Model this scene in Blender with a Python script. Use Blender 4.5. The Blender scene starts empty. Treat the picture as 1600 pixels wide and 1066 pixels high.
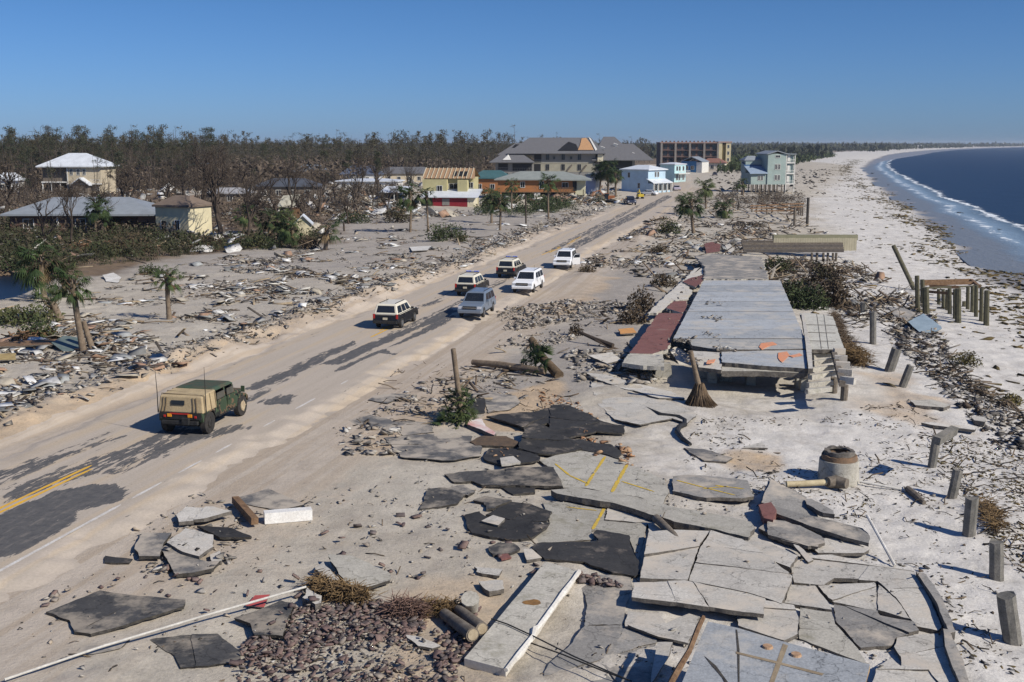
import bpy, math, random
import numpy as np
from mathutils import Vector, Matrix, Euler
R = random.Random(7)
NR = np.random.RandomState(11)
S = bpy.context.scene
COL = S.collection
# ------------------------------------------------------------------ camera
H, F, VH = 12.5, 1750.0, 224.0
TH = math.atan((533 - VH) / F)
cd = bpy.data.cameras.new('camera'); cam = bpy.data.objects.new('camera', cd); COL.objects.link(cam)
cam.location = (0, 0, H); cam.rotation_euler = (math.pi / 2 - TH, 0, 0)
cd.sensor_width = 36; cd.lens = F / 1600 * 36; cd.clip_end = 30000; cd.clip_start = 0.5
S.camera = cam
# ------------------------------------------------------------------ light
SUN_EL, SUN_STR, SKY_STR, EXPO = 37.0, 4.8, 0.098, 0.18
sv = Vector((0.83, -0.56, 0)).normalized() * math.cos(math.radians(SUN_EL)); sv.z = math.sin(math.radians(SUN_EL))
sl = bpy.data.lights.new('sun', 'SUN'); sl.energy = SUN_STR; sl.angle = math.radians(0.5); sl.color = (1, 0.93, 0.82)
sun = bpy.data.objects.new('sun', sl); COL.objects.link(sun)
sun.rotation_euler = (-sv).to_track_quat('-Z', 'Y').to_euler(); sun.location = (60, -40, 60)
wd = bpy.data.worlds.new('World'); S.world = wd; wd.use_nodes = True
nt = wd.node_tree; nt.nodes.clear()
sky = nt.nodes.new('ShaderNodeTexSky'); sky.sky_type = 'NISHITA'; sky.sun_disc = False
sky.sun_elevation = math.radians(SUN_EL); sky.sun_rotation = math.atan2(sv.x, sv.y)
sky.air_density = 1.0; sky.dust_density = 0.25; sky.ozone_density = 1.6; sky.altitude = 0
hs = nt.nodes.new('ShaderNodeMixRGB'); hs.blend_type = 'MULTIPLY'; hs.inputs[0].default_value = 1
tc = nt.nodes.new('ShaderNodeTexCoord'); sx = nt.nodes.new('ShaderNodeSeparateXYZ'); rp = nt.nodes.new('ShaderNodeValToRGB'); nt.links.new(tc.outputs['Generated'], sx.inputs[0]); nt.links.new(sx.outputs[2], rp.inputs[0]); nt.links.new(rp.outputs[0], hs.inputs[2])
for i_, (p_, c_) in enumerate([(0.0, (0.25, 0.43, 0.93)), (0.12, (0.21, 0.39, 0.72)), (0.35, (0.27, 0.46, 0.80)), (1.0, (0.36, 0.55, 0.86))]):
    if i_ > 1: rp.color_ramp.elements.new(p_)
    rp.color_ramp.elements[i_].position = p_; rp.color_ramp.elements[i_].color = (*c_, 1)
bg = nt.nodes.new('ShaderNodeBackground'); bg.inputs[1].default_value = SKY_STR
wo = nt.nodes.new('ShaderNodeOutputWorld')
nt.links.new(sky.outputs[0], hs.inputs[1]); nt.links.new(hs.outputs[0], bg.inputs[0]); nt.links.new(bg.outputs[0], wo.inputs[0])
S.view_settings.view_transform = 'Standard'; S.view_settings.look = 'None'
S.view_settings.exposure = EXPO; S.view_settings.gamma = 1; S.view_settings.use_curve_mapping = False
S.render.engine = 'CYCLES'
# ------------------------------------------------------------------ noise + terrain
_perm = NR.rand(256, 256)
def vnoise(x, y):
    x = np.asarray(x, float); y = np.asarray(y, float)
    xi = np.floor(x).astype(int); yi = np.floor(y).astype(int); fx = x - xi; fy = y - yi
    fx = fx * fx * (3 - 2 * fx); fy = fy * fy * (3 - 2 * fy)
    a = _perm[xi & 255, yi & 255]; b = _perm[(xi + 1) & 255, yi & 255]; c = _perm[xi & 255, (yi + 1) & 255]; d = _perm[(xi + 1) & 255, (yi + 1) & 255]
    return (a * (1 - fx) + b * fx) * (1 - fy) + (c * (1 - fx) + d * fx) * fy - 0.5
def sstep(a, b, x):
    t = np.clip((np.asarray(x, float) - a) / (b - a), 0, 1); return t * t * (3 - 2 * t)
def ray(u, v):
    a = (u - 800) / F; b = (v - 533) / F
    return np.array([a, math.cos(TH) - b * math.sin(TH), -math.sin(TH) - b * math.cos(TH)])
def G(u, v, z=0.0):
    d = ray(u, v); t = (H - z) / -d[2]; return np.array([d[0] * t, d[1] * t, z])
RP = G(0, 798); _q = G(840, 403); RD = (_q - RP)[:2]; RD /= np.linalg.norm(RD); RN = np.array([RD[1], -RD[0]])
def sn(x, y):
    dx = np.asarray(x, float) - RP[0]; dy = np.asarray(y, float) - RP[1]
    return dx * RD[0] + dy * RD[1], dx * RN[0] + dy * RN[1]
def rw(s, n): return RP[0] + RD[0] * s + RN[0] * n, RP[1] + RD[1] * s + RN[1] * n
RANG = math.atan2(RD[1], RD[0])
# shoreline (x as a function of y), sea level -2.1
SEA = -2.1
_sh = [G(u, v, SEA) for u, v in [(1655, 440), (1600, 412), (1545, 377), (1490, 343), (1440, 315), (1400, 292), (1374, 272), (1362, 262), (1372, 252), (1395, 243), (1425, 238.5), (1470, 234.5), (1540, 231.5), (1640, 229)]]
SHY = np.array([-50, 20] + [p[1] for p in _sh] + [9000]); SHX = np.array([_sh[0][0] - 26, _sh[0][0] - 18] + [p[0] for p in _sh] + [_sh[-1][0] + 3000])
def shore(y): return np.interp(y, SHY, SHX)
def inpoly(x, y, poly):
    x = np.asarray(x, float); y = np.asarray(y, float); r = np.zeros(x.shape, bool); n = len(poly)
    for i in range(n):
        x1, y1 = poly[i][:2]; x2, y2 = poly[(i + 1) % n][:2]
        if y1 == y2: continue
        c = ((y1 > y) != (y2 > y)) & (x < (x2 - x1) * (y - y1) / (y2 - y1) + x1); r ^= c
    return r
def pdist(x, y, poly, closed=True):
    x = np.asarray(x, float); y = np.asarray(y, float); best = np.full(x.shape, 1e9); n = len(poly)
    for i in range(n if closed else n - 1):
        x1, y1 = poly[i][:2]; x2, y2 = poly[(i + 1) % n][:2]; dx, dy = x2 - x1, y2 - y1; L = dx * dx + dy * dy + 1e-9
        t = np.clip(((x - x1) * dx + (y - y1) * dy) / L, 0, 1); best = np.minimum(best, np.hypot(x - x1 - t * dx, y - y1 - t * dy))
    return best
def sdist(x, y, poly):
    d = pdist(x, y, poly); return np.where(inpoly(x, y, poly), d, -d)      # positive inside
def P(pts, z=0.0): return [tuple(G(u, v, z)) for u, v in pts]
CANAL = P([(-140, 418), (-20, 424), (30, 421), (62, 428), (66, 440), (40, 452), (0, 470), (-160, 490)])
LOT = P([(150, 1100), (190, 960), (230, 800), (420, 700), (640, 560), (760, 480), (900, 400), (1080, 400), (1010, 560), (900, 640), (880, 760), (760, 1000), (700, 1100)])
PIT = P([(1170, 572), (1262, 578), (1300, 600), (1290, 640), (1180, 628), (1040, 600), (960, 585), (1000, 572)])
def terr(x, y):
    x = np.asarray(x, float); y = np.asarray(y, float)
    s, n = sn(x, y); sh = shore(y)
    lot = sstep(-1, 3, sdist(x, y, LOT))
    edge = np.interp(s, [-60, 0, 25, 60, 120, 300], [-6.2, -5.6, -4.4, -3.8, -3.8, -4.2])
    w = sstep(0.0, 4.0, edge - n) + sstep(5.0, 12.0, n)          # 0 on the road
    big = vnoise(x * 0.05 + 3, y * 0.05) * 0.5 + vnoise(x * 0.17, y * 0.17 + 9) * 0.25
    sm = vnoise(x * 0.6, y * 0.6) * 0.14 + vnoise(x * 1.7 + 5, y * 1.7) * 0.07 + vnoise(x * 4.1, y * 4.1) * 0.03
    z = w * (big * (1 - 0.75 * lot) + sm * (1 - 0.55 * lot))
    # banks of sand pushed off the road on its left side
    bk = np.exp(-((edge - 2.6 - n) / 1.9) ** 2) * sstep(0.1, 0.8, edge - n) * np.interp(s, [-60, 0, 60, 110, 180, 240], [.75, .8, .8, .7, .35, 0])
    z = z + bk * (0.75 + 0.9 * vnoise(s * 0.35, n * 0.5) + 0.5 * vnoise(s * 1.3, n * 1.5 + 4))
    bk2 = np.exp(-((n - 7.6) / 1.6) ** 2) * np.interp(s, [62, 75, 88, 92, 112, 118, 150, 190], [0, .3, .25, .1, .1, .6, .6, 0])
    z = z + bk2 * (0.8 + 1.0 * vnoise(s * 0.5, n * 0.5 + 7))
    z = z + 0.25 * sstep(0, 8, edge - 3 - n)
    # beach
    z = z - 0.35 * sstep(-75, -45, x - sh) - (2.0 + 0.4 * (w > 9)) * sstep(-40, 4, x - sh) - 0.02 * np.clip(x - sh, 0, 60)
    z = np.where(x - sh > -6, z * 0 + np.minimum(z, SEA + 0.25 - 0.06 * (x - sh + 6)), z)
    c = sstep(-1.2, 1.0, sdist(x, y, CANAL)); z = z - c * 1.6
    p = sstep(-1.5, 1.5, sdist(x, y, PIT)); z = z - p * 0.35
    z = z * (1 - 0.5 * sstep(600, 1500, y))
    return z
def W(u, v, up=0.0):
    d = ray(u, v)
    if d[2] > -0.002: d[2] = -0.002
    t = H / -d[2]
    for _ in range(6):
        z = float(terr(d[0] * t, d[1] * t)) + up; t = (H - z) / -d[2]
    return Vector((d[0] * t, d[1] * t, z))
def hz(x, y): return float(terr(x, y))
# ------------------------------------------------------------------ tagging
def tag(o, label=None, cat=None, group=None, kind=None):
    if label: o['label'] = label
    if cat: o['category'] = cat
    if group: o['group'] = group
    if kind: o['kind'] = kind
    return o
def thing(name, label, cat, loc=(0, 0, 0), rz=0.0, group=None, rot=None):
    o = bpy.data.objects.new(name, None); COL.objects.link(o); o.empty_display_size = 0.2
    o.location = loc; o.rotation_euler = rot if rot else (0, 0, rz)
    return tag(o, label, cat, group)
def copy_tree(o, parent=None):
    c = o.copy(); COL.objects.link(c); c.parent = parent
    for ch in list(o.children): copy_tree(ch, c)
    return c
# ------------------------------------------------------------------ mesh builder
class MB:
    def __init__(s): s.v = []; s.f = []; s.m = []
    def add(s, vs, fs, mi=0):
        b = len(s.v); s.v += [tuple(p) for p in vs]; s.f += [tuple(i + b for i in f) for f in fs]; s.m += [mi] * len(fs); return s
    def box(s, c, sz, rot=(0, 0, 0), mi=0, taper=(1, 1)):
        x, y, z = sz[0] / 2, sz[1] / 2, sz[2] / 2; tx, ty = taper
        vs = [(-x, -y, -z), (x, -y, -z), (x, y, -z), (-x, y, -z), (-x * tx, -y * ty, z), (x * tx, -y * ty, z), (x * tx, y * ty, z), (-x * tx, y * ty, z)]
        M = Euler(rot).to_matrix(); c = Vector(c); vs = [M @ Vector(p) + c for p in vs]
        return s.add(vs, [(0, 3, 2, 1), (4, 5, 6, 7), (0, 1, 5, 4), (1, 2, 6, 5), (2, 3, 7, 6), (3, 0, 4, 7)], mi)
    def bb(s, x0, x1, y0, y1, z0, z1, mi=0, **k): return s.box(((x0 + x1) / 2, (y0 + y1) / 2, (z0 + z1) / 2), (x1 - x0, y1 - y0, z1 - z0), mi=mi, **k)
    def tube(s, pts, rs, n=8, mi=0, cap=True):
        pts = [Vector(p) for p in pts]; 
        if not hasattr(rs, '__len__'): rs = [rs] * len(pts)
        b = len(s.v); up = None
        for i, p in enumerate(pts):
            d = (pts[min(i + 1, len(pts) - 1)] - pts[max(i - 1, 0)]).normalized()
            if up is None: up = d.orthogonal().normalized()
            else: up = (up - d * up.dot(d)).normalized()
            w = d.cross(up)
            for k in range(n):
                a = 2 * math.pi * k / n; s.v.append(tuple(p + (up * math.cos(a) + w * math.sin(a)) * rs[i]))
        for i in range(len(pts) - 1):
            for k in range(n):
                k2 = (k + 1) % n; s.f.append((b + i * n + k, b + i * n + k2, b + (i + 1) * n + k2, b + (i + 1) * n + k)); s.m.append(mi)
        if cap:
            s.f.append(tuple(b + k for k in range(n))[::-1]); s.m.append(mi)
            e = b + (len(pts) - 1) * n; s.f.append(tuple(e + k for k in range(n))); s.m.append(mi)
        return s
    def prism(s, top, bot, mt=0, ms=0):
        b = len(s.v); n = len(top); s.v += [tuple(p) for p in top] + [tuple(p) for p in bot]
        s.f.append(tuple(b + i for i in range(n))); s.m.append(mt)
        s.f.append(tuple(b + n + i for i in range(n))[::-1]); s.m.append(ms)
        for i in range(n):
            j = (i + 1) % n; s.f.append((b + i, b + n + i, b + n + j, b + j)); s.m.append(ms)
        return s
    def mesh(s, name, mats=()):
        me = bpy.data.meshes.new(name); me.from_pydata(s.v, [], s.f)
        for m in (mats if isinstance(mats, (list, tuple)) else [mats]): me.materials.append(m)
        if len(me.materials) > 1: me.polygons.foreach_set('material_index', s.m)
        me.update(); return me
    def build(s, name, mats, parent=None, smooth=False, label=None, bevel=0, loc=None, rot=None, auto=None):
        me = s.mesh(name, mats)
        if smooth: me.polygons.foreach_set('use_smooth', [True] * len(me.polygons))
        if auto: me.polygons.foreach_set('use_smooth', [True] * len(me.polygons)); me.set_sharp_from_angle(angle=math.radians(auto))
        o = bpy.data.objects.new(name, me); COL.objects.link(o); o.parent = parent
        if loc is not None: o.location = loc
        if rot is not None: o.rotation_euler = rot
        if bevel:
            b = o.modifiers.new('bevel', 'BEVEL'); b.width = bevel; b.segments = 2; b.limit_method = 'ANGLE'
        if label: o['label'] = label
        return o
def part(name, mb, mats, parent, **k): return mb.build(name, mats, parent, **k)
def npmesh(name, V, Fq, mats, tint=None, smooth=False, midx=None):
    me = bpy.data.meshes.new(name); V = np.asarray(V, np.float32); Fq = np.asarray(Fq, np.int32); k = Fq.shape[1]; m = len(Fq)
    me.vertices.add(len(V)); me.vertices.foreach_set('co', V.ravel())
    me.loops.add(m * k); me.loops.foreach_set('vertex_index', Fq.ravel())
    me.polygons.add(m); me.polygons.foreach_set('loop_start', np.arange(m, dtype=np.int32) * k); me.polygons.foreach_set('loop_total', np.full(m, k, np.int32))
    for mt in (mats if isinstance(mats, (list, tuple)) else [mats]): me.materials.append(mt)
    if midx is not None: me.polygons.foreach_set('material_index', np.asarray(midx, np.int32))
    if smooth: me.polygons.foreach_set('use_smooth', np.ones(m, bool))
    me.update(calc_edges=True); me.validate()
    if tint is not None:
        for nm, arr in (tint.items() if isinstance(tint, dict) else [('tint', tint)]):
            a = me.attributes.new(nm, 'FLOAT', 'POINT'); a.data.foreach_set('value', np.asarray(arr, np.float32))
    return me
def link(name, me, parent=None):
    o = bpy.data.objects.new(name, me); COL.objects.link(o); o.parent = parent; return o
# ------------------------------------------------------------------ materials
class NT:
    def __init__(s, name):
        s.m = bpy.data.materials.new(name); s.m.use_nodes = True; s.t = s.m.node_tree; s.t.nodes.clear()
        s.out = s.n('OutputMaterial'); s.b = s.n('BsdfPrincipled'); s.l(s.b.outputs[0], s.out.inputs[0])
    def n(s, t, **k):
        o = s.t.nodes.new('ShaderNode' + t)
        for a, b in k.items(): setattr(o, a, b)
        return o
    def l(s, a, b): s.t.links.new(a, b)
    def noise(s, scale, detail=4, rough=0.55, co=None, out=0, dist=0.0):
        o = s.n('TexNoise'); o.inputs['Scale'].default_value = scale; o.inputs['Detail'].default_value = detail; o.inputs['Roughness'].default_value = rough; o.inputs['Distortion'].default_value = dist
        if co is not None: s.l(co, o.inputs['Vector'])
        return o.outputs[out]
    def ramp(s, fac, st, interp='LINEAR'):
        o = s.n('ValToRGB'); o.color_ramp.interpolation = interp; e = o.color_ramp.elements
        while len(e) < len(st): e.new(0.5)
        for i, (p, c) in enumerate(st):
            e[i].position = p; e[i].color = (c[0], c[1], c[2], 1) if hasattr(c, '__len__') else (c, c, c, 1)
        s.l(fac, o.inputs[0]); return o.outputs[0]
    def mix(s, f, a, b, mode='MIX'):
        o = s.n('MixRGB', blend_type=mode)
        for i, x in ((0, f), (1, a), (2, b)):
            if hasattr(x, 'is_linked') or isinstance(x, bpy.types.NodeSocket): s.l(x, o.inputs[i])
            elif i == 0: o.inputs[0].default_value = x
            else: o.inputs[i].default_value = (x[0], x[1], x[2], 1)
        return o.outputs[0]
    def math(s, op, a, b=0.0, c=0.0):
        o = s.n('Math', operation=op)
        for i, x in ((0, a), (1, b), (2, c)):
            if isinstance(x, bpy.types.NodeSocket): s.l(x, o.inputs[i])
            else: o.inputs[i].default_value = x
        return o.outputs[0]
    def attr(s, nm): o = s.n('Attribute'); o.attribute_name = nm; return o.outputs['Fac']
    def bump(s, h, strength=0.5, dist=0.05):
        o = s.n('Bump'); o.inputs['Strength'].default_value = strength; o.inputs['Distance'].default_value = dist
        s.l(h, o.inputs['Height']); s.l(o.outputs[0], s.b.inputs['Normal']); return o
    def pos(s): return s.n('NewGeometry').outputs['Position']
    def obj(s): return s.n('TexCoord').outputs['Object']
    def scaled(s, co, sc):
        o = s.n('Mapping'); o.inputs['Scale'].default_value = sc; s.l(co, o.inputs['Vector']); return o.outputs[0]
    def set(s, col=None, rough=0.8, metal=0.0, spec=0.3):
        if col is not None:
            if isinstance(col, bpy.types.NodeSocket): s.l(col, s.b.inputs['Base Color'])
            else: s.b.inputs['Base Color'].default_value = (col[0], col[1], col[2], 1)
        if isinstance(rough, bpy.types.NodeSocket): s.l(rough, s.b.inputs['Roughness'])
        else: s.b.inputs['Roughness'].default_value = rough
        s.b.inputs['Metallic'].default_value = metal; s.b.inputs['Specular IOR Level'].default_value = spec
        return s.m
MC = {}
def mat(name, c1, c2=None, sc=3.0, rough=0.85, metal=0.0, spec=0.25, bump=0.0, bsc=None, world=True, fine=0.25, stretch=None):
    """two-tone weathered surface: large blotches, fine grain and a little relief"""
    if name in MC: return MC[name]
    t = NT(name); co = t.pos() if world else t.obj()
    if stretch: co = t.scaled(co, stretch)
    c2 = c2 or tuple(x * 0.7 for x in c1)
    n1 = t.noise(sc, 5, 0.6, co); n2 = t.noise(sc * 9, 3, 0.6, co)
    c = t.mix(t.ramp(n1, [(0.35, 0), (0.68, 1)]), c1, c2)
    g = t.ramp(n2, [(0.25, 1 - fine), (0.75, 1 + fine * 0.4)]); c = t.mix(1, c, g, 'MULTIPLY')
    m = t.set(c, rough, metal, spec)
    if bump: t.bump(t.noise(bsc or sc * 6, 4, 0.6, co), bump, 0.03)
    MC[name] = m; return m
def tintmat(name, cols, rough=0.9, sc=4.0, bump=0.4, spec=0.2):
    """one colour per piece, picked by the object's own random value or the per-piece attribute 'tint'"""
    if name in MC: return MC[name]
    t = NT(name); oi = t.n('ObjectInfo').outputs['Random']; f = t.math('FRACT', t.math('ADD', oi, t.attr('tint')))
    k = len(cols); st = [((i + 0.0) / k, c) for i, c in enumerate(cols)]
    c = t.ramp(f, st, 'CONSTANT'); co = t.pos()
    g = t.ramp(t.noise(sc, 5, 0.65, co), [(0.3, 0.62), (0.7, 1.15)]); c = t.mix(1, c, g, 'MULTIPLY')
    m = t.set(c, rough, 0, spec)
    if bump: t.bump(t.noise(sc * 4, 3, 0.6, co), bump, 0.02)
    MC[name] = m; return m
# ================================================================== SETTING
YS = np.concatenate([np.arange(16, 60, 0.16), 60 * (1.0055 ** np.arange(0, 1)), ])
ys = [16.0]
while ys[-1] < 9000:
    y = ys[-1]; ys.append(y + (0.16 if y < 50 else 0.0034 * y if y < 400 else 0.02 * y if y < 1500 else 0.06 * y))
YS = np.array(ys)
US = np.linspace(-0.62, 0.62, 560)
def fan(y0, y1, u0, u1, nu):
    yy = YS[(YS >= y0) & (YS <= y1)]; uu = np.linspace(u0, u1, nu)
    X = (yy[:, None] + 6) * uu[None, :]; Y = np.repeat(yy[:, None], nu, 1); return X, Y
def gridmesh(X, Y, Z):
    r, c = X.shape; V = np.stack([X, Y, Z], -1).reshape(-1, 3); i = np.arange(r * c).reshape(r, c)
    Fq = np.stack([i[:-1, :-1], i[:-1, 1:], i[1:, 1:], i[1:, :-1]], -1).reshape(-1, 4); return V, Fq
X, Y = fan(16, 9001, -0.66, 0.66, 600); Z = terr(X, Y)
V, Fq = gridmesh(X, Y, Z); x = V[:, 0]; y = V[:, 1]
s_, n_ = sn(x, y); sh = shore(y)
def zone(pts, soft=2.0):
    return sstep(-soft, soft, sdist(x, y, P(pts)) + vnoise(x * 0.4, y * 0.4) * 3 * min(1, soft))
lotcol = None
white = sstep(-6, 8, (x - np.interp(y, [20, 27, 34, 44, 60, 90, 150, 300, 700], [2, 3.5, 4.5, 4, 14, 20, 40, 80, 210])) + vnoise(x * 0.15, y * 0.15) * 8) * 0.9
wet = sstep(-9, -3, x - sh + vnoise(x * 0.12, y * 0.05) * 4)
tan = np.zeros_like(x)
edge = np.interp(s_, [-60, 0, 25, 60, 120, 300], [-6.2, -5.6, -4.4, -3.8, -3.8, -4.2])
tan += 0.9 * sstep(-5.5, -1.0, n_ - edge) * (n_ < edge + 2) * np.interp(s_, [-60, 60, 140, 200], [1, .8, .5, .2])
tan += zone([(560, 600), (640, 540), (760, 520), (760, 560), (640, 680), (540, 690)], 1.2) * 0.9
tan += zone([(760, 610), (860, 590), (900, 640), (830, 660), (760, 655)], 0.8) * 1.3
tan += zone([(560, 930), (740, 900), (820, 1000), (700, 1100), (520, 1100)], 1.0) * 0.6
tan += zone([(840, 420), (960, 430), (900, 480), (780, 500), (800, 450)], 1.0) * 0.7
tan += 0.4 * sstep(2, 8, n_) * (1 - sstep(8, 12, n_)) * (s_ > -5) * (s_ < 60)
tan += zone([(1150, 690), (1230, 690), (1220, 715), (1150, 715)], 0.6) * 0.8
tan += zone([(1330, 560), (1440, 560), (1480, 640), (1380, 640)], 1.0) * 0.6
gry = zone([(640, 640), (860, 500), (900, 400), (1060, 410), (1010, 480), (960, 560), (900, 620), (760, 640)], 2) * 0.9
gry += zone([(100, 330), (1000, 330), (900, 380), (560, 420), (300, 430), (100, 440)], 8) * 0.75
gry += zone([(430, 560), (820, 430), (700, 400), (300, 440), (150, 500), (0, 560), (0, 620)], 2) * 0.35
brn = zone([(-100, 300), (250, 300), (520, 330), (520, 385), (300, 400), (170, 430), (60, 440), (-120, 500)], 4) * 1.0
brn += sstep(330, 420, y) * (n_ < -40) * 0.9
brn += sstep(240, 330, y) * (n_ > -8) * (x < sh - 95) * 0.7
brn += np.clip(vnoise(x * 0.35, y * 0.35) - 0.2, 0, 1) * 2 * sstep(40, 70, y) * (n_ > 14) * (x < sh - 25) * 0.4
me = npmesh('ground', V, Fq, [], {'white': np.clip(white, 0, 1), 'wet': wet, 'tan': np.clip(tan, 0, 1), 'grey': np.clip(gry, 0, 1), 'brown': np.clip(brn, 0, 1), 'trs': s_ * .01, 'trn': n_ * .1, 'trk': (n_ > -6) * (1 - sstep(5.5, 13, n_)) * (s_ < 300)}, smooth=True)
t = NT('sand_ground'); co = t.pos(); big = t.noise(0.09, 6, 0.6, co); mid = t.noise(0.9, 6, 0.62, co); fin = t.noise(9, 5, 0.7, co); vf = t.noise(45, 3, 0.7, co)
def soft(a, src=None):
    return t.math('MULTIPLY', t.ramp(t.math('ADD', a, t.math('MULTIPLY', t.math('SUBTRACT', mid, 0.5), 0.9)), [(0.12, 0), (0.85, 1)]), 1.0)
c = t.mix(t.ramp(big, [(0.35, 0), (0.65, 1)]), (0.40, 0.355, 0.29), (0.47, 0.43, 0.36))
c = t.mix(soft(t.attr('grey')), c, (0.32, 0.29, 0.255))
c = t.mix(soft(t.attr('white')), c, (0.565, 0.54, 0.50))
c = t.mix(soft(t.attr('tan')), c, (0.45, 0.345, 0.235))
c = t.mix(soft(t.attr('brown')), c, (0.16, 0.115, 0.075))
c = t.mix(soft(t.attr('wet')), c, (0.25, 0.235, 0.215))
c = t.mix(1, c, t.ramp(mid, [(0.25, 0.78), (0.7, 1.10)]), 'MULTIPLY')
c = t.mix(1, c, t.ramp(fin, [(0.25, 0.72), (0.5, 1.0), (0.8, 1.14)]), 'MULTIPLY')
c = t.mix(1, c, t.ramp(vf, [(0.25, 0.8), (0.6, 1.05)]), 'MULTIPLY')
trk = t.n('CombineXYZ'); t.l(t.math('MULTIPLY', t.attr('trs'), 100.0), trk.inputs[0]); t.l(t.math('MULTIPLY', t.attr('trn'), 10.0), trk.inputs[1]); tk = t.noise(1.0, 4, 0.6, t.scaled(trk.outputs[0], (0.05, 1.5, 1))); tks = t.math('MULTIPLY', t.ramp(tk, [(0.47, 0), (0.56, 1)]), t.attr('trk'))
rds = t.mix(t.ramp(tk, [(0.35, 0), (0.65, 1)]), (0.44, 0.38, 0.315), (0.37, 0.32, 0.26)); rdm = t.ramp(t.math('ADD', t.attr('trk'), t.math('MULTIPLY', t.math('SUBTRACT', mid, 0.5), 1.0)), [(0.25, 0), (0.75, 0.9)]); c = t.mix(rdm, c, rds); c = t.mix(t.math('MULTIPLY', tks, 0.5), c, (0.35, 0.275, 0.20))
ln = t.noise(0.55, 7, 0.72, co); c = t.mix(t.ramp(ln, [(0.52, 0), (0.72, 0.5)]), c, (0.27, 0.225, 0.18))
# small dark litter specks
sp = t.ramp(t.noise(2.6, 6, 0.85, co), [(0.63, 0), (0.67, 1)]); c = t.mix(t.math('MULTIPLY', sp, 0.5), c, (0.13, 0.10, 0.075))
rg = t.mix(t.attr('wet'), (0.95, 0.95, 0.95), (0.32, 0.32, 0.32))
t.set(c, rg, 0, 0.25); hsum = t.math('ADD', t.math('MULTIPLY', mid, 1.0), t.math('ADD', t.math('MULTIPLY', fin, 0.35), t.math('MULTIPLY', vf, 0.10)))
t.bump(hsum, 0.55, 0.16); me.materials.append(t.m)
tag(link('ground', me), kind='structure')
# ---- sea
yy = YS[YS >= 16]; off = np.concatenate([np.linspace(-7, 60, 110), 60 * 1.12 ** np.arange(1, 52)])
SX = shore(yy)[:, None] + off[None, :] * (1 + yy[:, None] * 0) ; SY = np.repeat(yy[:, None], len(off), 1)
SZ = np.full_like(SX, SEA) + 0.12 * vnoise(SX * 0.25, SY * 0.12) * sstep(4, 20, SX - shore(SY))
V, Fq = gridmesh(SX, SY, SZ); dist = V[:, 0] - shore(V[:, 1])
me = npmesh('sea', V, Fq, [], {'off': np.clip(dist / 100.0, -0.1, 1)}, smooth=True)
t = NT('sea_water'); co = t.pos(); d = t.attr('off'); w1 = t.noise(0.06, 4, 0.6, t.scaled(co, (1, 0.35, 1))); dd = t.math('ADD', t.math('MULTIPLY', d, 1.75), t.math('MULTIPLY', t.math('SUBTRACT', w1, 0.5), 0.16))
c = t.ramp(dd, [(0.0, (0.17, 0.18, 0.185)), (0.03, (0.16, 0.20, 0.235)), (0.085, (0.23, 0.31, 0.38)), (0.14, (0.13, 0.18, 0.22)), (0.19, (0.008, 0.016, 0.030)), (1.0, (0.003, 0.009, 0.022))])
fo = t.noise(0.35, 6, 0.75, t.scaled(co, (1, 0.5, 1)), dist=1.2)
band = t.ramp(dd, [(0.0, 0.0), (0.03, 0.25), (0.075, 0.75), (0.11, 0.12), (0.14, 0.3), (0.165, 1.0), (0.20, 0.3), (0.28, 0.05), (0.5, 0.0)])
foam = t.ramp(t.math('ADD', fo, t.math('MULTIPLY', band, 0.30)), [(0.69, 0), (0.80, 1)])
foam = t.math('MULTIPLY', foam, t.ramp(band, [(0.02, 0), (0.3, 1)]))
c = t.mix(foam, c, (0.72, 0.76, 0.78)); rr = t.mix(foam, (0.34, 0.34, 0.34), (0.8, 0.8, 0.8))
t.set(c, rr, 0, 0.16); t.bump(t.math('ADD', t.noise(0.5, 5, 0.65, t.scaled(co, (1, 0.45, 1))), t.math('MULTIPLY', t.noise(2.5, 3, 0.6, co), 0.3)), 0.55, 0.5)
me.materials.append(t.m); tag(link('sea', me), kind='structure')
# ---- canal beside the left palms
cx = [(p[0], p[1], -0.55) for p in P([(-160, 415), (-20, 420), (36, 417), (76, 424), (78, 442), (48, 456), (0, 476), (-190, 500)])]
mb = MB(); mb.add(cx, [tuple(range(len(cx)))]); t = NT('canal_water'); t.set((0.006, 0.012, 0.022), 0.35, 0, 0.12); t.bump(t.noise(2.0, 3, 0.6, t.pos()), 0.2, 0.05)
tag(mb.build('canal', t.m), kind='structure')
# ---- road: asphalt under blown sand; s along, n across
ss = np.concatenate([np.arange(-26, 60, 0.22), np.arange(60, 160, 0.6), np.arange(160, 640, 3.0)]); nn = np.linspace(-5.0, 5.6, 90)
SS, NN = np.meshgrid(ss, nn, indexing='ij'); curve = 0.00022 * np.clip(SS - 170, 0, None) ** 2 * -1
RX = RP[0] + RD[0] * SS + RN[0] * (NN + curve); RY = RP[1] + RD[1] * SS + RN[1] * (NN + curve)
en = vnoise(SS * .11, 2.2) * 1.8 + vnoise(SS * .47, 5.1) * .8 + vnoise(SS * 2.1, NN * 1.2) * .6 + vnoise(SS * .9, NN * .8 + 40) * .8
TZ = terr(RX, RY); ef = np.maximum(sstep(3.9, 5.3, NN + en), sstep(4.0, 4.9, -NN + en)); ef = np.maximum(ef, (NN > 5.45) | (NN < -4.85)); RZ = (0.012 + np.where(SS > 150, TZ + 0.05, 0)) * (1 - ef) + (TZ - 0.012) * ef
V, Fq = gridmesh(RX, RY, RZ); ex = np.full(len(V), 0.06); vx, vy = V[:, 0], V[:, 1]
def rpatch(pts, val=1.0, soft=0.35):
    global ex
    m = sstep(-soft, soft, sdist(vx, vy, P(pts))); ex = np.maximum(ex, m * val)
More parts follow.
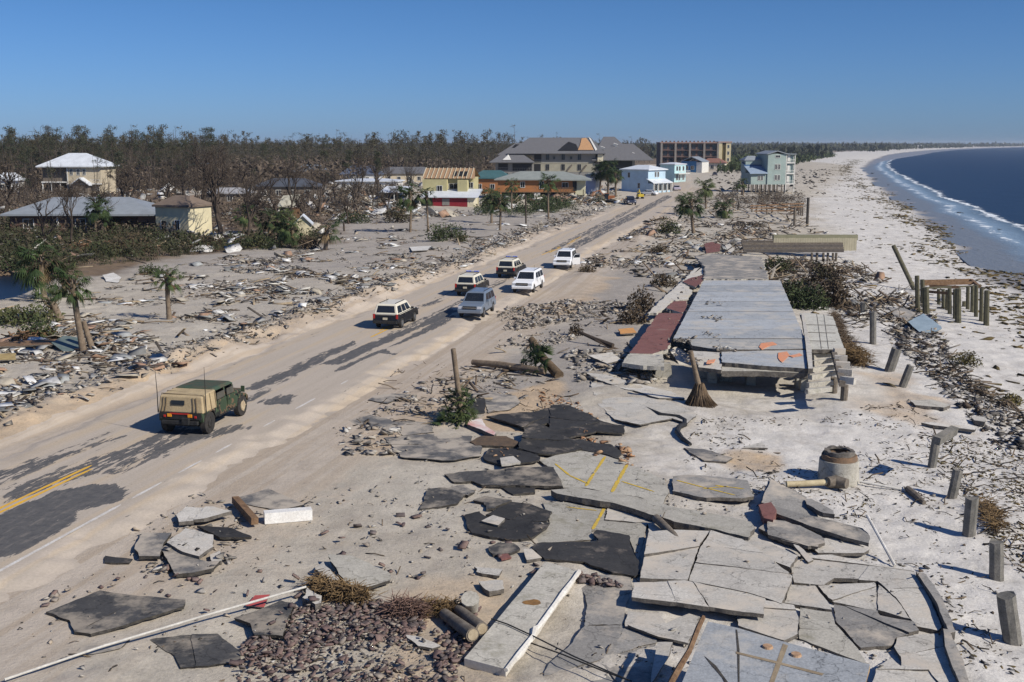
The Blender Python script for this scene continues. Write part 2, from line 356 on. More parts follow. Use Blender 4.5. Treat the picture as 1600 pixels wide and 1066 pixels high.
for pts, val in [
    ([(0, 790), (0, 762), (60, 745), (120, 722), (150, 712), (200, 700), (262, 690), (256, 715), (190, 742), (150, 742)], .62),
    ([(-60, 870), (-60, 830), (0, 803), (80, 770), (130, 758), (182, 757), (198, 768), (190, 782), (120, 800), (110, 822), (30, 862), (0, 872)], 1.05),
    ([(-40, 775), (-40, 745), (60, 718), (130, 700), (175, 682), (205, 680), (150, 700), (90, 722), (0, 758)], .70),
    ([(200, 700), (262, 668), (330, 672), (375, 662), (400, 668), (340, 684), (300, 690), (260, 712)], .72),
    ([(150, 716), (225, 688), (300, 655), (330, 640), (300, 668), (240, 690)], .55),
    ([(380, 608), (470, 566), (552, 532), (560, 537), (480, 578), (400, 612)], .78),
    ([(398, 628), (440, 615), (462, 618), (455, 632), (400, 634)], .8),
    ([(500, 570), (560, 543), (640, 512), (700, 482), (716, 486), (690, 500), (640, 520), (580, 548), (530, 570)], .95),
    ([(522, 580), (580, 552), (600, 545), (624, 556), (590, 552), (540, 578)], .95),
    ([(600, 545), (650, 520), (705, 492), (714, 494), (680, 515), (640, 532)], .85),
    ([(640, 482), (700, 462), (692, 472), (652, 484)], .62),
    ([(668, 470), (740, 440), (760, 436), (700, 462)], .5),
    ([(860, 400), (950, 350), (1040, 305), (1052, 306), (960, 358), (890, 396)], .64),
    ([(840, 400), (880, 378), (935, 350), (1000, 318), (1000, 322), (930, 362), (870, 392)], .58),
    ([(560, 542), (720, 468), (800, 430), (792, 440), (700, 490), (600, 542)], .5), ([(320, 648), (480, 568), (478, 582), (340, 662)], .48), ([(0, 730), (90, 705), (180, 670), (150, 690), (60, 722), (0, 745)], .5),
    ([(700, 478), (780, 438), (800, 432), (770, 450), (720, 478)], .55)]: rpatch(pts, val)
s2, n2 = sn(vx, vy)
me = npmesh('road', V, Fq, [], {'bare': ex, 'rs': s2 * 0.01, 'rn': n2 * 0.1}, smooth=True)
t = NT('sandy_asphalt'); cb = t.n('CombineXYZ'); t.l(t.math('MULTIPLY', t.attr('rs'), 100.0), cb.inputs[0]); t.l(t.math('MULTIPLY', t.attr('rn'), 10.0), cb.inputs[1]); rc = cb.outputs[0]; co = t.pos()
st = t.noise(1.0, 5, 0.65, t.scaled(rc, (0.13, 2.1, 1))); st2 = t.noise(1.0, 6, 0.7, t.scaled(rc, (0.75, 3.4, 1))); fin = t.noise(11, 4, 0.7, co)
lanes = t.n('TexNoise'); lanes = t.noise(1.0, 2, 0.5, t.scaled(rc, (0.03, 1.1, 1)))
expo = t.math('ADD', t.attr('bare'), t.math('ADD', t.math('MULTIPLY', t.math('SUBTRACT', st, 0.5), 1.5), t.math('MULTIPLY', t.math('SUBTRACT', st2, 0.5), 2.3)))
bare = t.ramp(expo, [(0.50, 0), (0.53, 1)])
bare2 = t.math('MULTIPLY', t.ramp(t.math('ADD', t.math('ADD', lanes, 0.0), t.math('MULTIPLY', st, 0.5)), [(0.93, 0), (1.0, 1)]), 0.0)
sand = t.mix(t.ramp(st, [(0.3, 0), (0.7, 1)]), (0.44, 0.38, 0.315), (0.38, 0.33, 0.27)); sand = t.mix(t.math('MULTIPLY', t.ramp(lanes, [(0.5, 0), (0.62, 1)]), 0.5), sand, (0.47, 0.37, 0.25))
asp = t.mix(t.ramp(t.noise(3, 4, 0.6, co), [(0.3, 0), (0.75, 1)]), (0.075, 0.075, 0.078), (0.125, 0.12, 0.115)); asp = t.mix(t.ramp(st2, [(0.52, 0), (0.75, 0.7)]), asp, (0.25, 0.22, 0.19))
c = t.mix(bare, sand, asp); c = t.mix(1, c, t.ramp(fin, [(0.2, 0.82), (0.75, 1.1)]), 'MULTIPLY')
t.set(c, 0.9, 0, 0.2); t.bump(t.math('ADD', t.math('MULTIPLY', st2, 0.7), t.math('ADD', t.math('MULTIPLY', fin, 0.25), t.math('MULTIPLY', bare, -0.25))), 0.35, 0.06)
me.materials.append(t.m); tag(link('road', me), kind='structure')
# ---- painted markings: worn strips where the sand leaves them bare
yel = mat('yellow_paint', (0.74, 0.42, 0.03), (0.60, 0.36, 0.08), 2.5, 0.7, fine=.25); wht = mat('white_paint', (0.66, 0.64, 0.60), (0.50, 0.46, 0.41), 1.6, 0.7, fine=.3)
def strip(name, n0, w, segs, m, label):
    mb = MB()
    for a, b in segs:
        k = max(2, int((b - a) / 0.4)); sarr = np.linspace(a, b, k + 1); prev = None
        for i, q in enumerate(sarr):
            e = w * (0.5 + R.uniform(-.06, .06)) * (0.35 if i in (0, k) else 1); L = rw(q, n0 - e); Q = rw(q, n0 + e); z = 0.018
            cur = ((L[0], L[1], z), (Q[0], Q[1], z))
            if prev: mb.add([prev[0], prev[1], cur[1], cur[0]], [(0, 1, 2, 3)])
            prev = cur
    return tag(mb.build(name, m), kind='structure', label=label)
strip('yellow_line', -0.15, 0.15, [(-20, 5.6), (38.5, 41), (45, 45.9), (92, 99), (101, 103), (110, 118)], yel, 'left stripe of the worn double yellow centre line')
strip('yellow_line', 0.15, 0.15, [(-20, 5.2), (36, 40.2), (95, 102), (106, 112)], yel, 'right stripe of the worn double yellow centre line')
segs = []; q = -12.0
while q < 30:
    a = R.uniform(1.0, 2.6); segs.append((q, q + a)); q += a + R.uniform(0.3, 2.4)
strip('white_line', 3.72, 0.13, [(-12, 1.5), (2.2, 4.2), (5.4, 7.2), (8.4, 9.8), (12.8, 14.0), (16.2, 18.6), (22, 23)], wht, 'broken white edge line half buried by sand')
# ================================================================== BROKEN PAVING, SLABS, DECKS
import bmesh
ZR = {1: (500, 600, 3.8075), 2: (0, 680, 2.762), 3: (400, 820, 3.81), 4: (800, 680, 3.556), 5: (1200, 640, 3.8075), 6: (700, 860, 3.556), 7: (1100, 840, 3.2),
      'a': (1020, 380, 6.6625), 'b': (960, 500, 6.6625), 'c': (1160, 480, 6.6625), 'd': (1140, 340, 6.6625), 'e': (1380, 370, 6.664), 'f': (1380, 500, 5.923), 'g': (860, 560, 6.6625), 0: (0, 0, 1.0)}
def Z(r, pts): o = ZR[r]; return [(o[0] + x / o[2], o[1] + y / o[2]) for x, y in pts]
def slabmat(name, c1, c2, dust, dsc=0.6, damt=(0.5, 0.72), rough=0.88, sc=1.6, bump=0.35):
    if name in MC: return MC[name]
    t = NT(name); co = t.pos(); oi = t.n('ObjectInfo').outputs['Random']; c = t.mix(t.ramp(t.noise(sc, 6, 0.62, co), [(0.3, 0), (0.7, 1)]), c1, c2); c = t.mix(1, c, t.ramp(oi, [(0, 0.84), (1, 1.12)]), 'MULTIPLY')
    c = t.mix(t.ramp(t.noise(0.8, 7, .75, t.scaled(co, (1, 1.6, 1))), [(.52, 0), (.66, .45)]), c, tuple(x * .6 for x in c2))
    spk = t.n('TexVoronoi'); spk.inputs['Scale'].default_value = 22; t.l(co, spk.inputs['Vector']); c = t.mix(.35, c, t.ramp(spk.outputs['Color'], [(0, .55), (1, 1.35)]), 'MULTIPLY')
    c = t.mix(1, c, t.ramp(t.noise(14, 5, 0.7, co), [(0.25, 0.78), (0.7, 1.12)]), 'MULTIPLY')
    hair = t.n('TexVoronoi'); hair.feature = 'DISTANCE_TO_EDGE'; hair.inputs['Scale'].default_value = 0.55
    dn = t.n('VectorMath', operation='ADD'); sc2 = t.n('VectorMath', operation='SCALE'); nz = t.n('TexNoise'); nz.inputs['Scale'].default_value = 2.2; nz.inputs['Detail'].default_value = 5; t.l(co, nz.inputs['Vector'])
    t.l(nz.outputs['Color'], sc2.inputs[0]); sc2.inputs['Scale'].default_value = 1.1; t.l(co, dn.inputs[0]); t.l(sc2.outputs[0], dn.inputs[1]); t.l(dn.outputs[0], hair.inputs['Vector'])
    cr = t.ramp(hair.outputs[0], [(0.0, 0.3), (0.010, 0.9), (0.03, 1)]); c = t.mix(0.85, c, cr, 'MULTIPLY')
    if dust: c = t.mix(t.ramp(t.noise(dsc, 6, 0.68, co), [(damt[0], 0), (damt[1], 1)]), c, dust)
    m = t.set(c, rough, 0, 0.25); t.bump(t.noise(16, 4, 0.65, co), bump, 0.02); MC[name] = m; return m
M_ASPH = slabmat('broken_asphalt', (0.050, 0.050, 0.052), (0.085, 0.083, 0.08), (0.27, 0.235, 0.19), 0.8, (0.46, 0.62))
M_ASPD = slabmat('black_asphalt', (0.028, 0.028, 0.030), (0.048, 0.047, 0.046), (0.20, 0.17, 0.14), 0.9, (0.55, 0.70))
M_ASPG = slabmat('sanded_asphalt', (0.10, 0.102, 0.105), (0.155, 0.15, 0.145), (0.38, 0.335, 0.275), 0.7, (0.42, 0.58))
M_CONC = slabmat('weathered_concrete', (0.50, 0.475, 0.425), (0.43, 0.405, 0.36), (0.50, 0.445, 0.37), 0.6, (0.48, 0.64))
M_CONL = slabmat('pale_concrete', (0.56, 0.53, 0.475), (0.47, 0.445, 0.395), (0.50, 0.45, 0.37), 0.6, (0.5, 0.66))
M_CONY = slabmat('stained_concrete', (0.46, 0.437, 0.378), (0.37, 0.348, 0.298), (0.20, 0.185, 0.13), 1.3, (0.55, 0.78))
M_CONG = slabmat('grey_pavement', (0.27, 0.26, 0.24), (0.225, 0.215, 0.20), (0.42, 0.37, 0.305), 0.65, (0.48, 0.62))
M_BLUE = slabmat('blue_grey_paint', (0.39, 0.41, 0.425), (0.33, 0.35, 0.365), (0.43, 0.41, 0.37), 0.5, (0.5, 0.64), 0.8)
M_RED = slabmat('red_painted_concrete', (0.215, 0.095, 0.08), (0.165, 0.08, 0.07), (0.27, 0.20, 0.165), 0.8, (0.58, 0.85), 0.8)
M_EDGE = mat('broken_edge', (0.20, 0.18, 0.155), (0.10, 0.09, 0.08), 6, 0.95, bump=0.9, fine=.5)
M_EDGK = mat('asphalt_edge', (0.045, 0.042, 0.04), (0.10, 0.09, 0.075), 7, 0.95, bump=0.9, fine=.5)
M_WOODG = mat('grey_timber', (0.21, 0.18, 0.145), (0.11, 0.09, 0.07), 5, 0.9, bump=0.5, fine=.4)
M_WOODB = mat('brown_timber', (0.24, 0.15, 0.085), (0.13, 0.075, 0.042), 5, 0.9, bump=0.5, fine=.4)
M_WHITE = mat('white_paint_dirty', (0.70, 0.68, 0.63), (0.52, 0.49, 0.43), 1.5, 0.6)
M_POST = mat('concrete_post', (0.22, 0.205, 0.18), (0.13, 0.125, 0.11), 2.5, 0.9, bump=0.5, fine=.4)
M_ORNG = mat('orange_tile', (0.70, 0.27, 0.13), (0.55, 0.30, 0.2), 3, 0.8)
M_LINE = mat('faded_yellow_line', (0.64, 0.43, 0.04), (0.50, 0.37, 0.10), 2.2, 0.8, fine=.4)
def ragged(pts, jit=0.05, step=0.3):
    out = []; n = len(pts)
    for i in range(n):
        a = Vector(pts[i]); b = Vector(pts[(i + 1) % n]); L = (b - a).length; k = max(1, int(L / step)); d = (b - a); d.z = 0
        nr = Vector((d.y, -d.x, 0)); nr = nr.normalized() if nr.length > 0 else nr; ph = R.uniform(0, 50)
        for j in range(k):
            f = j / k; e = 0 if j == 0 else 1
            out.append(a.lerp(b, f) + nr * (.3 + .7 * e) * jit * (2.0 * float(vnoise(ph + j * step * 1.4, 3.3)) + 1.2 * float(vnoise(ph + j * step * 4.1, 8.3)) + R.uniform(-0.35, 0.35)))
    return out
def slab(name, label, cat, pts, r=0, th=0.12, m=M_CONC, me=M_EDGE, lift=0.0, tilt=(0, 0), z=None, jit=0.06, step=0.17, warp=0.015, group=None, parent=None, raw=False, floor=None, edge_in=0.03, split=0, pieces=None):
    if z is None: lift *= .62; th *= .82; tilt = (tilt[0] * .8, tilt[1] * .8)
    px = Z(r, pts); g0 = [W(u, v, th + lift) if z is None else Vector(G(u, v, z)) for u, v in px]
    c = sum(g0, Vector()) / len(g0); zz = c.z if z is None else z; P3 = []
    for (u, v) in px:
        d = ray(u, v); t = (H - zz) / -d[2]
        # ray meets the tilted top plane
        A = d[2] - tilt[0] * d[0] - tilt[1] * d[1]; t = (zz - tilt[0] * c.x - tilt[1] * c.y - H) / A
        P3.append(Vector((d[0] * t, d[1] * t, H + d[2] * t)))
    if split and pieces is None:
        polys = [P3]
        for k_ in range(split):
            big = max(polys, key=parea); polys.remove(big); ce = sum(big, Vector()) / len(big); xs = [p.x for p in big]; ys_ = [p.y for p in big]; an = (0 if (max(xs) - min(xs)) > (max(ys_) - min(ys_)) else math.pi / 2) + R.uniform(-.75, .75)
            nv_ = Vector((math.cos(an), math.sin(an), 0)); ce = ce + nv_ * R.uniform(-.12, .12) * ((max(xs) - min(xs)) + (max(ys_) - min(ys_))) * .4
            polys += [q for q in (clip(big, ce, nv_), clip(big, ce, -nv_)) if len(q) > 2 and parea(q) > .12]
        root = thing({'asphalt_slab': 'asphalt_chunk', 'concrete_slab': 'concrete_chunk', 'pavement_slab': 'concrete_chunk', 'concrete_panel': 'concrete_chunk'}.get(name, name), label, cat, c, 0, group)
        for q in polys:
            cq = sum(q, Vector()) / len(q); dz = R.uniform(-.025, .03); ta, tb = R.uniform(-.022, .022), R.uniform(-.022, .022); q2 = [Vector((p.x, p.y, p.z + dz + ta * (p.x - cq.x) + tb * (p.y - cq.y))) for p in q]
            o = slab_mesh('slab_piece', q2, th, m, me, jit, step, warp, edge_in, floor); o.parent = root; o.matrix_parent_inverse = Matrix.Translation(-root.location)
        return root
    name = {'asphalt_slab': 'asphalt_chunk', 'concrete_slab': 'concrete_chunk', 'pavement_slab': 'concrete_chunk', 'patio_slab': 'patio_chunk', 'concrete_panel': 'concrete_chunk', 'white_panel': 'crumpled_sheet'}.get(name, name)
    o = slab_mesh(name, P3, th, m, me, jit, step, warp, edge_in, floor, raw)
    if parent is not None: o.parent = parent
    else: tag(o, label, cat, group)
    return o
def parea(q): return abs(sum(q[i].x * q[(i + 1) % len(q)].y - q[(i + 1) % len(q)].x * q[i].y for i in range(len(q)))) / 2
def clip(q, c, n):
    out = []
    for i in range(len(q)):
        a, b = q[i], q[(i + 1) % len(q)]; da, db = (a - c).dot(n), (b - c).dot(n)
        if da >= 0: out.append(a)
        if (da >= 0) != (db >= 0): out.append(a.lerp(b, da / (da - db)))
    return out
def slab_mesh(name, P3, th, m, me, jit, step, warp, edge_in, floor, raw=False):
    top = ragged(P3, jit, step) if not raw else P3
    cc = sum(top, Vector()) / len(top)
    bm = bmesh.new(); vs = [bm.verts.new(p - cc) for p in top]
    try: f = bm.faces.new(vs)
    except ValueError: bm.free(); return None
    bm.normal_update()
    if f.normal.z < 0: f.normal_flip(); 
    bmesh.ops.triangulate(bm, faces=[f]); 
    if warp and len(bm.faces) < 900:
        es = [e for e in bm.edges if not e.is_boundary and e.calc_length() > 0.9]
        if es:
            bmesh.ops.subdivide_edges(bm, edges=es, cuts=2, use_grid_fill=False); bmesh.ops.triangulate(bm, faces=bm.faces[:])
    for v in bm.verts:
        p = v.co + cc; v.co.z += warp * (2 * float(vnoise(p.x * 0.7, p.y * 0.7)) + float(vnoise(p.x * 2.1, p.y * 2.1)))
    for fc in bm.faces: fc.smooth = True; fc.material_index = 0
    for e in bm.edges:
        if e.is_boundary: e.smooth = False
    bd = [e for e in bm.edges if e.is_boundary]
    ret = bmesh.ops.extrude_edge_only(bm, edges=bd); nv = [g for g in ret['geom'] if isinstance(g, bmesh.types.BMVert)]; nf = [g for g in ret['geom'] if isinstance(g, bmesh.types.BMFace)]
    for v in nv:
        p = v.co + cc; q = Vector((v.co.x, v.co.y, 0)); L = q.length or 1
        v.co.x -= q.x / L * edge_in * R.uniform(-.6, 1.6); v.co.y -= q.y / L * edge_in * R.uniform(-.6, 1.6)
        v.co.z -= th * R.uniform(0.85, 1.1) if floor is None else (p.z - floor)
    for fc in nf: fc.material_index = 1; fc.smooth = False
    be = [e for e in bm.edges if e.is_boundary]
    if be:
        try:
            rf = bmesh.ops.contextual_create(bm, geom=be)
            for fc in rf['faces']: fc.material_index = 1
        except Exception: pass
    bmesh.ops.recalc_face_normals(bm, faces=bm.faces[:])
    for e in bm.edges:
        if len(e.link_faces) == 2 and {f_.material_index for f_ in e.link_faces} == {0, 1}: e.smooth = False
    mesh = bpy.data.meshes.new(name); bm.to_mesh(mesh); bm.free(); mesh.materials.append(m); mesh.materials.append(me)
    o = bpy.data.objects.new(name, mesh); COL.objects.link(o); o.location = cc; 
    return o
def stripe(name, a, b, w, zf, parent, m=M_LINE, origin=None, n=8, up=0.008):
    """thin painted stripe lying on a slab top; zf gives the slab height"""
    mb = MB(); A = Vector(a); B = Vector(b); d = (B - A); nr = Vector((d.y, -d.x, 0)).normalized() * w / 2; prev = None
    for i in range(n + 1):
        p = A.lerp(B, i / n); e = nr * R.uniform(0.8, 1.1) * (0.5 if i in (0, n) else 1); q = [p - e, p + e]; q = [Vector((k.x, k.y, zf(k.x, k.y) + up)) for k in q]
        if prev: mb.add([prev[0], prev[1], q[1], q[0]], [(0, 1, 2, 3)])
        prev = q
    o = mb.build(name, m, None)
    if parent is not None:
        o.parent = parent; o.matrix_parent_inverse = Matrix.Translation(-parent.location)
    return o
AS = 'asphalt slab'; CS = 'concrete slab'
# --- asphalt and concrete pieces in the middle distance (zoom 1)
slab('asphalt_slab', 'thin pale grey sheet of paving alone before the palm stake', AS, [(285, 95), (400, 115), (455, 90), (540, 62), (430, 55), (330, 70)], 1, .07, M_ASPG, M_EDGK, jit=.03)
slab('asphalt_slab', 'wide flat sanded asphalt sheet left of the green palm stake', AS, [(100, 235), (290, 190), (420, 215), (560, 222), (660, 235), (680, 300), (900, 300), (900, 330), (960, 370), (960, 430), (780, 460), (600, 450), (480, 440), (440, 380), (300, 250)], 1, .05, M_ASPG, M_EDGK, lift=.0, jit=.06, split=3)
slab('asphalt_slab', 'dark square asphalt piece right behind the palm stake', AS, [(880, 85), (975, 85), (985, 100), (975, 175), (890, 180)], 1, .09, M_ASPD, M_EDGK, lift=.12, tilt=(0, .12))
slab('asphalt_slab', 'grey asphalt sheet with ragged right end behind the palm stake', AS, [(900, 60), (1000, 45), (1160, 70), (1190, 110), (1130, 150), (1000, 172), (985, 100)], 1, .07, M_ASPG, M_EDGK)
slab('asphalt_slab', 'dark asphalt flap stretching back right of the red and white block', AS, [(990, 195), (1100, 185), (1250, 170), (1440, 125), (1560, 170), (1640, 230), (1560, 290), (1350, 235), (1225, 272), (1130, 240)], 1, .10, M_ASPD, M_EDGK, lift=.16, tilt=(0, .05), warp=.05, split=1)
slab('asphalt_slab', 'large buckled black asphalt sheet in the centre of the heaved heap', AS, [(1215, 275), (1330, 250), (1400, 280), (1480, 330), (1523, 345), (1560, 385), (1380, 415), (1300, 410), (1180, 380)], 1, .10, M_ASPD, M_EDGK, lift=.34, tilt=(-.05, .10), warp=.05, split=1)
slab('asphalt_slab', 'long black asphalt flap reaching right over the orange rubble', AS, [(0, 480), (110, 470), (380, 560), (560, 660), (780, 700), (770, 770), (480, 760), (300, 800), (150, 840), (80, 800), (0, 740)], 'g', .10, M_ASPD, M_EDGK, lift=.28, tilt=(0, .06), warp=.06, split=2)
slab('asphalt_slab', 'black asphalt tongue curling down to a point at its right end', AS, [(0, 790), (100, 780), (150, 850), (330, 850), (420, 870), (620, 890), (730, 980), (720, 1050), (500, 985), (300, 945), (120, 950), (0, 980)], 'g', .10, M_ASPD, M_EDGK, lift=.12, tilt=(0, .03), warp=.05)
slab('asphalt_slab', 'brown muddy slab leaning among orange rubble', AS, [(890, 345), (960, 310), (1110, 310), (1190, 350), (1150, 372), (920, 367)], 1, .12, mat('muddy_crust', (0.13, 0.09, 0.06), (0.08, 0.06, 0.045), 3, .95, bump=.8), M_EDGK, lift=.1, tilt=(0, .12))
slab('asphalt_slab', 'dark asphalt piece with a pale paving block lying on it', AS, [(970, 430), (1010, 385), (1150, 385), (1290, 420), (1310, 445), (1260, 465), (1190, 472), (1080, 482), (1000, 460)], 1, .10, M_ASPD, M_EDGK, lift=.1)
slab('paving_block', 'pale tan paving block resting on a dark asphalt piece', 'block', [(1070, 440), (1150, 430), (1195, 465), (1080, 480)], 1, .12, M_CONL, M_CONL, lift=.26, jit=.01)
slab('asphalt_slab', 'long grey asphalt slab with a white scuff beside the yellow striped concrete', AS, [(740, 530), (900, 515), (1200, 495), (1390, 500), (1445, 610), (1280, 602), (1070, 602), (960, 600), (900, 570), (800, 578)], 1, .13, M_ASPH, M_EDGK, lift=.12, tilt=(0, .03), warp=.03, split=1)
slab('asphalt_slab', 'small dark slab slid under the long grey one', AS, [(1060, 605), (1280, 612), (1280, 642), (1150, 655)], 1, .10, M_ASPD, M_EDGK, lift=.02)
slab('asphalt_slab', 'triangular grey asphalt slab alone on the sand', AS, [(585, 745), (650, 620), (740, 615), (870, 655), (820, 710), (700, 732)], 1, .10, M_ASPH, M_EDGK, lift=.05, tilt=(0, .04))
slab('asphalt_slab', 'small sandy asphalt piece touching the triangular slab', AS, [(740, 620), (850, 600), (925, 640), (880, 660), (790, 645)], 1, .12, M_ASPG, M_EDGK, lift=.05)
slab('asphalt_slab', 'curved black asphalt slab, the upper one of a pair', AS, [(985, 772), (1140, 700), (1250, 710), (1380, 760), (1345, 818), (1180, 812), (1090, 792)], 1, .10, M_ASPD, M_EDGK, lift=.26, tilt=(0, .08), warp=.03, split=1)
slab('asphalt_slab', 'narrow grey asphalt piece behind the pair of curved black slabs', AS, [(910, 690), (980, 665), (1060, 680), (1140, 690), (1040, 738), (990, 742), (975, 705)], 1, .10, M_ASPH, M_EDGK, lift=.1)
slab('asphalt_slab', 'curved black asphalt slab, the lower one with a grey block on it', AS, [(865, 775), (950, 755), (1000, 790), (1100, 805), (1370, 825), (1340, 860), (1260, 915), (1090, 920), (900, 880), (870, 830)], 1, .10, M_ASPD, M_EDGK, lift=.1, warp=.03)
slab('concrete_block', 'flat pale grey block lying on the lower curved black slab', 'block', [(960, 815), (1030, 780), (1100, 800), (1060, 840)], 1, .12, M_CONC, M_EDGE, lift=.2, jit=.015)
slab('asphalt_slab', 'small dark slab beside a red brick fragment, left of the black sheet', AS, [(1000, 965), (1060, 940), (1150, 945), (1190, 980), (1130, 1005), (1030, 1012)], 1, .10, M_ASPH, M_EDGK, lift=.05)
slab('brick_fragment', 'dull red brick fragment leaning on a small dark slab', 'brick', [(1040, 990), (1100, 990), (1140, 1030), (1080, 1042)], 1, .08, M_RED, M_RED, lift=.06, jit=.01)
slab('concrete_block', 'greenish grey concrete chunk against the black asphalt sheet', 'block', [(1210, 980), (1260, 980), (1320, 1035), (1230, 1047)], 1, .14, M_CONC, M_EDGE, lift=.06, tilt=(-.15, .1), jit=.02)
slab('plaster_block', 'broken block with red and white paint beside the palm stake', 'block', [(875, 240), (900, 200), (965, 208), (985, 250), (1045, 290), (1035, 305), (960, 270)], 1, .22, mat('red_white_plaster', (0.66, 0.62, 0.58), (0.50, 0.20, 0.17), 1.1, .8, fine=.1), M_EDGE, lift=.05, jit=.03)
# --- concrete with yellow parking lines (zoom 4)
b1 = slab('concrete_slab', 'broad arched concrete pavement with crossing yellow painted lines', CS, [(150, 140), (350, 80), (500, 100), (700, 180), (850, 250), (870, 320), (830, 390), (700, 342), (540, 320), (400, 292), (285, 292), (240, 200)], 4, .14, M_CONY, M_EDGE, lift=.02, warp=.0, jit=.03)
def planez(o): return lambda x, y: o.location.z + 0.004
def s4(o, r, a, b, w, up=0.0):
    z = o.location.z; A = G(*Z(r, [a])[0], z); B = G(*Z(r, [b])[0], z); return stripe('painted_line', A, B, w, planez(o), o)
s4(b1, 4, (518, 120), (455, 215), .13); s4(b1, 4, (455, 215), (410, 285), .13); s4(b1, 4, (640, 165), (592, 250), .15); s4(b1, 4, (592, 250), (555, 318), .15)
s4(b1, 4, (240, 160), (320, 225), .1); s4(b1, 4, (320, 225), (420, 270), .1); s4(b1, 4, (610, 258), (790, 315), .1)
b2 = slab('concrete_slab', 'grey slab with a yellow painted cross, standing proud of the white sand', CS, [(895, 230), (960, 220), (1150, 230), (1310, 250), (1345, 340), (1240, 350), (1080, 348), (890, 310)], 4, .16, M_CONG, M_EDGE, lift=.12, warp=0)
s4(b2, 4, (915, 252), (1060, 290), .09); s4(b2, 4, (1060, 290), (1240, 335), .09); s4(b2, 4, (1060, 300), (1200, 285), .08); s4(b2, 4, (1130, 280), (1290, 300), .09)
slab('pavement_slab', 'sandy concrete pavement with yellow lines below the fallen beam', CS, [(170, 375), (320, 372), (530, 398), (510, 475), (750, 495), (700, 720), (690, 680), (650, 560), (470, 525), (440, 530), (455, 580), (140, 600), (60, 590), (210, 480)], 4, .06, M_CONY, M_EDGE, warp=0, jit=.02)
b5 = list(COL.objects)[-1]; s4(b5, 4, (520, 395), (485, 460), .12); s4(b5, 4, (485, 460), (448, 525), .12); s4(b5, 4, (300, 400), (470, 420), .08)
slab('concrete_slab', 'plain slab wedged under the middle of the fallen beam', CS, [(545, 395), (700, 440), (850, 500), (860, 540), (755, 560), (755, 492), (512, 468)], 4, .08, M_CONC, M_EDGE, lift=.06, split=1)
beam = slab('concrete_beam', 'long fallen concrete beam lying diagonally over the parking slabs', 'beam', [(215, 300), (350, 288), (700, 345), (900, 400), (1150, 440), (1330, 480), (1350, 510), (1315, 565), (1130, 522), (900, 482), (740, 430), (570, 380), (390, 352), (250, 322)], 4, .28, M_CONY, M_EDGE, lift=.22, warp=.02, jit=.04)
slab('asphalt_slab', 'jet black asphalt sheet with a hooked corner', AS, [(110, 620), (140, 600), (480, 582), (452, 540), (470, 525), (650, 560), (690, 680), (712, 750), (680, 782), (560, 762), (400, 702), (180, 690)], 4, .08, M_ASPD, M_EDGK, lift=.14, warp=.03)
slab('concrete_slab', 'square clean slab right of the jet black sheet', CS, [(760, 545), (900, 530), (1100, 530), (1050, 600), (1030, 650), (975, 800), (712, 790)], 4, .20, M_CONC, M_EDGE, lift=.12, jit=.02, split=1)
slab('concrete_slab', 'biggest pale slab sloping right, in the middle of the broken pavement', CS, [(1106, 530), (1280, 580), (1440, 690), (1560, 790), (1500, 935), (1300, 870), (985, 800), (1040, 650)], 4, .20, M_CONC, M_EDGE, lift=.16, tilt=(0, .01), jit=.03, split=2)
slab('concrete_slab', 'long thin slab above the biggest pale slab', CS, [(1290, 580), (1340, 560), (1590, 670), (1545, 740), (1420, 690)], 4, .20, M_CONC, M_EDGE, lift=.14, jit=.03, split=1)
slab('concrete_slab', 'long narrow raised slab casting a black shadow gap below it', CS, [(680, 815), (790, 815), (960, 808), (1410, 918), (1400, 992), (1290, 982), (1130, 962), (665, 897)], 4, .16, M_CONC, M_EDGE, lift=.42, jit=.03, split=2)
slab('concrete_slab', 'tilted dark grey slab rising behind the red painted block', CS, [(1440, 240), (1600, 330), (1690, 400), (1700, 450), (1600, 452), (1385, 372)], 4, .14, M_CONG, M_EDGE, lift=.35, tilt=(-.05, .16), jit=.03)
slab('concrete_block', 'dull red painted concrete block by the tilted grey slab', 'block', [(1370, 385), (1440, 370), (1470, 420), (1450, 470), (1400, 460)], 4, .34, M_RED, M_RED, lift=.2, jit=.03)
slab('concrete_slab', 'flat grey slab in front of the red painted block', CS, [(1370, 515), (1440, 470), (1600, 500), (1720, 560), (1700, 620), (1600, 605), (1500, 582)], 4, .14, M_CONG, M_EDGE, lift=.2, jit=.03)
o = thing('fallen_pole', 'short dark wooden pole sticking out from under the fallen beam', 'pole'); a = W(*Z(4, [(800, 462)])[0], .35); b = W(*Z(4, [(925, 590)])[0], .12); part('pole', MB().tube([a, (a + b) / 2 + Vector((0, 0, .03)), b], [.15, .14, .14], 10), M_WOODG, o, auto=40)
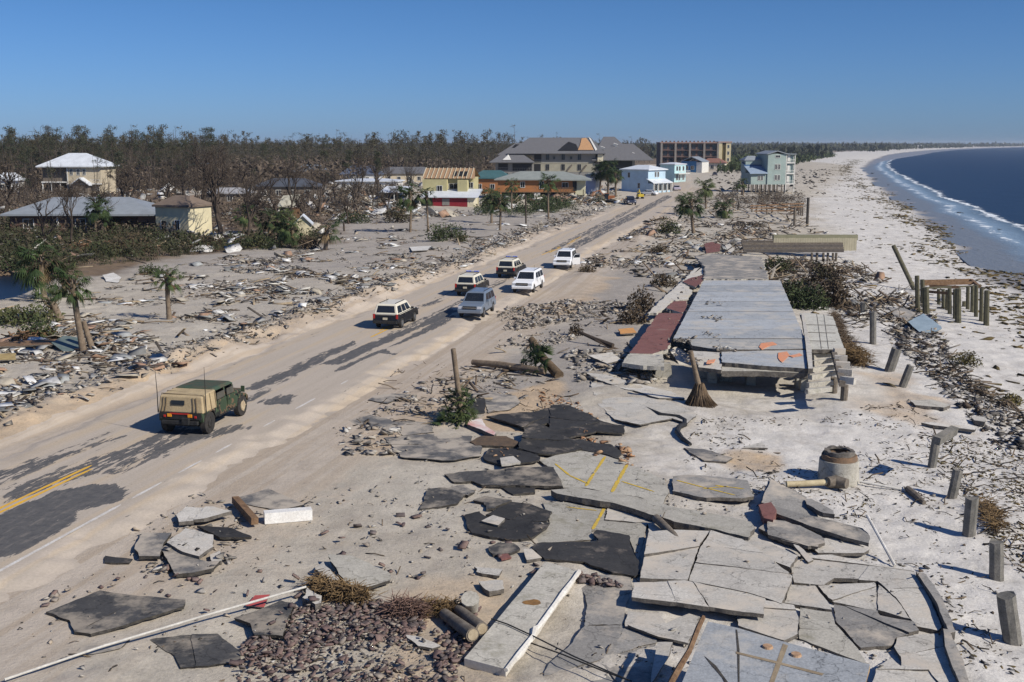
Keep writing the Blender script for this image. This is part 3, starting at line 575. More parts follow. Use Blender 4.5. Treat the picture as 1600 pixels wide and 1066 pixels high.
# --- the plank slab, pavement and blue wall panel in the foreground (zooms 6, 7)
c1 = slab('wall_panel', 'long stained concrete wall panel lying flat with a white edge and a rust spot', 'panel', [(90, 600), (270, 390), (540, 62), (730, 115), (600, 290), (460, 480), (320, 660)], 6, .26, M_CONY, M_CONL, lift=.10, warp=0, jit=.01, step=.6)
def seam(o, r, pts, w, m, name='white_edge', z=0.012):
    mb = MB(); zt = o.location.z + z; q = [Vector(G(*Z(r, [p])[0], zt)) for p in pts]
    mb.tube(q, [w * R.uniform(.7, 1.15) for _ in q], 6); p_ = mb.build(name, m, None); p_.parent = o; p_.matrix_parent_inverse = Matrix.Translation(-o.location); return p_
seam(c1, 6, [(728, 118), (690, 170), (640, 235), (600, 290), (560, 345), (548, 365), (500, 425), (478, 440), (470, 478), (400, 570), (322, 665)], .075, M_WHITE)
mb = MB(); q = Vector(G(*Z(6, [(470, 288)])[0], c1.location.z + .006)); mb.add([q + Vector((math.cos(a) * .26 * R.uniform(.8, 1.2), math.sin(a) * .2 * R.uniform(.8, 1.2), 0)) for a in np.linspace(0, 6.28, 14)[:-1]], [tuple(range(13))])
q2 = mb.build('rust_spot', mat('rust', (0.28, 0.15, 0.05), (0.16, 0.09, 0.04), 6, .9), None); q2.parent = c1; q2.matrix_parent_inverse = Matrix.Translation(-c1.location)
slab('pavement_slab', 'smooth grey pavement patch with ragged left side beside the wall panel', CS, [(770, 130), (1012, 140), (1022, 190), (970, 410), (860, 405), (760, 420), (775, 300), (740, 200)], 6, .05, M_CONG, M_EDGE, lift=.06, jit=.04, split=1)
slab('pavement_slab', 'wide flat grey pavement at the bottom centre, below the smooth patch', CS, [(700, 500), (760, 425), (970, 412), (1165, 440), (1160, 500), (1140, 720), (1130, 790), (500, 790), (560, 640)], 6, .05, M_CONG, M_EDGE, lift=.03, jit=.05, split=3)
slab('concrete_slab', 'pale slab with a notched corner right of the smooth grey patch', CS, [(1000, 330), (1160, 345), (1212, 402), (1340, 352), (1400, 370), (1335, 520), (1170, 485), (985, 412)], 6, .08, M_CONC, M_EDGE, lift=.12, jit=.03, split=1)
slab('concrete_wedge', 'pale splinter of concrete standing in the dark gap by the blue panel', 'slab', [(1165, 512), (1250, 512), (1222, 600), (1128, 740), (1140, 640)], 6, .10, M_CONL, M_EDGE, lift=.25, tilt=(.2, .1), jit=.02)
bp = slab('blue_wall_piece', 'big pale blue wall panel tipped up at the bottom edge of the view', 'panel', [(20, 420), (170, 452), (395, 520), (830, 635), (800, 760), (780, 860), (-150, 860), (-110, 723), (-40, 560)], 7, .18, M_BLUE, mat('ochre_plaster', (0.42, 0.30, 0.16), (0.30, 0.21, 0.12), 2, .9), z=1.05, warp=0, jit=.02, step=.7)
def strip_on(o, r, pts, name, m, z=.006):
    zt = o.location.z + z; q = [Vector(G(*Z(r, [p])[0], zt)) for p in pts]; mb = MB(); mb.add(q, [tuple(range(len(q)))]); k = mb.build(name, m, None); k.parent = o; k.matrix_parent_inverse = Matrix.Translation(-o.location); return k
m_och = mat('ochre_strip', (0.34, 0.27, 0.18), (0.22, 0.17, 0.11), 4, .9)
strip_on(bp, 7, [(395, 530), (420, 540), (345, 740), (320, 740)], 'joint_strip', m_och)
strip_on(bp, 7, [(160, 570), (330, 610), (600, 680), (590, 690), (330, 622), (160, 580)], 'joint_strip', m_och, .009)
strip_on(bp, 7, [(158, 460), (166, 460), (178, 560), (178, 740), (170, 740), (165, 560)], 'crack', M_EDGK)
strip_on(bp, 7, [(0, 590), (60, 640), (120, 723), (130, 760), (120, 760), (90, 700), (30, 630)], 'crack', M_EDGK, .009)
for (cx_, cy_) in ((318, 550), (460, 590)):
    q = Vector(G(*Z(7, [(cx_, cy_)])[0], 1.05)); k = MB().tube([q, q + Vector((0, 0, .05))], [.13, .11], 14).build('pipe_collar', mat('brass', (0.5, 0.33, 0.2), (0.3, 0.18, 0.1), 8, .5), None); k.parent = bp; k.matrix_parent_inverse = Matrix.Translation(-bp.location)
o = seam(bp, 6, [(1418, 372), (1390, 430), (1340, 560), (1280, 660), (1225, 760)], .07, M_WOODB, 'edge_timber')
# zoom 7 cracked pavement
CR = [('large slab nearest the beach side, cracked along its front', [(430, 112), (560, 112), (830, 142), (1050, 177), (1120, 290), (1190, 442), (1170, 460), (1062, 440), (1030, 400), (960, 300), (868, 218), (650, 205), (600, 240), (450, 222)], .16, M_CONC),
 ('small five sided slab at the black crack left of centre', [(430, 238), (555, 242), (618, 320), (640, 360), (402, 325)], .14, M_CONC),
 ('pale slab with a thin white scrape in the middle of the cracked field', [(570, 245), (850, 224), (860, 232), (865, 300), (868, 358), (650, 320), (622, 305)], .15, M_CONL),
 ('triangular slab wedged in the open crack towards the beach', [(872, 235), (955, 305), (1030, 405), (1000, 400), (870, 360), (868, 300)], .15, M_CONC),
 ('long slab fragment running down to the corner of the blue panel', [(0, 232), (300, 292), (310, 320), (450, 345), (472, 400), (468, 478), (400, 512), (280, 478), (170, 445), (165, 382), (0, 340)], .13, M_CONC),
 ('buff slab above the right edge of the blue panel', [(482, 350), (638, 370), (655, 430), (770, 550), (820, 625), (478, 500)], .11, M_CONY),
 ('grey brown slab between the buff slab and the beach kerb', [(650, 332), (870, 365), (880, 390), (1050, 422), (1075, 468), (960, 500), (938, 538), (785, 548), (665, 425)], .13, M_CONG),
 ('lowest right slab beside the second kerb stone', [(965, 502), (1170, 482), (1205, 560), (1250, 640), (1310, 760), (835, 760), (862, 645), (940, 605), (985, 650), (985, 600), (950, 545)], .13, M_CONC),
 ('pale sliver along the upper edge of the cracked field', [(560, 105), (830, 135), (1050, 170), (860, 130), (640, 85), (470, 95)], .12, M_CONL)]
for i_, (lb, pts, th, m) in enumerate(CR): slab('concrete_slab', lb, CS, pts, 7, th, m, M_EDGE, lift=.06, jit=.025, split=(3, 0, 1, 0, 2, 1, 2, 3, 0)[i_])
slab('kerb_stone', 'curved dark kerb curling along the beach edge of the cracked slabs', 'kerb', [(1060, 168), (1110, 182), (1190, 300), (1258, 470), (1232, 478), (1160, 320)], 7, .35, M_CONG, M_EDGE, lift=.1, jit=.02, warp=0)
slab('kerb_stone', 'straight dark kerb running out of view at the bottom right', 'kerb', [(1195, 455), (1225, 460), (1290, 600), (1340, 760), (1290, 760), (1212, 560)], 7, .35, M_CONG, M_EDGE, lift=.08, jit=.02, warp=0)
# zoom 5 pile beside the manhole ring
ZP = [('rear grey slab of the tilted pile below the manhole ring', [(0, 415), (90, 450), (230, 520), (220, 562), (0, 565), (-40, 540)], .14, .35, M_CONG, (-.04, .12)),
 ('dark curved kerb piece on top of the tilted pile', [(225, 530), (262, 530), (390, 600), (397, 622), (330, 612), (230, 562)], .22, .42, M_CONG, (0, 0)),
 ('long narrow top slab of the tilted pile', [(0, 566), (300, 640), (560, 705), (605, 752), (600, 792), (480, 762), (250, 690), (40, 612)], .16, .4, M_CONG, (0, .05)),
 ('grey slab hanging over a black gap in the tilted pile', [(0, 650), (100, 660), (330, 762), (340, 792), (240, 812), (180, 792), (0, 742)], .14, .3, M_CONG, (0, .06)),
 ('sandy slab at the front end of the tilted pile', [(250, 802), (340, 762), (480, 772), (602, 832), (570, 852), (300, 852)], .14, .12, M_CONL, (0, 0)),
 ('thin splinter slab leaning at the foot of the tilted pile', [(150, 800), (182, 810), (272, 895), (240, 908)], .12, .2, M_CONC, (0, 0))]
for lb, pts, th, lf, m, tl in ZP: slab('concrete_slab', lb, CS, pts, 5, th, m, M_EDGE, lift=lf, tilt=tl, jit=.03)
# zoom 2 left foreground
FL = [('asphalt_slab', 'kite shaped dark asphalt slab alone on the sand at the lower left', [(200, 765), (310, 720), (430, 670), (560, 690), (680, 700), (800, 712), (790, 742), (690, 775), (600, 802), (480, 840), (392, 862), (320, 852), (300, 800)], .10, .03, M_ASPH, M_EDGK),
 ('asphalt_slab', 'flat asphalt sheet with a white dusty band under the long white pole', [(640, 875), (780, 860), (940, 855), (1040, 942), (1030, 985), (900, 1000), (780, 1005), (750, 950)], .05, .0, M_ASPH, M_EDGK),
 ('asphalt_slab', 'grey asphalt slab with a torn corner beside the red triangle', [(1010, 790), (1100, 760), (1210, 710), (1262, 722), (1220, 865), (1100, 862), (1080, 812)], .12, .18, M_ASPH, M_EDGK),
 ('painted_panel', 'small bright red triangular panel crossed by the white pole', [(1060, 735), (1100, 690), (1165, 685), (1140, 740)], .04, .12, mat('red_panel', (0.50, 0.09, 0.08), (0.36, 0.08, 0.07), 3, .6), M_EDGE),
 ('asphalt_slab', 'left chunk of the broken heap by the white beam', [(580, 490), (612, 420), (740, 420), (700, 480), (690, 522), (600, 522)], .14, .12, M_ASPG, M_EDGK),
 ('asphalt_slab', 'front chunk of the broken heap with a sandy top', [(692, 480), (770, 465), (800, 515), (900, 545), (950, 540), (920, 572), (840, 590), (760, 600)], .16, .1, M_ASPG, M_EDGK),
 ('concrete_slab', 'round middle chunk of the broken heap', [(720, 462), (800, 400), (920, 430), (922, 480), (860, 522), (790, 502)], .14, .28, M_CONC, M_EDGE),
 ('concrete_slab', 'rear sandy chunk of the broken heap', [(760, 340), (800, 305), (920, 310), (1000, 330), (880, 362), (770, 372)], .16, .22, M_CONL, M_EDGE),
 ('asphalt_slab', 'dark pointed chunk on the right of the broken heap', [(850, 390), (1000, 400), (1088, 440), (950, 442)], .10, .12, M_ASPD, M_EDGK),
 ('asphalt_slab', 'flat sanded sheet behind the brown timber and white beam', [(980, 280), (1160, 230), (1310, 300), (1200, 325), (1080, 302)], .05, .0, M_ASPG, M_EDGK),
 ('asphalt_slab', 'thin grey sheet half under sand at the left of the white pole', [(310, 950), (350, 915), (450, 905), (560, 880), (520, 920), (400, 945)], .04, .0, M_ASPG, M_EDGK),
 ('concrete_block', 'small grey block at the right foot of the broken heap', [(905, 515), (950, 500), (958, 540), (915, 545)], .16, .04, M_CONC, M_EDGE),
 ('asphalt_slab', 'short dark strip between the broken heap and the pavers', [(455, 520), (575, 535), (560, 552), (450, 550)], .06, .02, M_ASPD, M_EDGK)]
for nm, lb, pts, th, lf, m, me in FL: slab(nm, lb, CS if nm.startswith('conc') else AS if nm.startswith('asph') else 'panel', pts, 2, th, m, me, lift=lf, jit=.035, split=1 if 'kite' in lb or 'dusty band' in lb or 'rear sandy' in lb else 0)
slab('concrete_slab', 'wide sand covered slab propped up behind the dark wedge shadow', CS, [(430, 172), (560, 180), (800, 292), (800, 332), (660, 372), (530, 352)], 3, .12, M_CONY, M_EDGK, lift=.25, tilt=(-.08, .02))
slab('concrete_slab', 'pale triangular slab leaning at the end of the white pole', CS, [(350, 250), (400, 215), (500, 342), (440, 352)], 3, .12, M_CONL, M_EDGE, lift=.22, tilt=(.1, .1))
slab('concrete_block', 'pale five sided block at the end of the white pole', 'block', [(275, 430), (310, 372), (392, 420), (385, 462), (350, 472)], 3, .28, M_CONL, M_EDGE, lift=.06)
slab('concrete_slab', 'thin grey fin lying among the pavers', CS, [(890, 655), (990, 670), (1100, 722), (1050, 737), (960, 722)], 3, .08, M_CONC, M_EDGE, lift=.06)
slab('concrete_block', 'flat white block behind the fallen stumps', 'block', [(1300, 250), (1470, 265), (1450, 302), (1310, 282)], 3, .12, M_CONL, M_EDGE, lift=.03)
slab('concrete_block', 'crumbled white block behind the wall panel', 'block', [(1325, 340), (1470, 330), (1478, 380), (1390, 397)], 3, .2, M_CONL, M_EDGE, lift=.05, jit=.06)
# poles and beams
def pole(name, label, cat, px, rad, m, r=0, ups=(0.1, 0.1), n=8, group=None):
    q = [W(*Z(r, [p])[0], u) for p, u in zip(px, ups if len(ups) == len(px) else np.linspace(ups[0], ups[-1], len(px)))]
    c = q[0].copy(); mb = MB().tube([p - c for p in q], rad, n); o = mb.build(name, m, None, auto=40); o.location = c; return tag(o, label, cat, group)
pole('white_pole', 'very long thin white pole lying across the lower left sand', 'pole', [(7, 1062), (160, 1010), (320, 962), (478, 917)], .034, mat('dull_white', (.55, .53, .48), (.42, .40, .36), 2, .7), ups=(.12, .2, .3, .42))
pole('white_pipe', 'white pipe leaning over its own shadow right of the tilted pile', 'pipe', [(590, 630), (755, 930)], .05, M_WHITE, 5, ups=(.75, .05))
pole('white_pipe', 'thin white pipe running right from the manhole ring', 'pipe', [(545, 428), (690, 455), (830, 483)], .05, M_WHITE, 5, ups=(.15, .12, .06))
pole('bamboo_pipe', 'cream coloured pipe sticking out left of the manhole ring', 'pipe', [(110, 445), (230, 440), (358, 432)], .12, mat('cream_pipe', (0.55, 0.47, 0.30), (0.40, 0.33, 0.2), 3, .7), 5, ups=(.15, .2, .28), n=10)
pole('broken_log', 'broken brown log end against the manhole ring', 'log', [(352, 432), (400, 430), (470, 442)], [.2, .26, .2], M_WOODG, 5, ups=(.3, .3, .3), n=10)
pole('black_hose', 'snaking black rubber hose on white sand in front of the striped concrete', 'hose', [(985, 512), (1060, 545), (1150, 590), (1230, 600), (1330, 615), (1400, 650), (1400, 690), (1340, 715), (1320, 760), (1370, 830), (1460, 895)], [.07, .08, .12, .12, .14, .12, .12, .13, .12, .10, .07], mat('black_rubber', (0.02, 0.02, 0.02), (0.04, 0.04, 0.04), 5, .6), 'g', ups=[.1] * 11)
pole('grey_driftwood', 'grey forked driftwood log right of the manhole ring', 'log', [(830, 470), (880, 510), (930, 555)], [.12, .13, .08], M_WOODG, 5, ups=(.15, .12, .08))
for k, (lb, a, b) in enumerate([('upper of two thin black cables crossing the wall panel', [(240, 380), (330, 410), (460, 470), (700, 590), (1000, 720)], .36), ('lower of two thin black cables below the wall panel', [(460, 515), (640, 580), (860, 670), (1020, 728)], .14)]):
    pole('black_cable', lb, 'cable', a, .02, MC['black_rubber'], 6, ups=[b + .04] * len(a), n=5)
t_ = thing('timber_beam', 'brown timber leaning against the white beam at the broken heap', 'beam'); a = W(*Z(2, [(1015, 278)])[0], .25); b = W(*Z(2, [(1100, 372)])[0], .25)
part('beam', MB().tube([a, b], .17, 4), M_WOODB, t_)
t_ = thing('white_beam', 'thick white painted box beam on the sand right of the broken heap', 'beam'); a = W(*Z(2, [(1140, 355)])[0], .2); b = W(*Z(2, [(1345, 338)])[0], .2); part('beam', MB().tube([a, b], [.27, .27], 4), mat('bright_white', (.8, .79, .75), (.66, .64, .6), 2, .6), t_)
# --- concrete posts along the beach
def post(lbl, bpx, tpx, w, lean_in=0.0, name='concrete_post', m=M_POST, group=None, cat='post', rnd=False):
    B = W(*bpx, -.15); d = ray(*tpx); t = (B.y + lean_in) / d[1]; T = Vector((d[0] * t, d[1] * t, H + d[2] * t)); o = thing(name, lbl, cat, B, group=group); ax = T - B
    mb = MB(); L = ax.length; M = ax.to_track_quat('Z', 'Y').to_matrix()
    n = 10 if rnd else 8; secs = [0, .25, .5, .75, 1]; ph = RANG + R.uniform(-.2, .2) if not rnd else 0; vs = []
    rr = w / 2 * (1.1 if not rnd else 1)
    for i, s in enumerate(secs):
        for k in range(n):
            a = ph + 2 * math.pi * (k + .5) / n; rk = rr * (1 + R.uniform(-.04, .04)); zz = s * L + (R.uniform(-.04, .05) if s == 1 else 0); vs.append(M @ Vector((math.cos(a) * rk, math.sin(a) * rk, zz)))
    fs = [(i * n + k, i * n + (k + 1) % n, (i + 1) * n + (k + 1) % n, (i + 1) * n + k) for i in range(4) for k in range(n)] + [tuple(4 * n + k for k in range(n)), tuple(range(n))[::-1]]
    mb.add(vs, fs); part('shaft', mb, m, o, bevel=.0); return o
PG = 'square concrete posts standing in the beach sand'
post('square post with a second broken post lying off its top', (1455, 735), (1463, 686), .34, 0, group=PG)
post('square post leaning right, second of the row nearest the camera side', (1486, 784), (1497, 734), .36, 0, group=PG)
post('square post with pale left face, beside a clump of brown weed', (1513, 842), (1519, 778), .40, 0, group=PG)
post('square post wrapped in brown weed and wire at its top', (1557, 912), (1557, 846), .40, 0, group=PG)
post('tallest square post at the right edge with a scrawl on its cap', (1583, 1012), (1572, 930), .45, 0, group=PG)
post('round stub leaning right near the beige bank', (1408, 609), (1423, 571), .40, 0, group=PG)
post('thick leaning post with a light cap behind the round stub', (1388, 584), (1401, 546), .55, 0, group=PG)
post('tall dark post on the sand bank right of the cream tiled slab', (1364, 541), (1364, 488), .42, 0, group=PG)
post('short dark post behind the tall dark one', (1349, 496), (1350, 473), .5, 0, group=PG)
q = thing('fallen_post', 'grey square post broken over, propped on top of a standing one', 'post'); a = W(1463, 688, 1.15); a = Vector(G(1463, 689, 1.05)); b = Vector(G(1491, 672, 1.15)); part('shaft', MB().tube([a, b], .22, 4), M_POST, q)
# manhole ring
c = W(*Z(5, [(445, 462)])[0], -.05); mr = thing('manhole_shaft', 'exposed round concrete manhole shaft with a rusty brick collar', 'manhole', c + Vector((0, .65, 0)))
def ring(name, z0, z1, r0, r1, inner, m, n=26, jz=0.0):
    mb = MB(); vs = []
    for k in range(n):
        a = 2 * math.pi * k / n; j = R.uniform(-jz, jz)
        for rr, zz in ((r0, z0), (r1, z1 + j), (inner, z1 + j), (inner, z0 + .1)): vs.append((math.cos(a) * rr, math.sin(a) * rr, zz))
    fs = []
    for k in range(n):
        k2 = (k + 1) % n
        for e in range(4): fs.append((k * 4 + e, k2 * 4 + e, k2 * 4 + (e + 1) % 4, k * 4 + (e + 1) % 4))
    mb.add(vs, fs); return part(name, mb, m, mr, auto=40)
ring('barrel', -.1, .95, .80, .76, .55, M_CONY); ring('collar', .95, 1.15, .70, .68, .5, mat('rusty_brick', (.24, .15, .09), (.15, .11, .08), 5, .95, bump=.8), jz=.03); ring('rim', 1.15, 1.32, .60, .58, .42, M_EDGE, jz=.04)
# palm stump shaped like a broom is in the plants section
# --- the raised deck of the lost building
DZ = .85
deck = thing('ruined_deck', 'raised blue grey painted concrete floor on short columns, all that is left of a building', 'floor slab', Vector(G(1150, 500, 0)))
def dk(name, pts, z, th, m, me=M_EDGE, r=0, **k):
    o = slab(name, None, None, pts, r, th, m, me, z=z, parent=None, warp=0, **k); 
    if o is None: return
    for kk in ('label', 'category'):
        if kk in o.keys(): del o[kk]
    o.parent = deck; o.matrix_parent_inverse = Matrix.Translation(-deck.location); return o
rows = [(v_, 1100 + (v_ - 438) * (1052 - 1100) / 91, 1219 + (v_ - 438) * (1258 - 1219) / 91) for v_ in (438, 446.5, 456, 464, 471, 479, 486.5, 499, 514.5, 529)]
for (v0, a0, b0), (v1, a1, b1_) in zip(rows[:-1], rows[1:]):
    dk('floor_panel', [(a0, v0 + .1), (b0, v0 + .1), (b1_, v1 - .05), (a1, v1 - .05)], DZ + R.uniform(-.02, .02), .22, M_BLUE, jit=.03, step=.5)
dk('floor_panel', [(1075, 529.5), (1150, 530), (1257, 530), (1259, 545), (1190, 546), (1120, 546), (1082, 540)], DZ - .02, .22, slabmat('worn_floor', (0.40, 0.39, 0.36), (0.32, 0.33, 0.33), (0.47, 0.43, 0.37), 1.0, (.5, .7)), jit=.05)
dk('floor_panel', [(1127, 550), (1190, 548), (1258, 547), (1262, 576), (1184, 571), (1128, 566)], DZ - .02, .26, M_BLUE, jit=.04)
dk('floor_panel', [(1080, 548), (1125, 551), (1127, 566), (1127, 578), (1092, 574), (1084, 560)], DZ - .12, .2, M_CONL, jit=.06)
dk('front_beam', [(1128, 567.5), (1184, 573), (1262, 578), (1262, 583), (1184, 580), (1128, 580)], DZ - .26, .30, M_CONY, jit=.02)
dk('edge_kerb', [(1252, 490), (1256, 490), (1268, 545), (1270, 576), (1263, 576), (1258, 530)], DZ + .12, .3, M_CONL, jit=.01)
dk('terrace_slab', [(1250, 489), (1275, 490), (1302, 495), (1310, 520), (1319, 546), (1268, 546), (1261, 520)], DZ + .02, .22, slabmat('cream_tile', (0.50, 0.49, 0.43), (0.42, 0.40, 0.35), (0.33, 0.3, 0.24), 1.2, (.58, .8)), jit=.03)
for zx in (1279, 1290): dk('tile_joint', [(zx - 3, 491), (zx - 2.4, 491), (zx + 5, 545), (zx + 4.2, 545)], DZ + .035, .012, M_EDGE, raw=True)
for vj in (507, 519, 532): dk('tile_joint', [(1257, vj), (1306, vj + 1), (1306, vj + 1.6), (1257, vj + .6)], DZ + .036, .012, M_EDGE, raw=True)
for pts in ([(1186, 541), (1190, 536), (1208, 534), (1214, 538), (1200, 541), (1190, 546)], [(1216, 551), (1230, 549), (1234, 555), (1222, 566), (1216, 560)], [(1232, 556), (1250, 552), (1254, 555), (1238, 558)], [(1106, 563), (1118, 561), (1116, 566), (1104, 568)]):
    dk('orange_patch', pts, DZ + .02, .03, M_ORNG, M_ORNG, jit=.03)
for (u, v, w_) in [(1098, 592, .8), (1112, 600, .5), (1172, 604, .55), (1248, 608, .45), (1255, 612, .45), (1036, 590, 1.0), (1133, 598, .7)]:
    b = W(u, v, -.1); mb = MB(); mb.box((0, 0, .35), (w_, .5, .95), taper=(.8, .9)); k = mb.build('column', M_CONY, None); k.location = b; k.parent = deck; k.matrix_parent_inverse = Matrix.Translation(-deck.location)
# under-side beams seen where the terrace fell away
for i, (u0, v0, u1, v1) in enumerate([(1270, 556, 1300, 554), (1270, 567, 1301, 563), (1268, 578, 1302, 574), (1266, 590, 1304, 583), (1262, 602, 1300, 598), (1260, 612, 1298, 608)]):
    a = Vector(G(u0, v0, .45)); b = Vector(G(u1, v1, .45)); k = MB().tube([a, b], .17, 4).build('fallen_joist', M_CONY, None); k.parent = deck; k.matrix_parent_inverse = Matrix.Translation(-deck.location)
for i, (u0, v0, u1, v1) in enumerate([(1303, 549, 1320, 549), (1304, 560, 1324, 561), (1306, 570, 1328, 571), (1310, 581, 1332, 583), (1314, 593, 1336, 596)]):
    a = Vector(G(u0, v0, .85)); b = Vector(G(u1, v1, .85)); k = MB().tube([a, b], .24, 4).build('joist_end', M_CONC, None); k.parent = deck; k.matrix_parent_inverse = Matrix.Translation(-deck.location)
a = Vector(G(1302, 548, .7)); b = Vector(G(1316, 600, .7)); k = MB().tube([a, b], .2, 4).build('side_beam', M_WOODG, None); k.parent = deck; k.matrix_parent_inverse = Matrix.Translation(-deck.location)
for (u, v) in [(1318, 630), (1302, 618)]: post('round timber pile under the fallen terrace end' if u == 1318 else 'shorter timber pile beside the fallen terrace end', (u, v), (u + 2, v - 28), .4, 0, 'timber_pile', M_WOODG, cat='pile', rnd=True)
pole('driftwood_board', 'long bent board lying across the blue grey floor', 'board', [(1122, 496), (1150, 498), (1185, 499), (1196, 496), (1200, 500)], [.09, .1, .09, .1, .06], M_WOODG, 0, ups=[1.1] * 5)
# red walkway
walk = thing('walkway', 'strip of walkway painted dull red left of the raised floor', 'walkway', Vector(G(1030, 520, 0)))
def wk(name, pts, z, th, m, **k):
    o = slab(name, None, None, pts, 0, th, m, M_CONY, z=z, warp=0, **k); o.parent = walk; o.matrix_parent_inverse = Matrix.Translation(-walk.location); return o
wk('red_surface', [(984, 552), (1000, 530), (1029, 489), (1073, 490), (1066, 505), (1052, 524), (1044, 545), (1020, 553)], .55, .25, M_RED, jit=.06)
wk('red_surface', [(1041, 481), (1052, 471), (1074, 470), (1072, 486), (1066, 489)], .5, .25, M_RED, jit=.06)
wk('red_surface', [(1066, 440), (1080, 434), (1100, 430), (1096, 444), (1086, 449)], .45, .2, M_RED, jit=.08)
wk('front_slab', [(972, 567), (982, 553.5), (1036, 553.5), (1038, 573), (1000, 571)], .50, .24, M_CONY, jit=.04)
wk('pale_surface', [(1026, 489), (1012, 489), (1040, 462), (1066, 440), (1085, 420), (1100, 416), (1098, 429), (1064, 441), (1074, 447), (1082, 455), (1075, 468), (1050, 470), (1040, 481)], .35, .2, M_CONL, jit=.1)
wk('pale_surface', [(1086, 400), (1120, 397), (1190, 402), (1200, 436), (1100, 436), (1102, 418)], .6, .2, M_CONG, jit=.15)
MS = [('concrete_slab', 'white slab sloping down off the ruined floor by the broom shaped stump', [(1046, 547), (1056, 541), (1079, 555), (1085, 575), (1066, 577)], .2, .3, M_CONL, (-.05, .25), 0),
 ('concrete_slab', 'tilted pale slab in front of the red walkway', [(920, 556), (956, 550), (972, 562), (948, 568)], .16, .25, M_CONL, (0, .1), 0),
 ('concrete_panel', 'long white panel lying flat in front of the ruined floor', [(915, 582), (946, 585), (1000, 600), (1048, 612), (1070, 622), (1030, 622), (975, 607), (930, 592)], .12, .05, M_CONL, (0, 0), 0),
 ('concrete_panel', 'broad pale sheet ending in a cream edge near the black hose', [(922, 596), (980, 610), (1040, 626), (1090, 648), (1074, 662), (1050, 654), (1000, 664), (960, 655), (930, 625)], .08, .0, M_CONL, (0, 0), 0),
 ('orange_board', 'bright orange board on grey rubble left of the red walkway', [(966, 514), (990, 512), (994, 520), (970, 522)], .1, .25, mat('orange_board', (.60, .30, .10), (.45, .24, .1), 3, .8), (0, .1), 0),
 ('concrete_slab', 'flat slab half buried in the beige bank near the leaning posts', [(250, 742), (450, 735), (620, 785), (560, 810), (300, 790)], .2, .06, M_CONY, (0, 0), 'f'),
 ('concrete_block', 'pale square block on the bank at the beach edge', [(820, 890), (950, 895), (940, 945), (840, 930)], .3, .05, M_CONL, (0, 0), 'f'),
 ('concrete_slab', 'long thin slab throwing a black shadow near the beach bank', [(350, 950), (460, 945), (860, 1000), (850, 1020), (480, 975)], .15, .12, M_CONL, (0, .02), 'f'),
 ('metal_sheet', 'dented pale blue metal sheet heaped at the top of the beach bank', [(255, 885), (420, 800), (600, 930), (610, 960), (440, 1050)], .05, .5, mat('blue_sheet', (.34, .42, .46), (.25, .32, .36), 1.5, .45, metal=.2), (-.1, .2), 'e'),
 ('concrete_slab', 'grey curled slab behind the pale blue metal sheet', [(60, 740), (200, 740), (340, 790), (250, 880), (120, 830)], .15, .45, M_CONG, (0, .1), 'e'),
 ('asphalt_slab', 'small grey asphalt slab near the striped concrete on white sand', [(1068, 700), (1100, 702), (1145, 716), (1135, 722), (1100, 720)], .1, .04, M_ASPG, (0, 0), 0),
 ('concrete_slab', 'pale slab at the far end of the rubble by the red ring patch', [(1160, 700), (1190, 690), (1200, 700)], .1, .04, M_CONL, (0, 0), 0),
 ('patio_slab', 'faded red painted patio beside the dark canal at the left edge', [(-60, 466), (0, 470), (45, 478), (50, 484), (0, 494), (-60, 500)], .25, .15, slabmat('faded_patio', (.33, .13, .12), (.28, .13, .12), (.36, .27, .24), .6, (.6, .8)), (0, 0), 0),
 ('metal_sheet', 'dark green roofing sheet at the foot of the twin palm', [(80, 535), (100, 525), (128, 528), (124, 548), (100, 550)], .05, .5, mat('green_sheet', (.10, .14, .13), (.16, .19, .18), 2, .5), (-.05, .25), 0),
 ('white_panel', 'crumpled white panel on the left field near the single palm', [(160, 430), (178, 426), (190, 434), (184, 442), (166, 440)], .08, .2, M_WHITE, (0, .1), 0),
 ('paddle_board', 'white board floating at the canal edge', [(50, 432), (74, 430), (76, 436), (56, 438)], .1, .1, M_WHITE, (0, 0), 0),
 ('timber_board', 'orange brown board lying at the left edge under the fallen palm', [(-10, 535), (60, 531), (92, 530), (92, 537), (20, 541), (-10, 542)], .1, .4, M_WOODB, (0, 0), 0),
 ('timber_board', 'yellow board at the left edge below the brown one', [(-10, 553), (24, 552), (26, 562), (-10, 563)], .08, .35, mat('yellow_board', (.42, .32, .14), (.3, .22, .1), 3, .8), (0, .1), 0),
 ('white_roof_sheet', 'broken white roof sheet on the far left field', [(640, 386), (676, 384), (668, 391), (644, 392)], .1, .15, M_WHITE, (0, 0), 0),
 ('red_roof_sheet', 'dull red rooftop lying flat on rubble beyond the ruined floor', [(1100, 381), (1112, 378), (1126, 382), (1124, 393), (1104, 396)], .15, .5, M_RED, (0, .1), 0),
 ('gable_board', 'pale tan gable panel standing in far rubble', [(1133, 383), (1141, 381), (1148, 390), (1140, 398)], .15, .5, M_CONL, (0, .3), 0)]
for nm, lb, pts, th, lf, m, tl, r in MS: slab(nm, lb, {'concrete_slab': CS, 'asphalt_slab': AS}.get(nm, nm.split('_')[-1]), pts, r, th, m, M_EDGE, lift=lf, tilt=tl, jit=.04 if r else .05, split=2 if 'broad pale' in lb or 'long white panel' in lb else 0)
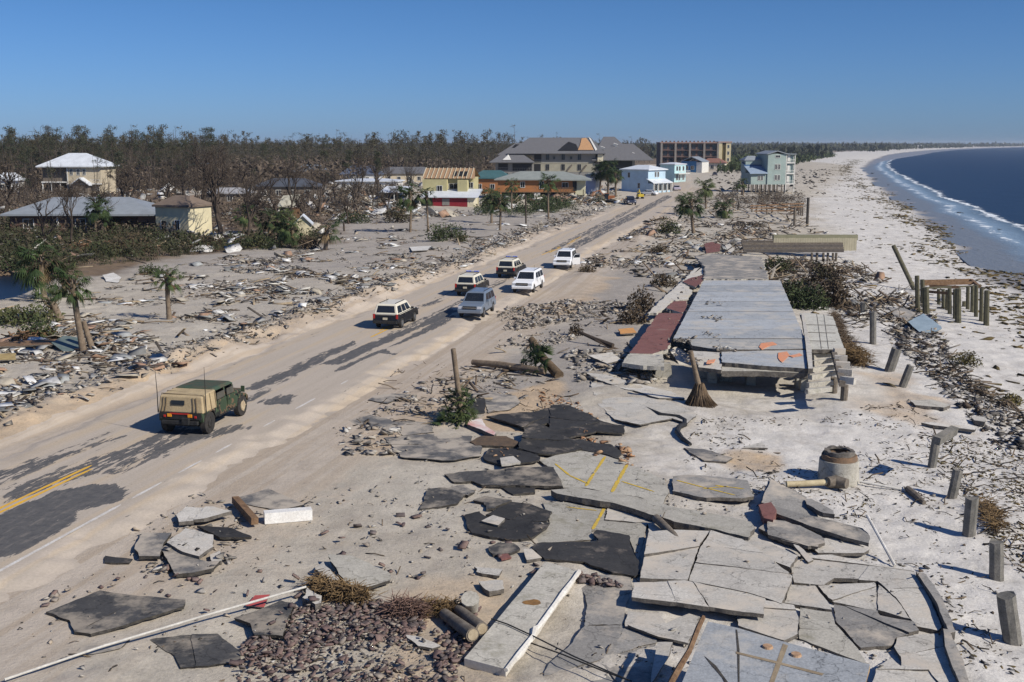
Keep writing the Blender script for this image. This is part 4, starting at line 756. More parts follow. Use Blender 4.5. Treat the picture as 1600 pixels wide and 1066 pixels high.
# ================================================================== VEHICLES
def paint(name, c, rough=0.3, dust=0.25):
    if name in MC: return MC[name]
    t = NT(name); co = t.obj(); d = t.ramp(t.noise(1.6, 5, 0.65, co), [(0.4, 0), (0.8, dust * .7)])
    z = t.n('SeparateXYZ'); t.l(co, z.inputs[0]); lo = t.ramp(z.outputs[2], [(0.3, 0.35), (0.75, 0.0)]); f = t.math('MAXIMUM', d, lo) if dust else d
    t.set(t.mix(f, c, (0.28, 0.24, 0.20)), t.mix(f, (rough,) * 3, (0.8,) * 3), 0, 0.5); MC[name] = t.m; return t.m
P_BLACK = paint('black_car_paint', (0.008, 0.008, 0.009), .35, 0); P_CREAM = paint('cream_car_paint', (0.66, 0.62, 0.50), .35, .15); P_WHITE = paint('white_car_paint', (0.74, 0.75, 0.76), .3, .12)
P_GREY = paint('blue_grey_car_paint', (0.13, 0.165, 0.215), .28, .2); GLASS = mat('tinted_glass', (0.012, 0.015, 0.02), (0.02, 0.024, 0.03), 2, .08, spec=.6, fine=0); TYRE = mat('tyre_rubber', (0.025, 0.024, 0.023), (0.05, 0.045, 0.04), 5, .9)
RIM = mat('rim_metal', (0.30, 0.30, 0.30), (0.2, 0.2, 0.2), 4, .4, metal=.6); TRIM = mat('black_trim', (0.02, 0.02, 0.02), (0.035, 0.035, 0.035), 5, .6); REDL = mat('red_lamp', (0.42, 0.02, 0.015), (0.3, 0.02, 0.02), 3, .25, spec=.5, fine=0)
LAMP = mat('lamp_glass', (0.55, 0.57, 0.6), (0.4, 0.42, 0.45), 3, .15, spec=.6, fine=0); BLUEL = mat('blue_lamp', (0.10, 0.16, 0.55), (0.35, 0.40, 0.8), 3, .25, spec=.5, fine=0); CHROME = mat('chrome_trim', (.5, .5, .5), (.4, .4, .4), 4, .2, metal=.8, fine=0); AMBER = mat('amber_lamp', (.75, .33, .03), (.6, .2, .02), 3, .3, fine=0)
def arc(cy, cz, r, a0, a1, n=7): return [(cy + r * math.cos(math.radians(a)), cz + r * math.sin(math.radians(a))) for a in np.linspace(a0, a1, n)]
def profile(mb, prof, hw, mi=0, top_in=0.0, ztop=1.1, zb=0.4):
    n = len(prof); f = lambda z: hw - top_in * max(0, (z - zb) / (ztop - zb)) ** 2
    vs = [(f(z), y, z) for y, z in prof] + [(-f(z), y, z) for y, z in prof]
    fs = [tuple(range(n)), tuple(range(2 * n - 1, n - 1, -1))] + [(i, n + i, n + (i + 1) % n, (i + 1) % n) for i in range(n)]
    mb.add(vs, fs, mi)
def quadpt(q, a, b): q = [Vector(p) for p in q]; return q[0].lerp(q[1], a).lerp(q[3].lerp(q[2], a), b)
def inset(q, a0, a1, b0, b1, off=0.012, th=0.02):
    P4 = [quadpt(q, a0, b0), quadpt(q, a1, b0), quadpt(q, a1, b1), quadpt(q, a0, b1)]; n = (P4[1] - P4[0]).cross(P4[3] - P4[0]).normalized()
    mb = MB(); mb.prism([p + n * off for p in P4], [p - n * th for p in P4]); return mb
def wheel(parent, x, y, r, w, rim_m=None, rr=.6):
    t = part('wheel', MB().tube([(-w / 2 + .02, 0, 0), (-w / 2 + .03, 0, 0), (w / 2 - .03, 0, 0), (w / 2 - .02, 0, 0)], [r * .9, r, r, r * .9], 18), TYRE, parent, auto=40); t.location = (x, y, r)
    s = 1 if x > 0 else -1; hub = MB().tube([(s * (w / 2 - .06), 0, 0), (s * (w / 2 + .005), 0, 0)], [r * rr, r * rr * .94], 14)
    for k in range(5):
        a = k * 1.2566; hub.box((s * (w / 2 + .012), math.cos(a) * r * .33, math.sin(a) * r * .33), (.015, .05, r * .5), rot=(-(a - math.pi / 2) * 1.0, 0, 0))
    part('rim', hub, rim_m or RIM, t, auto=40)
def suv(label, pos, ang, lower, upper, L=5.15, bar=False, front_cam=False, long=0.0, open_door=False, group=None, pushbar=False, chromeg=True, cat='car', nm='sports_utility_vehicle'):
    o = thing(nm, label, cat, pos, ang, group); o.scale = (.92, .92, .92); h = L / 2; fa, ra = h - .95, -h + 1.05
    pr = [(-h, .45), (-h - .02, .62), (-h + .03, .8), (-h + .05, 1.12), (fa - .55, 1.12), (h - .25, 1.02), (h - .06, .9), (h, .68), (h - .02, .42)] + arc(fa, .38, .45, 10, 170)[::1] + arc(ra, .38, .45, 10, 170)
    mb = MB(); profile(mb, pr, .99, 0, .06); part('body', mb, lower, o, auto=35, bevel=.03)
    zr, zb = 1.86, 1.11; yb0, yb1, yr0, yr1 = -h + .07, fa - .52, -h + .32, fa - 1.25; wb, wr = .93, .76
    B = [(-wb, yb0, zb), (wb, yb0, zb), (wb, yb1, zb), (-wb, yb1, zb)]; T = [(-wr, yr0, zr - .04), (wr, yr0, zr - .04), (wr, yr1, zr - .05), (-wr, yr1, zr - .05)]
    mb = MB(); mb.add(B + T, [(0, 3, 2, 1), (4, 5, 6, 7), (0, 1, 5, 4), (1, 2, 6, 5), (2, 3, 7, 6), (3, 0, 4, 7)]); part('cabin', mb, upper, o, bevel=.05)
    rf = MB(); rf.box((0, (yr0 + yr1) / 2, zr - .03), (wr * 1.92, yr1 - yr0 - .06, .07), taper=(.9, .96)); part('roof', rf, upper, o, bevel=.025)
    R_ = [B[1], B[2], T[2], T[1]]; L_ = [B[3], B[0], T[0], T[3]]; Fr = [B[2], B[3], T[3], T[2]]; Bk = [B[0], B[1], T[1], T[0]]
    part('windshield', inset(Fr, .07, .93, .1, .92), GLASS, o); part('rear_window', inset(Bk, .1, .9, .2, .88), GLASS, o)
    for i, (a, b) in enumerate([(.05, .33), (.37, .62), (.655, .90)]):
        part('side_window', inset(R_, a, b, .12, .84), GLASS, o); part('side_window', inset(L_, 1 - b, 1 - a, .12, .84), GLASS, o)
    for y0 in (-.9, .22):
        for s in (-1, 1): part('door_seam', MB().box((s * .975, y0, .82), (.014, .02, .6)), TRIM, o)
    for y0 in (-.72, .4):
        for s in (-1, 1): part('door_handle', MB().box((s * .975, y0, 1.0), (.03, .16, .03)), CHROME, o)
    for s in (-1, 1):
        part('sill_trim', MB().box((s * .97, (fa + ra) / 2, .42), (.05, fa - ra - .95, .09)), TRIM, o)
        part('wing_mirror', MB().box((s * 1.06, yb1 - .35, 1.22), (.2, .1, .17)), TRIM if lower is P_BLACK else lower, o, bevel=.02)
        part('taillight', MB().box((s * .89, -h + .03, .98), (.15, .06, .34)), REDL, o, bevel=.01)
        part('headlight', MB().box((s * .76, h - .08, .86), (.36, .12, .2)), LAMP, o, bevel=.02)
        part('roof_rail', MB().box((s * .62, (yr0 + yr1) / 2, zr + .045), (.035, (yr1 - yr0) * .8, .035)), TRIM, o)
        wheel(o, s * .88, fa, .385, .25); wheel(o, s * .88, ra, .385, .25)
    part('grille', MB().box((0, h - .02, .86), (1.1, .06, .24)), TRIM, o); 
    if chromeg: part('grille_bar', MB().box((0, h + .015, .86), (1.14, .03, .05)), CHROME, o)
    part('front_bumper', MB().box((0, h + .02, .55), (1.86, .16, .24)), lower, o, bevel=.04); part('rear_bumper', MB().box((0, -h - .03, .55), (1.86, .16, .22)), lower if lower is not P_BLACK else TRIM, o, bevel=.04)
    part('air_intake', MB().box((0, h + .08, .48), (1.2, .03, .1)), TRIM, o); part('number_plate', MB().box((0, -h - .05, .82), (.34, .04, .16)), mat('plate', (.6, .55, .4), (.5, .45, .35), 4, .6), o)
    part('tailgate_trim', MB().box((0, -h + .035, 1.1), (1.5, .04, .05)), CHROME if lower is P_BLACK else lower, o)
    if lower is P_BLACK: part('belt_stripe', MB().box((.972, -.2, 1.09), (.02, L * .75, .03)), P_CREAM, o); part('belt_stripe', MB().box((-.972, -.2, 1.09), (.02, L * .75, .03)), P_CREAM, o)
    if bar:
        b = part('light_bar', MB().box((0, .1, zr + .1), (1.2, .28, .06)), TRIM, o)
        for i, xx in enumerate(np.linspace(-.5, .5, 5)): part('beacon', MB().box((xx, .1, zr + .165), (.19, .24, .08)), BLUEL if i in (0, 1, 3, 4) else LAMP, b, bevel=.02)
    else:
        part('antenna', MB().tube([(-.3, -1.2, zr), (-.3, -1.25, zr + .35)], .012, 5), TRIM, o)
    if open_door:
        d = MB().box((0, -.5, 0), (.07, 1.0, .75)); d = part('open_door', d, lower, o, bevel=.02); d.location = (-.98, .25 + .9, .72); d.rotation_euler = (0, 0, -math.radians(48))
        w_ = part('door_window', MB().box((0, -.55, .56), (.03, .8, .36)), GLASS, d); part('window_frame', MB().tube([(0, -.05, .38), (.0, -.35, .76), (0, -.98, .76), (0, -.98, .38)], .03, 5), lower, d)
        d2 = part('open_door', MB().box((0, -.45, 0), (.07, .9, .75)), lower, o, bevel=.02); d2.location = (-.98, -.75 + .85, .72); d2.rotation_euler = (0, 0, -math.radians(40)); part('door_window', MB().box((0, -.5, .56), (.03, .7, .36)), GLASS, d2)
    return o
HEAD = RANG - math.pi / 2
def vpos(u, v, back, ang):
    p = W(u, v); back -= .95; z = 0.014
    return Vector((p.x - math.sin(ang) * back, p.y + math.cos(ang) * back, z))
suv('nearest black and cream patrol car, driving away with no beacons', vpos(608, 517, 2.55, HEAD + .02), HEAD + .02, P_BLACK, P_CREAM, 5.15)
suv('patrol car with blue roof beacons beside the blue grey car', vpos(731, 466, 2.4, HEAD), HEAD, P_BLACK, P_CREAM, 4.95, bar=True)
suv('farthest patrol car, black and cream with roof beacons, behind the white car', vpos(793, 438, 2.4, HEAD - .02), HEAD - .02, P_BLACK, P_CREAM, 4.95, bar=True)
suv('blue grey car driving towards the view, black grille', vpos(737, 502, 2.7, HEAD + .03), HEAD + .03 + math.pi, P_GREY, P_GREY, 5.3)
suv('white sports utility vehicle driving along the sandy shoulder, all doors shut', vpos(818, 463, 2.8, HEAD + .0), HEAD + math.pi, P_WHITE, P_WHITE, 5.5)
suv('white sports utility vehicle standing with its side doors open', vpos(879, 424, 2.7, HEAD + .03), HEAD + .03 + math.pi, P_WHITE, P_WHITE, 5.3, open_door=True)
# ---- military truck
def camo(name):
    t = NT(name); co = t.obj(); n = t.noise(1.5, 2, 0.5, co, dist=1.0)
    t.set(t.ramp(n, [(0, (0.035, 0.055, 0.03)), (0.47, (0.035, 0.055, 0.03)), (0.48, (0.13, 0.085, 0.05)), (0.55, (0.13, 0.085, 0.05)), (0.56, (0.015, 0.016, 0.014)), (0.62, (0.015, 0.016, 0.014)), (0.63, (0.05, 0.075, 0.04))], 'LINEAR'), .75, 0, .3); return t.m
CAMO = camo('camouflage_paint'); TAN = mat('tan_canvas', (0.46, 0.36, 0.21), (0.36, 0.28, 0.17), 2.2, .9, bump=.4, world=False); GRN = mat('green_canvas', (0.035, 0.075, 0.05), (0.10, 0.075, 0.05), 1.6, .85, bump=.3, world=False); TAND = mat('tan_strap', (.2, .15, .09), (.13, .1, .06), 4, .9)
hv = thing('military_truck', 'camouflaged open cab military truck with tan canvas cargo cover and green roof', 'truck', vpos(302, 678, 2.2, HEAD + .03), HEAD + .03)
mb = MB(); profile(mb, [(-2.25, .62), (-2.3, .95), (-2.25, 1.08), (.9, 1.08), (1.05, 1.12), (2.05, 1.0), (2.28, .85), (2.28, .6)] + arc(1.62, .5, .58, 10, 170, 6) + arc(-1.65, .5, .58, 10, 170, 6), 1.05, 0, .06); part('hull', mb, CAMO, hv, bevel=.025)
part('chassis', MB().bb(-.7, .7, -2.1, 2.1, .38, .66), TRIM, hv); part('bonnet', MB().box((0, 1.62, 1.12), (1.75, 1.2, .14), taper=(.9, .92)), CAMO, hv, bevel=.03)
part('grille', MB().box((0, 2.3, .85), (1.1, .05, .28)), TRIM, hv)
# windscreen frame, pillars, doors
part('windshield', MB().box((0, .98, 1.40), (1.75, .04, .42), rot=(-.25, 0, 0)), GLASS, hv); part('windshield_frame', MB().tube([(-.93, 1.04, 1.12), (-.9, .88, 1.66), (.9, .88, 1.66), (.93, 1.04, 1.12)], .045, 6), CAMO, hv)
for s in (-1, 1):
    for y0, y1 in ((.12, .9), (-.85, 0.0)):
        d = part('door', MB().box((s * 1.03, (y0 + y1) / 2, .98), (.06, y1 - y0, .62)), CAMO, hv, bevel=.02); part('door_window', MB().box((s * .98, (y0 + y1) / 2, 1.45), (.03, y1 - y0 - .12, .3)), mat('vinyl_window', (.10, .095, .08), (.06, .06, .05), 2, .3), d); part('handle', MB().box((s * 1.075, y0 + .12, 1.12), (.03, .12, .04)), TRIM, d)
    part('door_pillar', MB().tube([(s * 1.0, -.02, 1.08), (s * .93, -.02, 1.7)], .04, 6), CAMO, hv); part('door_pillar', MB().tube([(s * 1.0, -.9, 1.08), (s * .93, -.9, 1.7)], .04, 6), CAMO, hv)
    m_ = part('mirror', MB().box((s * 1.32, 1.12, 1.4), (.17, .05, .28)), CAMO, hv); part('mirror_arm', MB().tube([(s * 1.0, 1.0, 1.15), (s * 1.3, 1.12, 1.32)], .018, 5), TRIM, m_)
    part('side_step', MB().box((s * 1.0, 0, .58), (.16, 1.7, .05)), TRIM, hv)
part('roof_cover', MB().add([(-.98, -1.05, 1.72), (.98, -1.05, 1.72), (.95, .95, 1.70), (-.95, .95, 1.70), (-.85, -.95, 1.86), (.85, -.95, 1.86), (.82, .8, 1.82), (-.82, .8, 1.82)], [(0, 3, 2, 1), (4, 5, 6, 7), (0, 1, 5, 4), (1, 2, 6, 5), (2, 3, 7, 6), (3, 0, 4, 7)]), GRN, hv, bevel=.04)
tc = [(-1.06, -2.28, 1.0), (1.06, -2.28, 1.0), (1.06, -.92, 1.0), (-1.06, -.92, 1.0), (-.98, -2.2, 1.72), (.98, -2.2, 1.72), (.98, -.92, 1.80), (-.98, -.92, 1.80), (-.98, -1.9, 1.76), (.98, -1.9, 1.76)]
part('cargo_cover', MB().add(tc, [(0, 3, 2, 1), (4, 5, 9, 8), (8, 9, 6, 7), (0, 1, 5, 4), (1, 2, 6, 9, 5), (2, 3, 7, 6), (3, 0, 4, 8, 7)]), TAN, hv, bevel=.05)
part('rear_window', MB().box((-.12, -2.262, 1.45), (.62, .03, .2), rot=(-.11, 0, 0)), GLASS, hv, bevel=.01)
for x_ in (-.85, -.7, .62, .78): part('strap', MB().tube([(x_ * 1.02, -2.32, 1.04), (x_ * .96, -2.26, 1.35), (x_ * .93, -2.235, 1.68)], .022, 5), TAND, hv)
for y_ in (-2.0, -1.5, -1.05): part('cover_rib', MB().tube([(1.075, y_, 1.05), (1.0, y_, 1.74), (-1.0, y_, 1.78), (-1.075, y_, 1.05)], .02, 5), TAND, hv)
part('tailgate', MB().box((0, -2.3, .88), (1.95, .06, .3)), TRIM, hv); part('rear_bumper', MB().box((0, -2.36, .6), (1.7, .14, .16)), TRIM, hv, bevel=.02)
part('red_reflector', MB().box((-.02, -2.34, .98), (.9, .03, .06)), REDL, hv)
for x_ in (-.5, .46): part('taillight', MB().box((x_, -2.345, .90), (.2, .04, .14)), AMBER, hv, bevel=.01)
for x_ in (-.72, .72): part('taillight', MB().box((x_, -2.345, .86), (.1, .04, .1)), REDL, hv, bevel=.01)
wheel(hv, .92, 1.62, .48, .3, mat('tan_rim', (.5, .42, .28), (.38, .3, .2), 3, .8), .5); wheel(hv, -.92, 1.62, .48, .3, MC['tan_rim'], .5); wheel(hv, .92, -1.65, .48, .3, TYRE, .5); wheel(hv, -.92, -1.65, .48, .3, TYRE, .5)
for x_, y_ in ((-1.1, -2.2), (1.12, -2.12)): part('whip_antenna', MB().tube([(x_, y_, .95), (x_, y_, 1.9), (x_ * 1.02, y_ - .05, 3.05)], [.028, .018, .008], 6), TRIM, hv)
part('spare_can', MB().box((.3, -2.42, .68), (.34, .16, .3)), TRIM, hv, bevel=.02)
# ---- far vehicles
def gpos(u, v, up=0): return W(u, v, up)
def pickup(label, pos, ang, m):
    o = thing('pickup_truck', label, 'pickup truck', pos, ang); mb = MB(); profile(mb, [(-2.7, .5), (-2.7, 1.05), (1.3, 1.08), (2.5, 1.0), (2.6, .5)] + arc(1.7, .4, .45, 10, 170, 5) + arc(-1.6, .4, .45, 10, 170, 5), .95); part('body', mb, m, o, bevel=.04)
    part('cab', MB().box((0, .2, 1.42), (1.7, 1.9, .75), taper=(.82, .7)), m, o, bevel=.04); part('bed', MB().bb(-.8, .8, -2.55, -.9, .9, 1.07), TRIM, o); part('windshield', MB().box((0, 1.08, 1.42), (1.35, .05, .5), rot=(.5, 0, 0)), GLASS, o); part('rear_window', MB().box((0, -.68, 1.45), (1.3, .05, .42), rot=(-.38, 0, 0)), GLASS, o)
    for s in (-1, 1):
        part('side_window', MB().box((s * .79, .2, 1.45), (.06, 1.4, .38), rot=(0, -s * .2, 0)), GLASS, o)
        wheel(o, s * .85, 1.7, .4, .25); wheel(o, s * .85, -1.6, .4, .25)
        part('headlight', MB().box((s * .7, 2.58, .85), (.3, .06, .16)), LAMP, o)
    return o
pickup('dark navy pickup truck parked at the roadside in front of the light blue house', gpos(984, 320), HEAD + math.pi + .3, paint('navy_paint', (.015, .02, .045), .3, .1))
def sedan(label, pos, ang, m, L=4.5):
    o = thing('parked_car', label, 'car', pos, ang); h = L / 2; mb = MB(); profile(mb, [(-h, .4), (-h, .85), (-h + .6, .95), (.7, .95), (h - .1, .8), (h, .4)] + arc(h - .85, .34, .38, 10, 170, 5) + arc(-h + .85, .34, .38, 10, 170, 5), .88); part('body', mb, m, o, bevel=.05)
    part('cabin', MB().box((0, -.25, 1.16), (1.5, 2.4, .48), taper=(.8, .62)), m, o, bevel=.05); part('windshield', MB().box((0, .72, 1.17), (1.25, .04, .5), rot=(.75, 0, 0)), GLASS, o); part('rear_window', MB().box((0, -1.22, 1.17), (1.25, .04, .5), rot=(-.75, 0, 0)), GLASS, o)
    for s in (-1, 1): part('side_window', MB().box((s * .7, -.25, 1.18), (.04, 1.8, .3), rot=(0, -s * .3, 0)), GLASS, o); wheel(o, s * .8, h - .85, .33, .2); wheel(o, s * .8, -h + .85, .33, .2)
    return o
sedan('white car parked broadside before the light blue house porch', gpos(1013, 306), HEAD + 1.3, P_WHITE); sedan('pale lilac car parked at the right end of the light blue house', gpos(1057, 298), HEAD + .2, paint('lilac_paint', (.42, .38, .45), .3, .1)); sedan('small dark car far up the road towards the apartment block', gpos(1117, 275), HEAD, paint('dark_paint', (.03, .03, .05), .3, .1))
def excavator(label, pos, ang, m, s=1.0):
    o = thing('excavator', label, 'digger', pos, ang); o.scale = (s, s, s)
    for x_ in (-.95, .95): part('track', MB().box((x_, 0, .4), (.5, 3.2, .75), taper=(1, .85)), TRIM, o, bevel=.1)
    part('engine_housing', MB().box((0, -.7, 1.35), (2.2, 1.9, 1.0)), m, o, bevel=.06); part('cab', MB().box((-.5, .6, 1.65), (1.0, 1.3, 1.6), taper=(.9, .85)), GLASS, o, bevel=.05); part('cab_roof', MB().box((-.5, .6, 2.5), (1.0, 1.2, .1)), m, o)
    part('boom', MB().tube([(.4, .8, 1.3), (.4, 2.6, 3.3), (.4, 4.4, 2.8)], [.22, .2, .16], 4), m, o); part('bucket', MB().box((.4, 4.6, 1.1), (.9, .7, .7), taper=(1, .6)), TRIM, o); part('stick', MB().tube([(.4, 4.4, 2.8), (.4, 4.6, 1.4)], [.16, .12], 4), m, o); return o
excavator('yellow digger parked behind the navy pickup', gpos(1000, 311), HEAD + .4, mat('digger_yellow', (.55, .42, .03), (.45, .33, .05), 2, .5), .6); excavator('rust orange digger in the rubble left of the navy pickup', gpos(951, 316), HEAD + 1.8, mat('digger_orange', (.33, .12, .04), (.22, .09, .05), 2, .6), .75)
# ================================================================== BUILDINGS
def wallmat(name, c, sc=.8, rough=.85, siding=0.0):
    if name in MC: return MC[name]
    t = NT(name); co = t.pos(); c2 = tuple(x * .82 for x in c); b = t.mix(t.ramp(t.noise(sc, 5, .6, co), [(.35, 0), (.7, 1)]), c, c2)
    b = t.mix(t.ramp(t.noise(.9, 6, .7, t.scaled(co, (1, 1, .35))), [(.58, 0), (.75, .4)]), b, (.16, .13, .10))
    t.set(b, rough, 0, .25)
    if siding:
        w = t.n('TexWave'); w.bands_direction = 'Z'; w.inputs['Scale'].default_value = siding; t.l(co, w.inputs['Vector']); t.bump(w.outputs[1], .4, .03)
    MC[name] = t.m; return t.m
ROOFG = wallmat('grey_shingles', (.135, .135, .142), 1.5); ROOFM = wallmat('white_metal_roof', (.62, .65, .68), .7, .4); ROOFB = wallmat('blue_grey_roof', (.24, .265, .29), .8, .5); ROOFGG = wallmat('green_grey_roof', (.25, .27, .25), .8, .7); ROOFD = wallmat('dark_roof', (.07, .08, .10), 1.0)
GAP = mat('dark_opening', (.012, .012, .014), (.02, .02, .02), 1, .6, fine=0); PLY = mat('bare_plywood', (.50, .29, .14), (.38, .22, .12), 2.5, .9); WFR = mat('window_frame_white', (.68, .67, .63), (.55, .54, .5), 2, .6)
def house(name, label, u, v, rz=0.0, cat='house'): p = W(u, v, -.3); return thing(name, label, cat, p, rz)
def quadbox(mb, x0, x1, y0, y1, z0, z1, mi=0): mb.bb(x0, x1, y0, y1, z0, z1, mi)
def wall(o, x0, x1, y0, y1, z0, z1, m, name='wall', **k): return part(name, MB().bb(x0, x1, y0, y1, z0, z1), m, o, **k)
_win = {}
def window(o, x, z, w, h, y=None, side='f', frame=WFR, pane=GLASS, name='window'):
    """frame proud of the wall, recessed dark pane as its child; side f faces -y, r faces +x, l faces -x"""
    key = (round(w, 2), round(h, 2), side, frame.name, pane.name)
    if key not in _win:
        t = .09; fr = MB(); pn = MB()
        for (a, b, c, d) in ((-w / 2 - t, w / 2 + t, h / 2, h / 2 + t), (-w / 2 - t, w / 2 + t, -h / 2 - t, -h / 2), (-w / 2 - t, -w / 2, -h / 2, h / 2), (w / 2, w / 2 + t, -h / 2, h / 2), (-.025, .025, -h / 2, h / 2)): fr.bb(a, b, -.07, .02, c, d)
        pn.bb(-w / 2, w / 2, -.02, .03, -h / 2, h / 2); rot = {'f': 0, 'r': math.pi / 2, 'l': -math.pi / 2}[side]; Mz = Matrix.Rotation(rot, 3, 'Z')
        fr.v = [tuple(Mz @ Vector(p)) for p in fr.v]; pn.v = [tuple(Mz @ Vector(p)) for p in pn.v]; _win[key] = (fr.mesh(name, frame), pn.mesh('pane', pane))
    a = link(name, _win[key][0], o); b = link('pane', _win[key][1], a)
    a.location = (x, y, z) if side == 'f' else (x, y, z); return a
def hip(o, x0, x1, y0, y1, ze, zr, rl, m, ov=.6, name='roof', th=.25, rx=None, axis='x'):
    x0 -= ov; x1 += ov; y0 -= ov; y1 += ov; cx, cy = (x0 + x1) / 2 if rx is None else rx, (y0 + y1) / 2
    R1, R2 = ((cx - rl / 2, cy, zr), (cx + rl / 2, cy, zr)) if axis == 'x' else ((cx, cy - rl / 2, zr), (cx, cy + rl / 2, zr))
    vs = [(x0, y0, ze), (x1, y0, ze), (x1, y1, ze), (x0, y1, ze), R1, R2] + [(x0, y0, ze - th), (x1, y0, ze - th), (x1, y1, ze - th), (x0, y1, ze - th)]
    if axis == 'x': fs = [(0, 1, 5, 4), (1, 2, 5), (2, 3, 4, 5), (3, 0, 4)]
    else: fs = [(0, 1, 4), (1, 2, 5, 4), (2, 3, 5), (3, 0, 4, 5)]
    fs += [(6, 7, 1, 0), (7, 8, 2, 1), (8, 9, 3, 2), (9, 6, 0, 3), (6, 9, 8, 7)]
    return part(name, MB().add(vs, fs), m, o)
def gable(o, x0, x1, y0, y1, ze, zr, m, ov=.5, axis='y', name='roof', th=.2):
    x0 -= ov; x1 += ov; y0 -= ov; y1 += ov
    if axis == 'y': # ridge runs along y, gable ends face the viewer
        xc = (x0 + x1) / 2; pr = [(x0, ze), (xc, zr), (x1, ze), (x1, ze - th), (xc, zr - th), (x0, ze - th)]; vs = [(a, y0, b) for a, b in pr] + [(a, y1, b) for a, b in pr]
    else:
        yc = (y0 + y1) / 2; pr = [(y0, ze), (yc, zr), (y1, ze), (y1, ze - th), (yc, zr - th), (y0, ze - th)]; vs = [(x0, a, b) for a, b in pr] + [(x1, a, b) for a, b in pr]
    fs = [(0, 1, 4, 5), (1, 2, 3, 4), (11, 10, 7, 6), (10, 9, 8, 7)] + [(i, 6 + i, 6 + (i + 1) % 6, (i + 1) % 6) for i in range(6)]
    return part(name, MB().add(vs, fs), m, o)
def rail(o, x0, x1, y, z, m, h=1.0, n=None, name='railing'):
    mb = MB(); mb.bb(x0, x1, y - .04, y + .04, z + h - .08, z + h); mb.bb(x0, x1, y - .03, y + .03, z + .1, z + .16); n = n or max(2, int(abs(x1 - x0) / .35))
    for i in range(n + 1): xx = x0 + (x1 - x0) * i / n; mb.bb(xx - .03, xx + .03, y - .025, y + .025, z, z + h)
    return part(name, mb, m, o)
# A two storey house with the white metal roof
o = house('white_roof_house', 'two storey beige house with a bright white hipped metal roof and white porch posts', 64, 308); o.scale = (.78, .85, 1)
BEI = wallmat('beige_siding', (.50, .43, .31), .6, siding=3); BEID = wallmat('shade_brown_siding', (.15, .125, .10), .6)  # second tone is the beige darkened as porch shade; elsewhere plain dark walls
wall(o, 8, 18.2, 1, 13, 0, 7.0, BEI); wall(o, 0, 8, 2.2, 13, 3.6, 7.0, BEID); wall(o, 0, 8, 5, 13, 0, 3.6, BEID, 'rear_wall'); wall(o, 0, 8.2, 0.8, 5, 3.3, 3.6, WFR, 'porch_floor')
hip(o, 0, 18.2, 1, 13, 7.2, 10.2, 5.5, ROOFM, 1.0)
for x_ in (.3, 3.0, 5.6, 7.9): part('porch_post', MB().bb(x_ - .14, x_ + .14, 1.0, 1.28, 0, 3.4), WFR, o)
for x_ in (9.3, 11.4, 13.2): window(o, x_, 5.8, .8, 1.3, .98)
part('corner_trim', MB().bb(7.9, 8.2, .9, 1.1, 2.6, 7.0), WFR, o); gable(o, 10.3, 15.5, -2.2, 1.2, 2.9, 4.6, ROOFM, .4, 'y', 'porch_roof'); wall(o, 10.6, 15.2, -2, .9, 0, 2.7, BEID, 'porch_wall'); part('balcony_floor', MB().bb(8.2, 18.4, -.6, 1.0, 2.95, 3.15), WFR, o); rail(o, 15.4, 18.2, -.5, 3.1, WFR)
window(o, 17, 1.4, .9, 1.6, .98)
# B brick ranch house
o = house('brick_house', 'long low brick house with a hipped blue grey roof, behind dark palms', 17, 368, .06); BRK = wallmat('dark_brick', (.13, .075, .06), 1.2); PBR = wallmat('pink_brick', (.36, .2, .15), 1.2)
wall(o, 0, 19.6, 0, 9, 0, 2.9, BRK); wall(o, 17.4, 20.2, -.5, .02, 0, 2.6, PBR, 'pink_wall')
hip(o, 0, 19.6, 0, 9, 2.95, 5.0, 10.5, ROOFB, .9); hip(o, 12, 20.6, -2.4, 5, 3.0, 4.7, 2.5, ROOFB, .2, 'wing_roof', rx=15.2)
for x_ in (2.5, 9.5, 11.5): window(o, x_, 1.6, 1.3, 1.2, -.02)
part('doorway', MB().bb(5.2, 6.3, -.06, .05, 0, 2.2), GAP, o); part('door_post', MB().bb(6.35, 6.6, -.3, -.05, 0, 2.5), WFR, o)
# C cream house behind the bare tree
o = house('cream_house', 'small cream house with a dark door, seen through a bare tree', 245, 372, -.42); o.scale = (.85, .85, 1); CRM = wallmat('cream_wall', (.60, .54, .36), .8); CRG = wallmat('weathered_cream', (.40, .37, .28), .8)
wall(o, 0, 6.4, 0, 5.5, 0, 4.4, CRM); hip(o, 0, 6.4, 0, 5.5, 4.4, 5.6, 3, wallmat('brown_roof', (.17, .13, .10), 1.0), .35)
part('doorway', MB().bb(1.1, 1.95, -.05, .06, .1, 2.3), GAP, o); part('door_frame', MB().bb(.92, 1.1, -.07, .04, .1, 2.4), WFR, o); window(o, 4.2, 1.8, .85, 1.2, -.02)
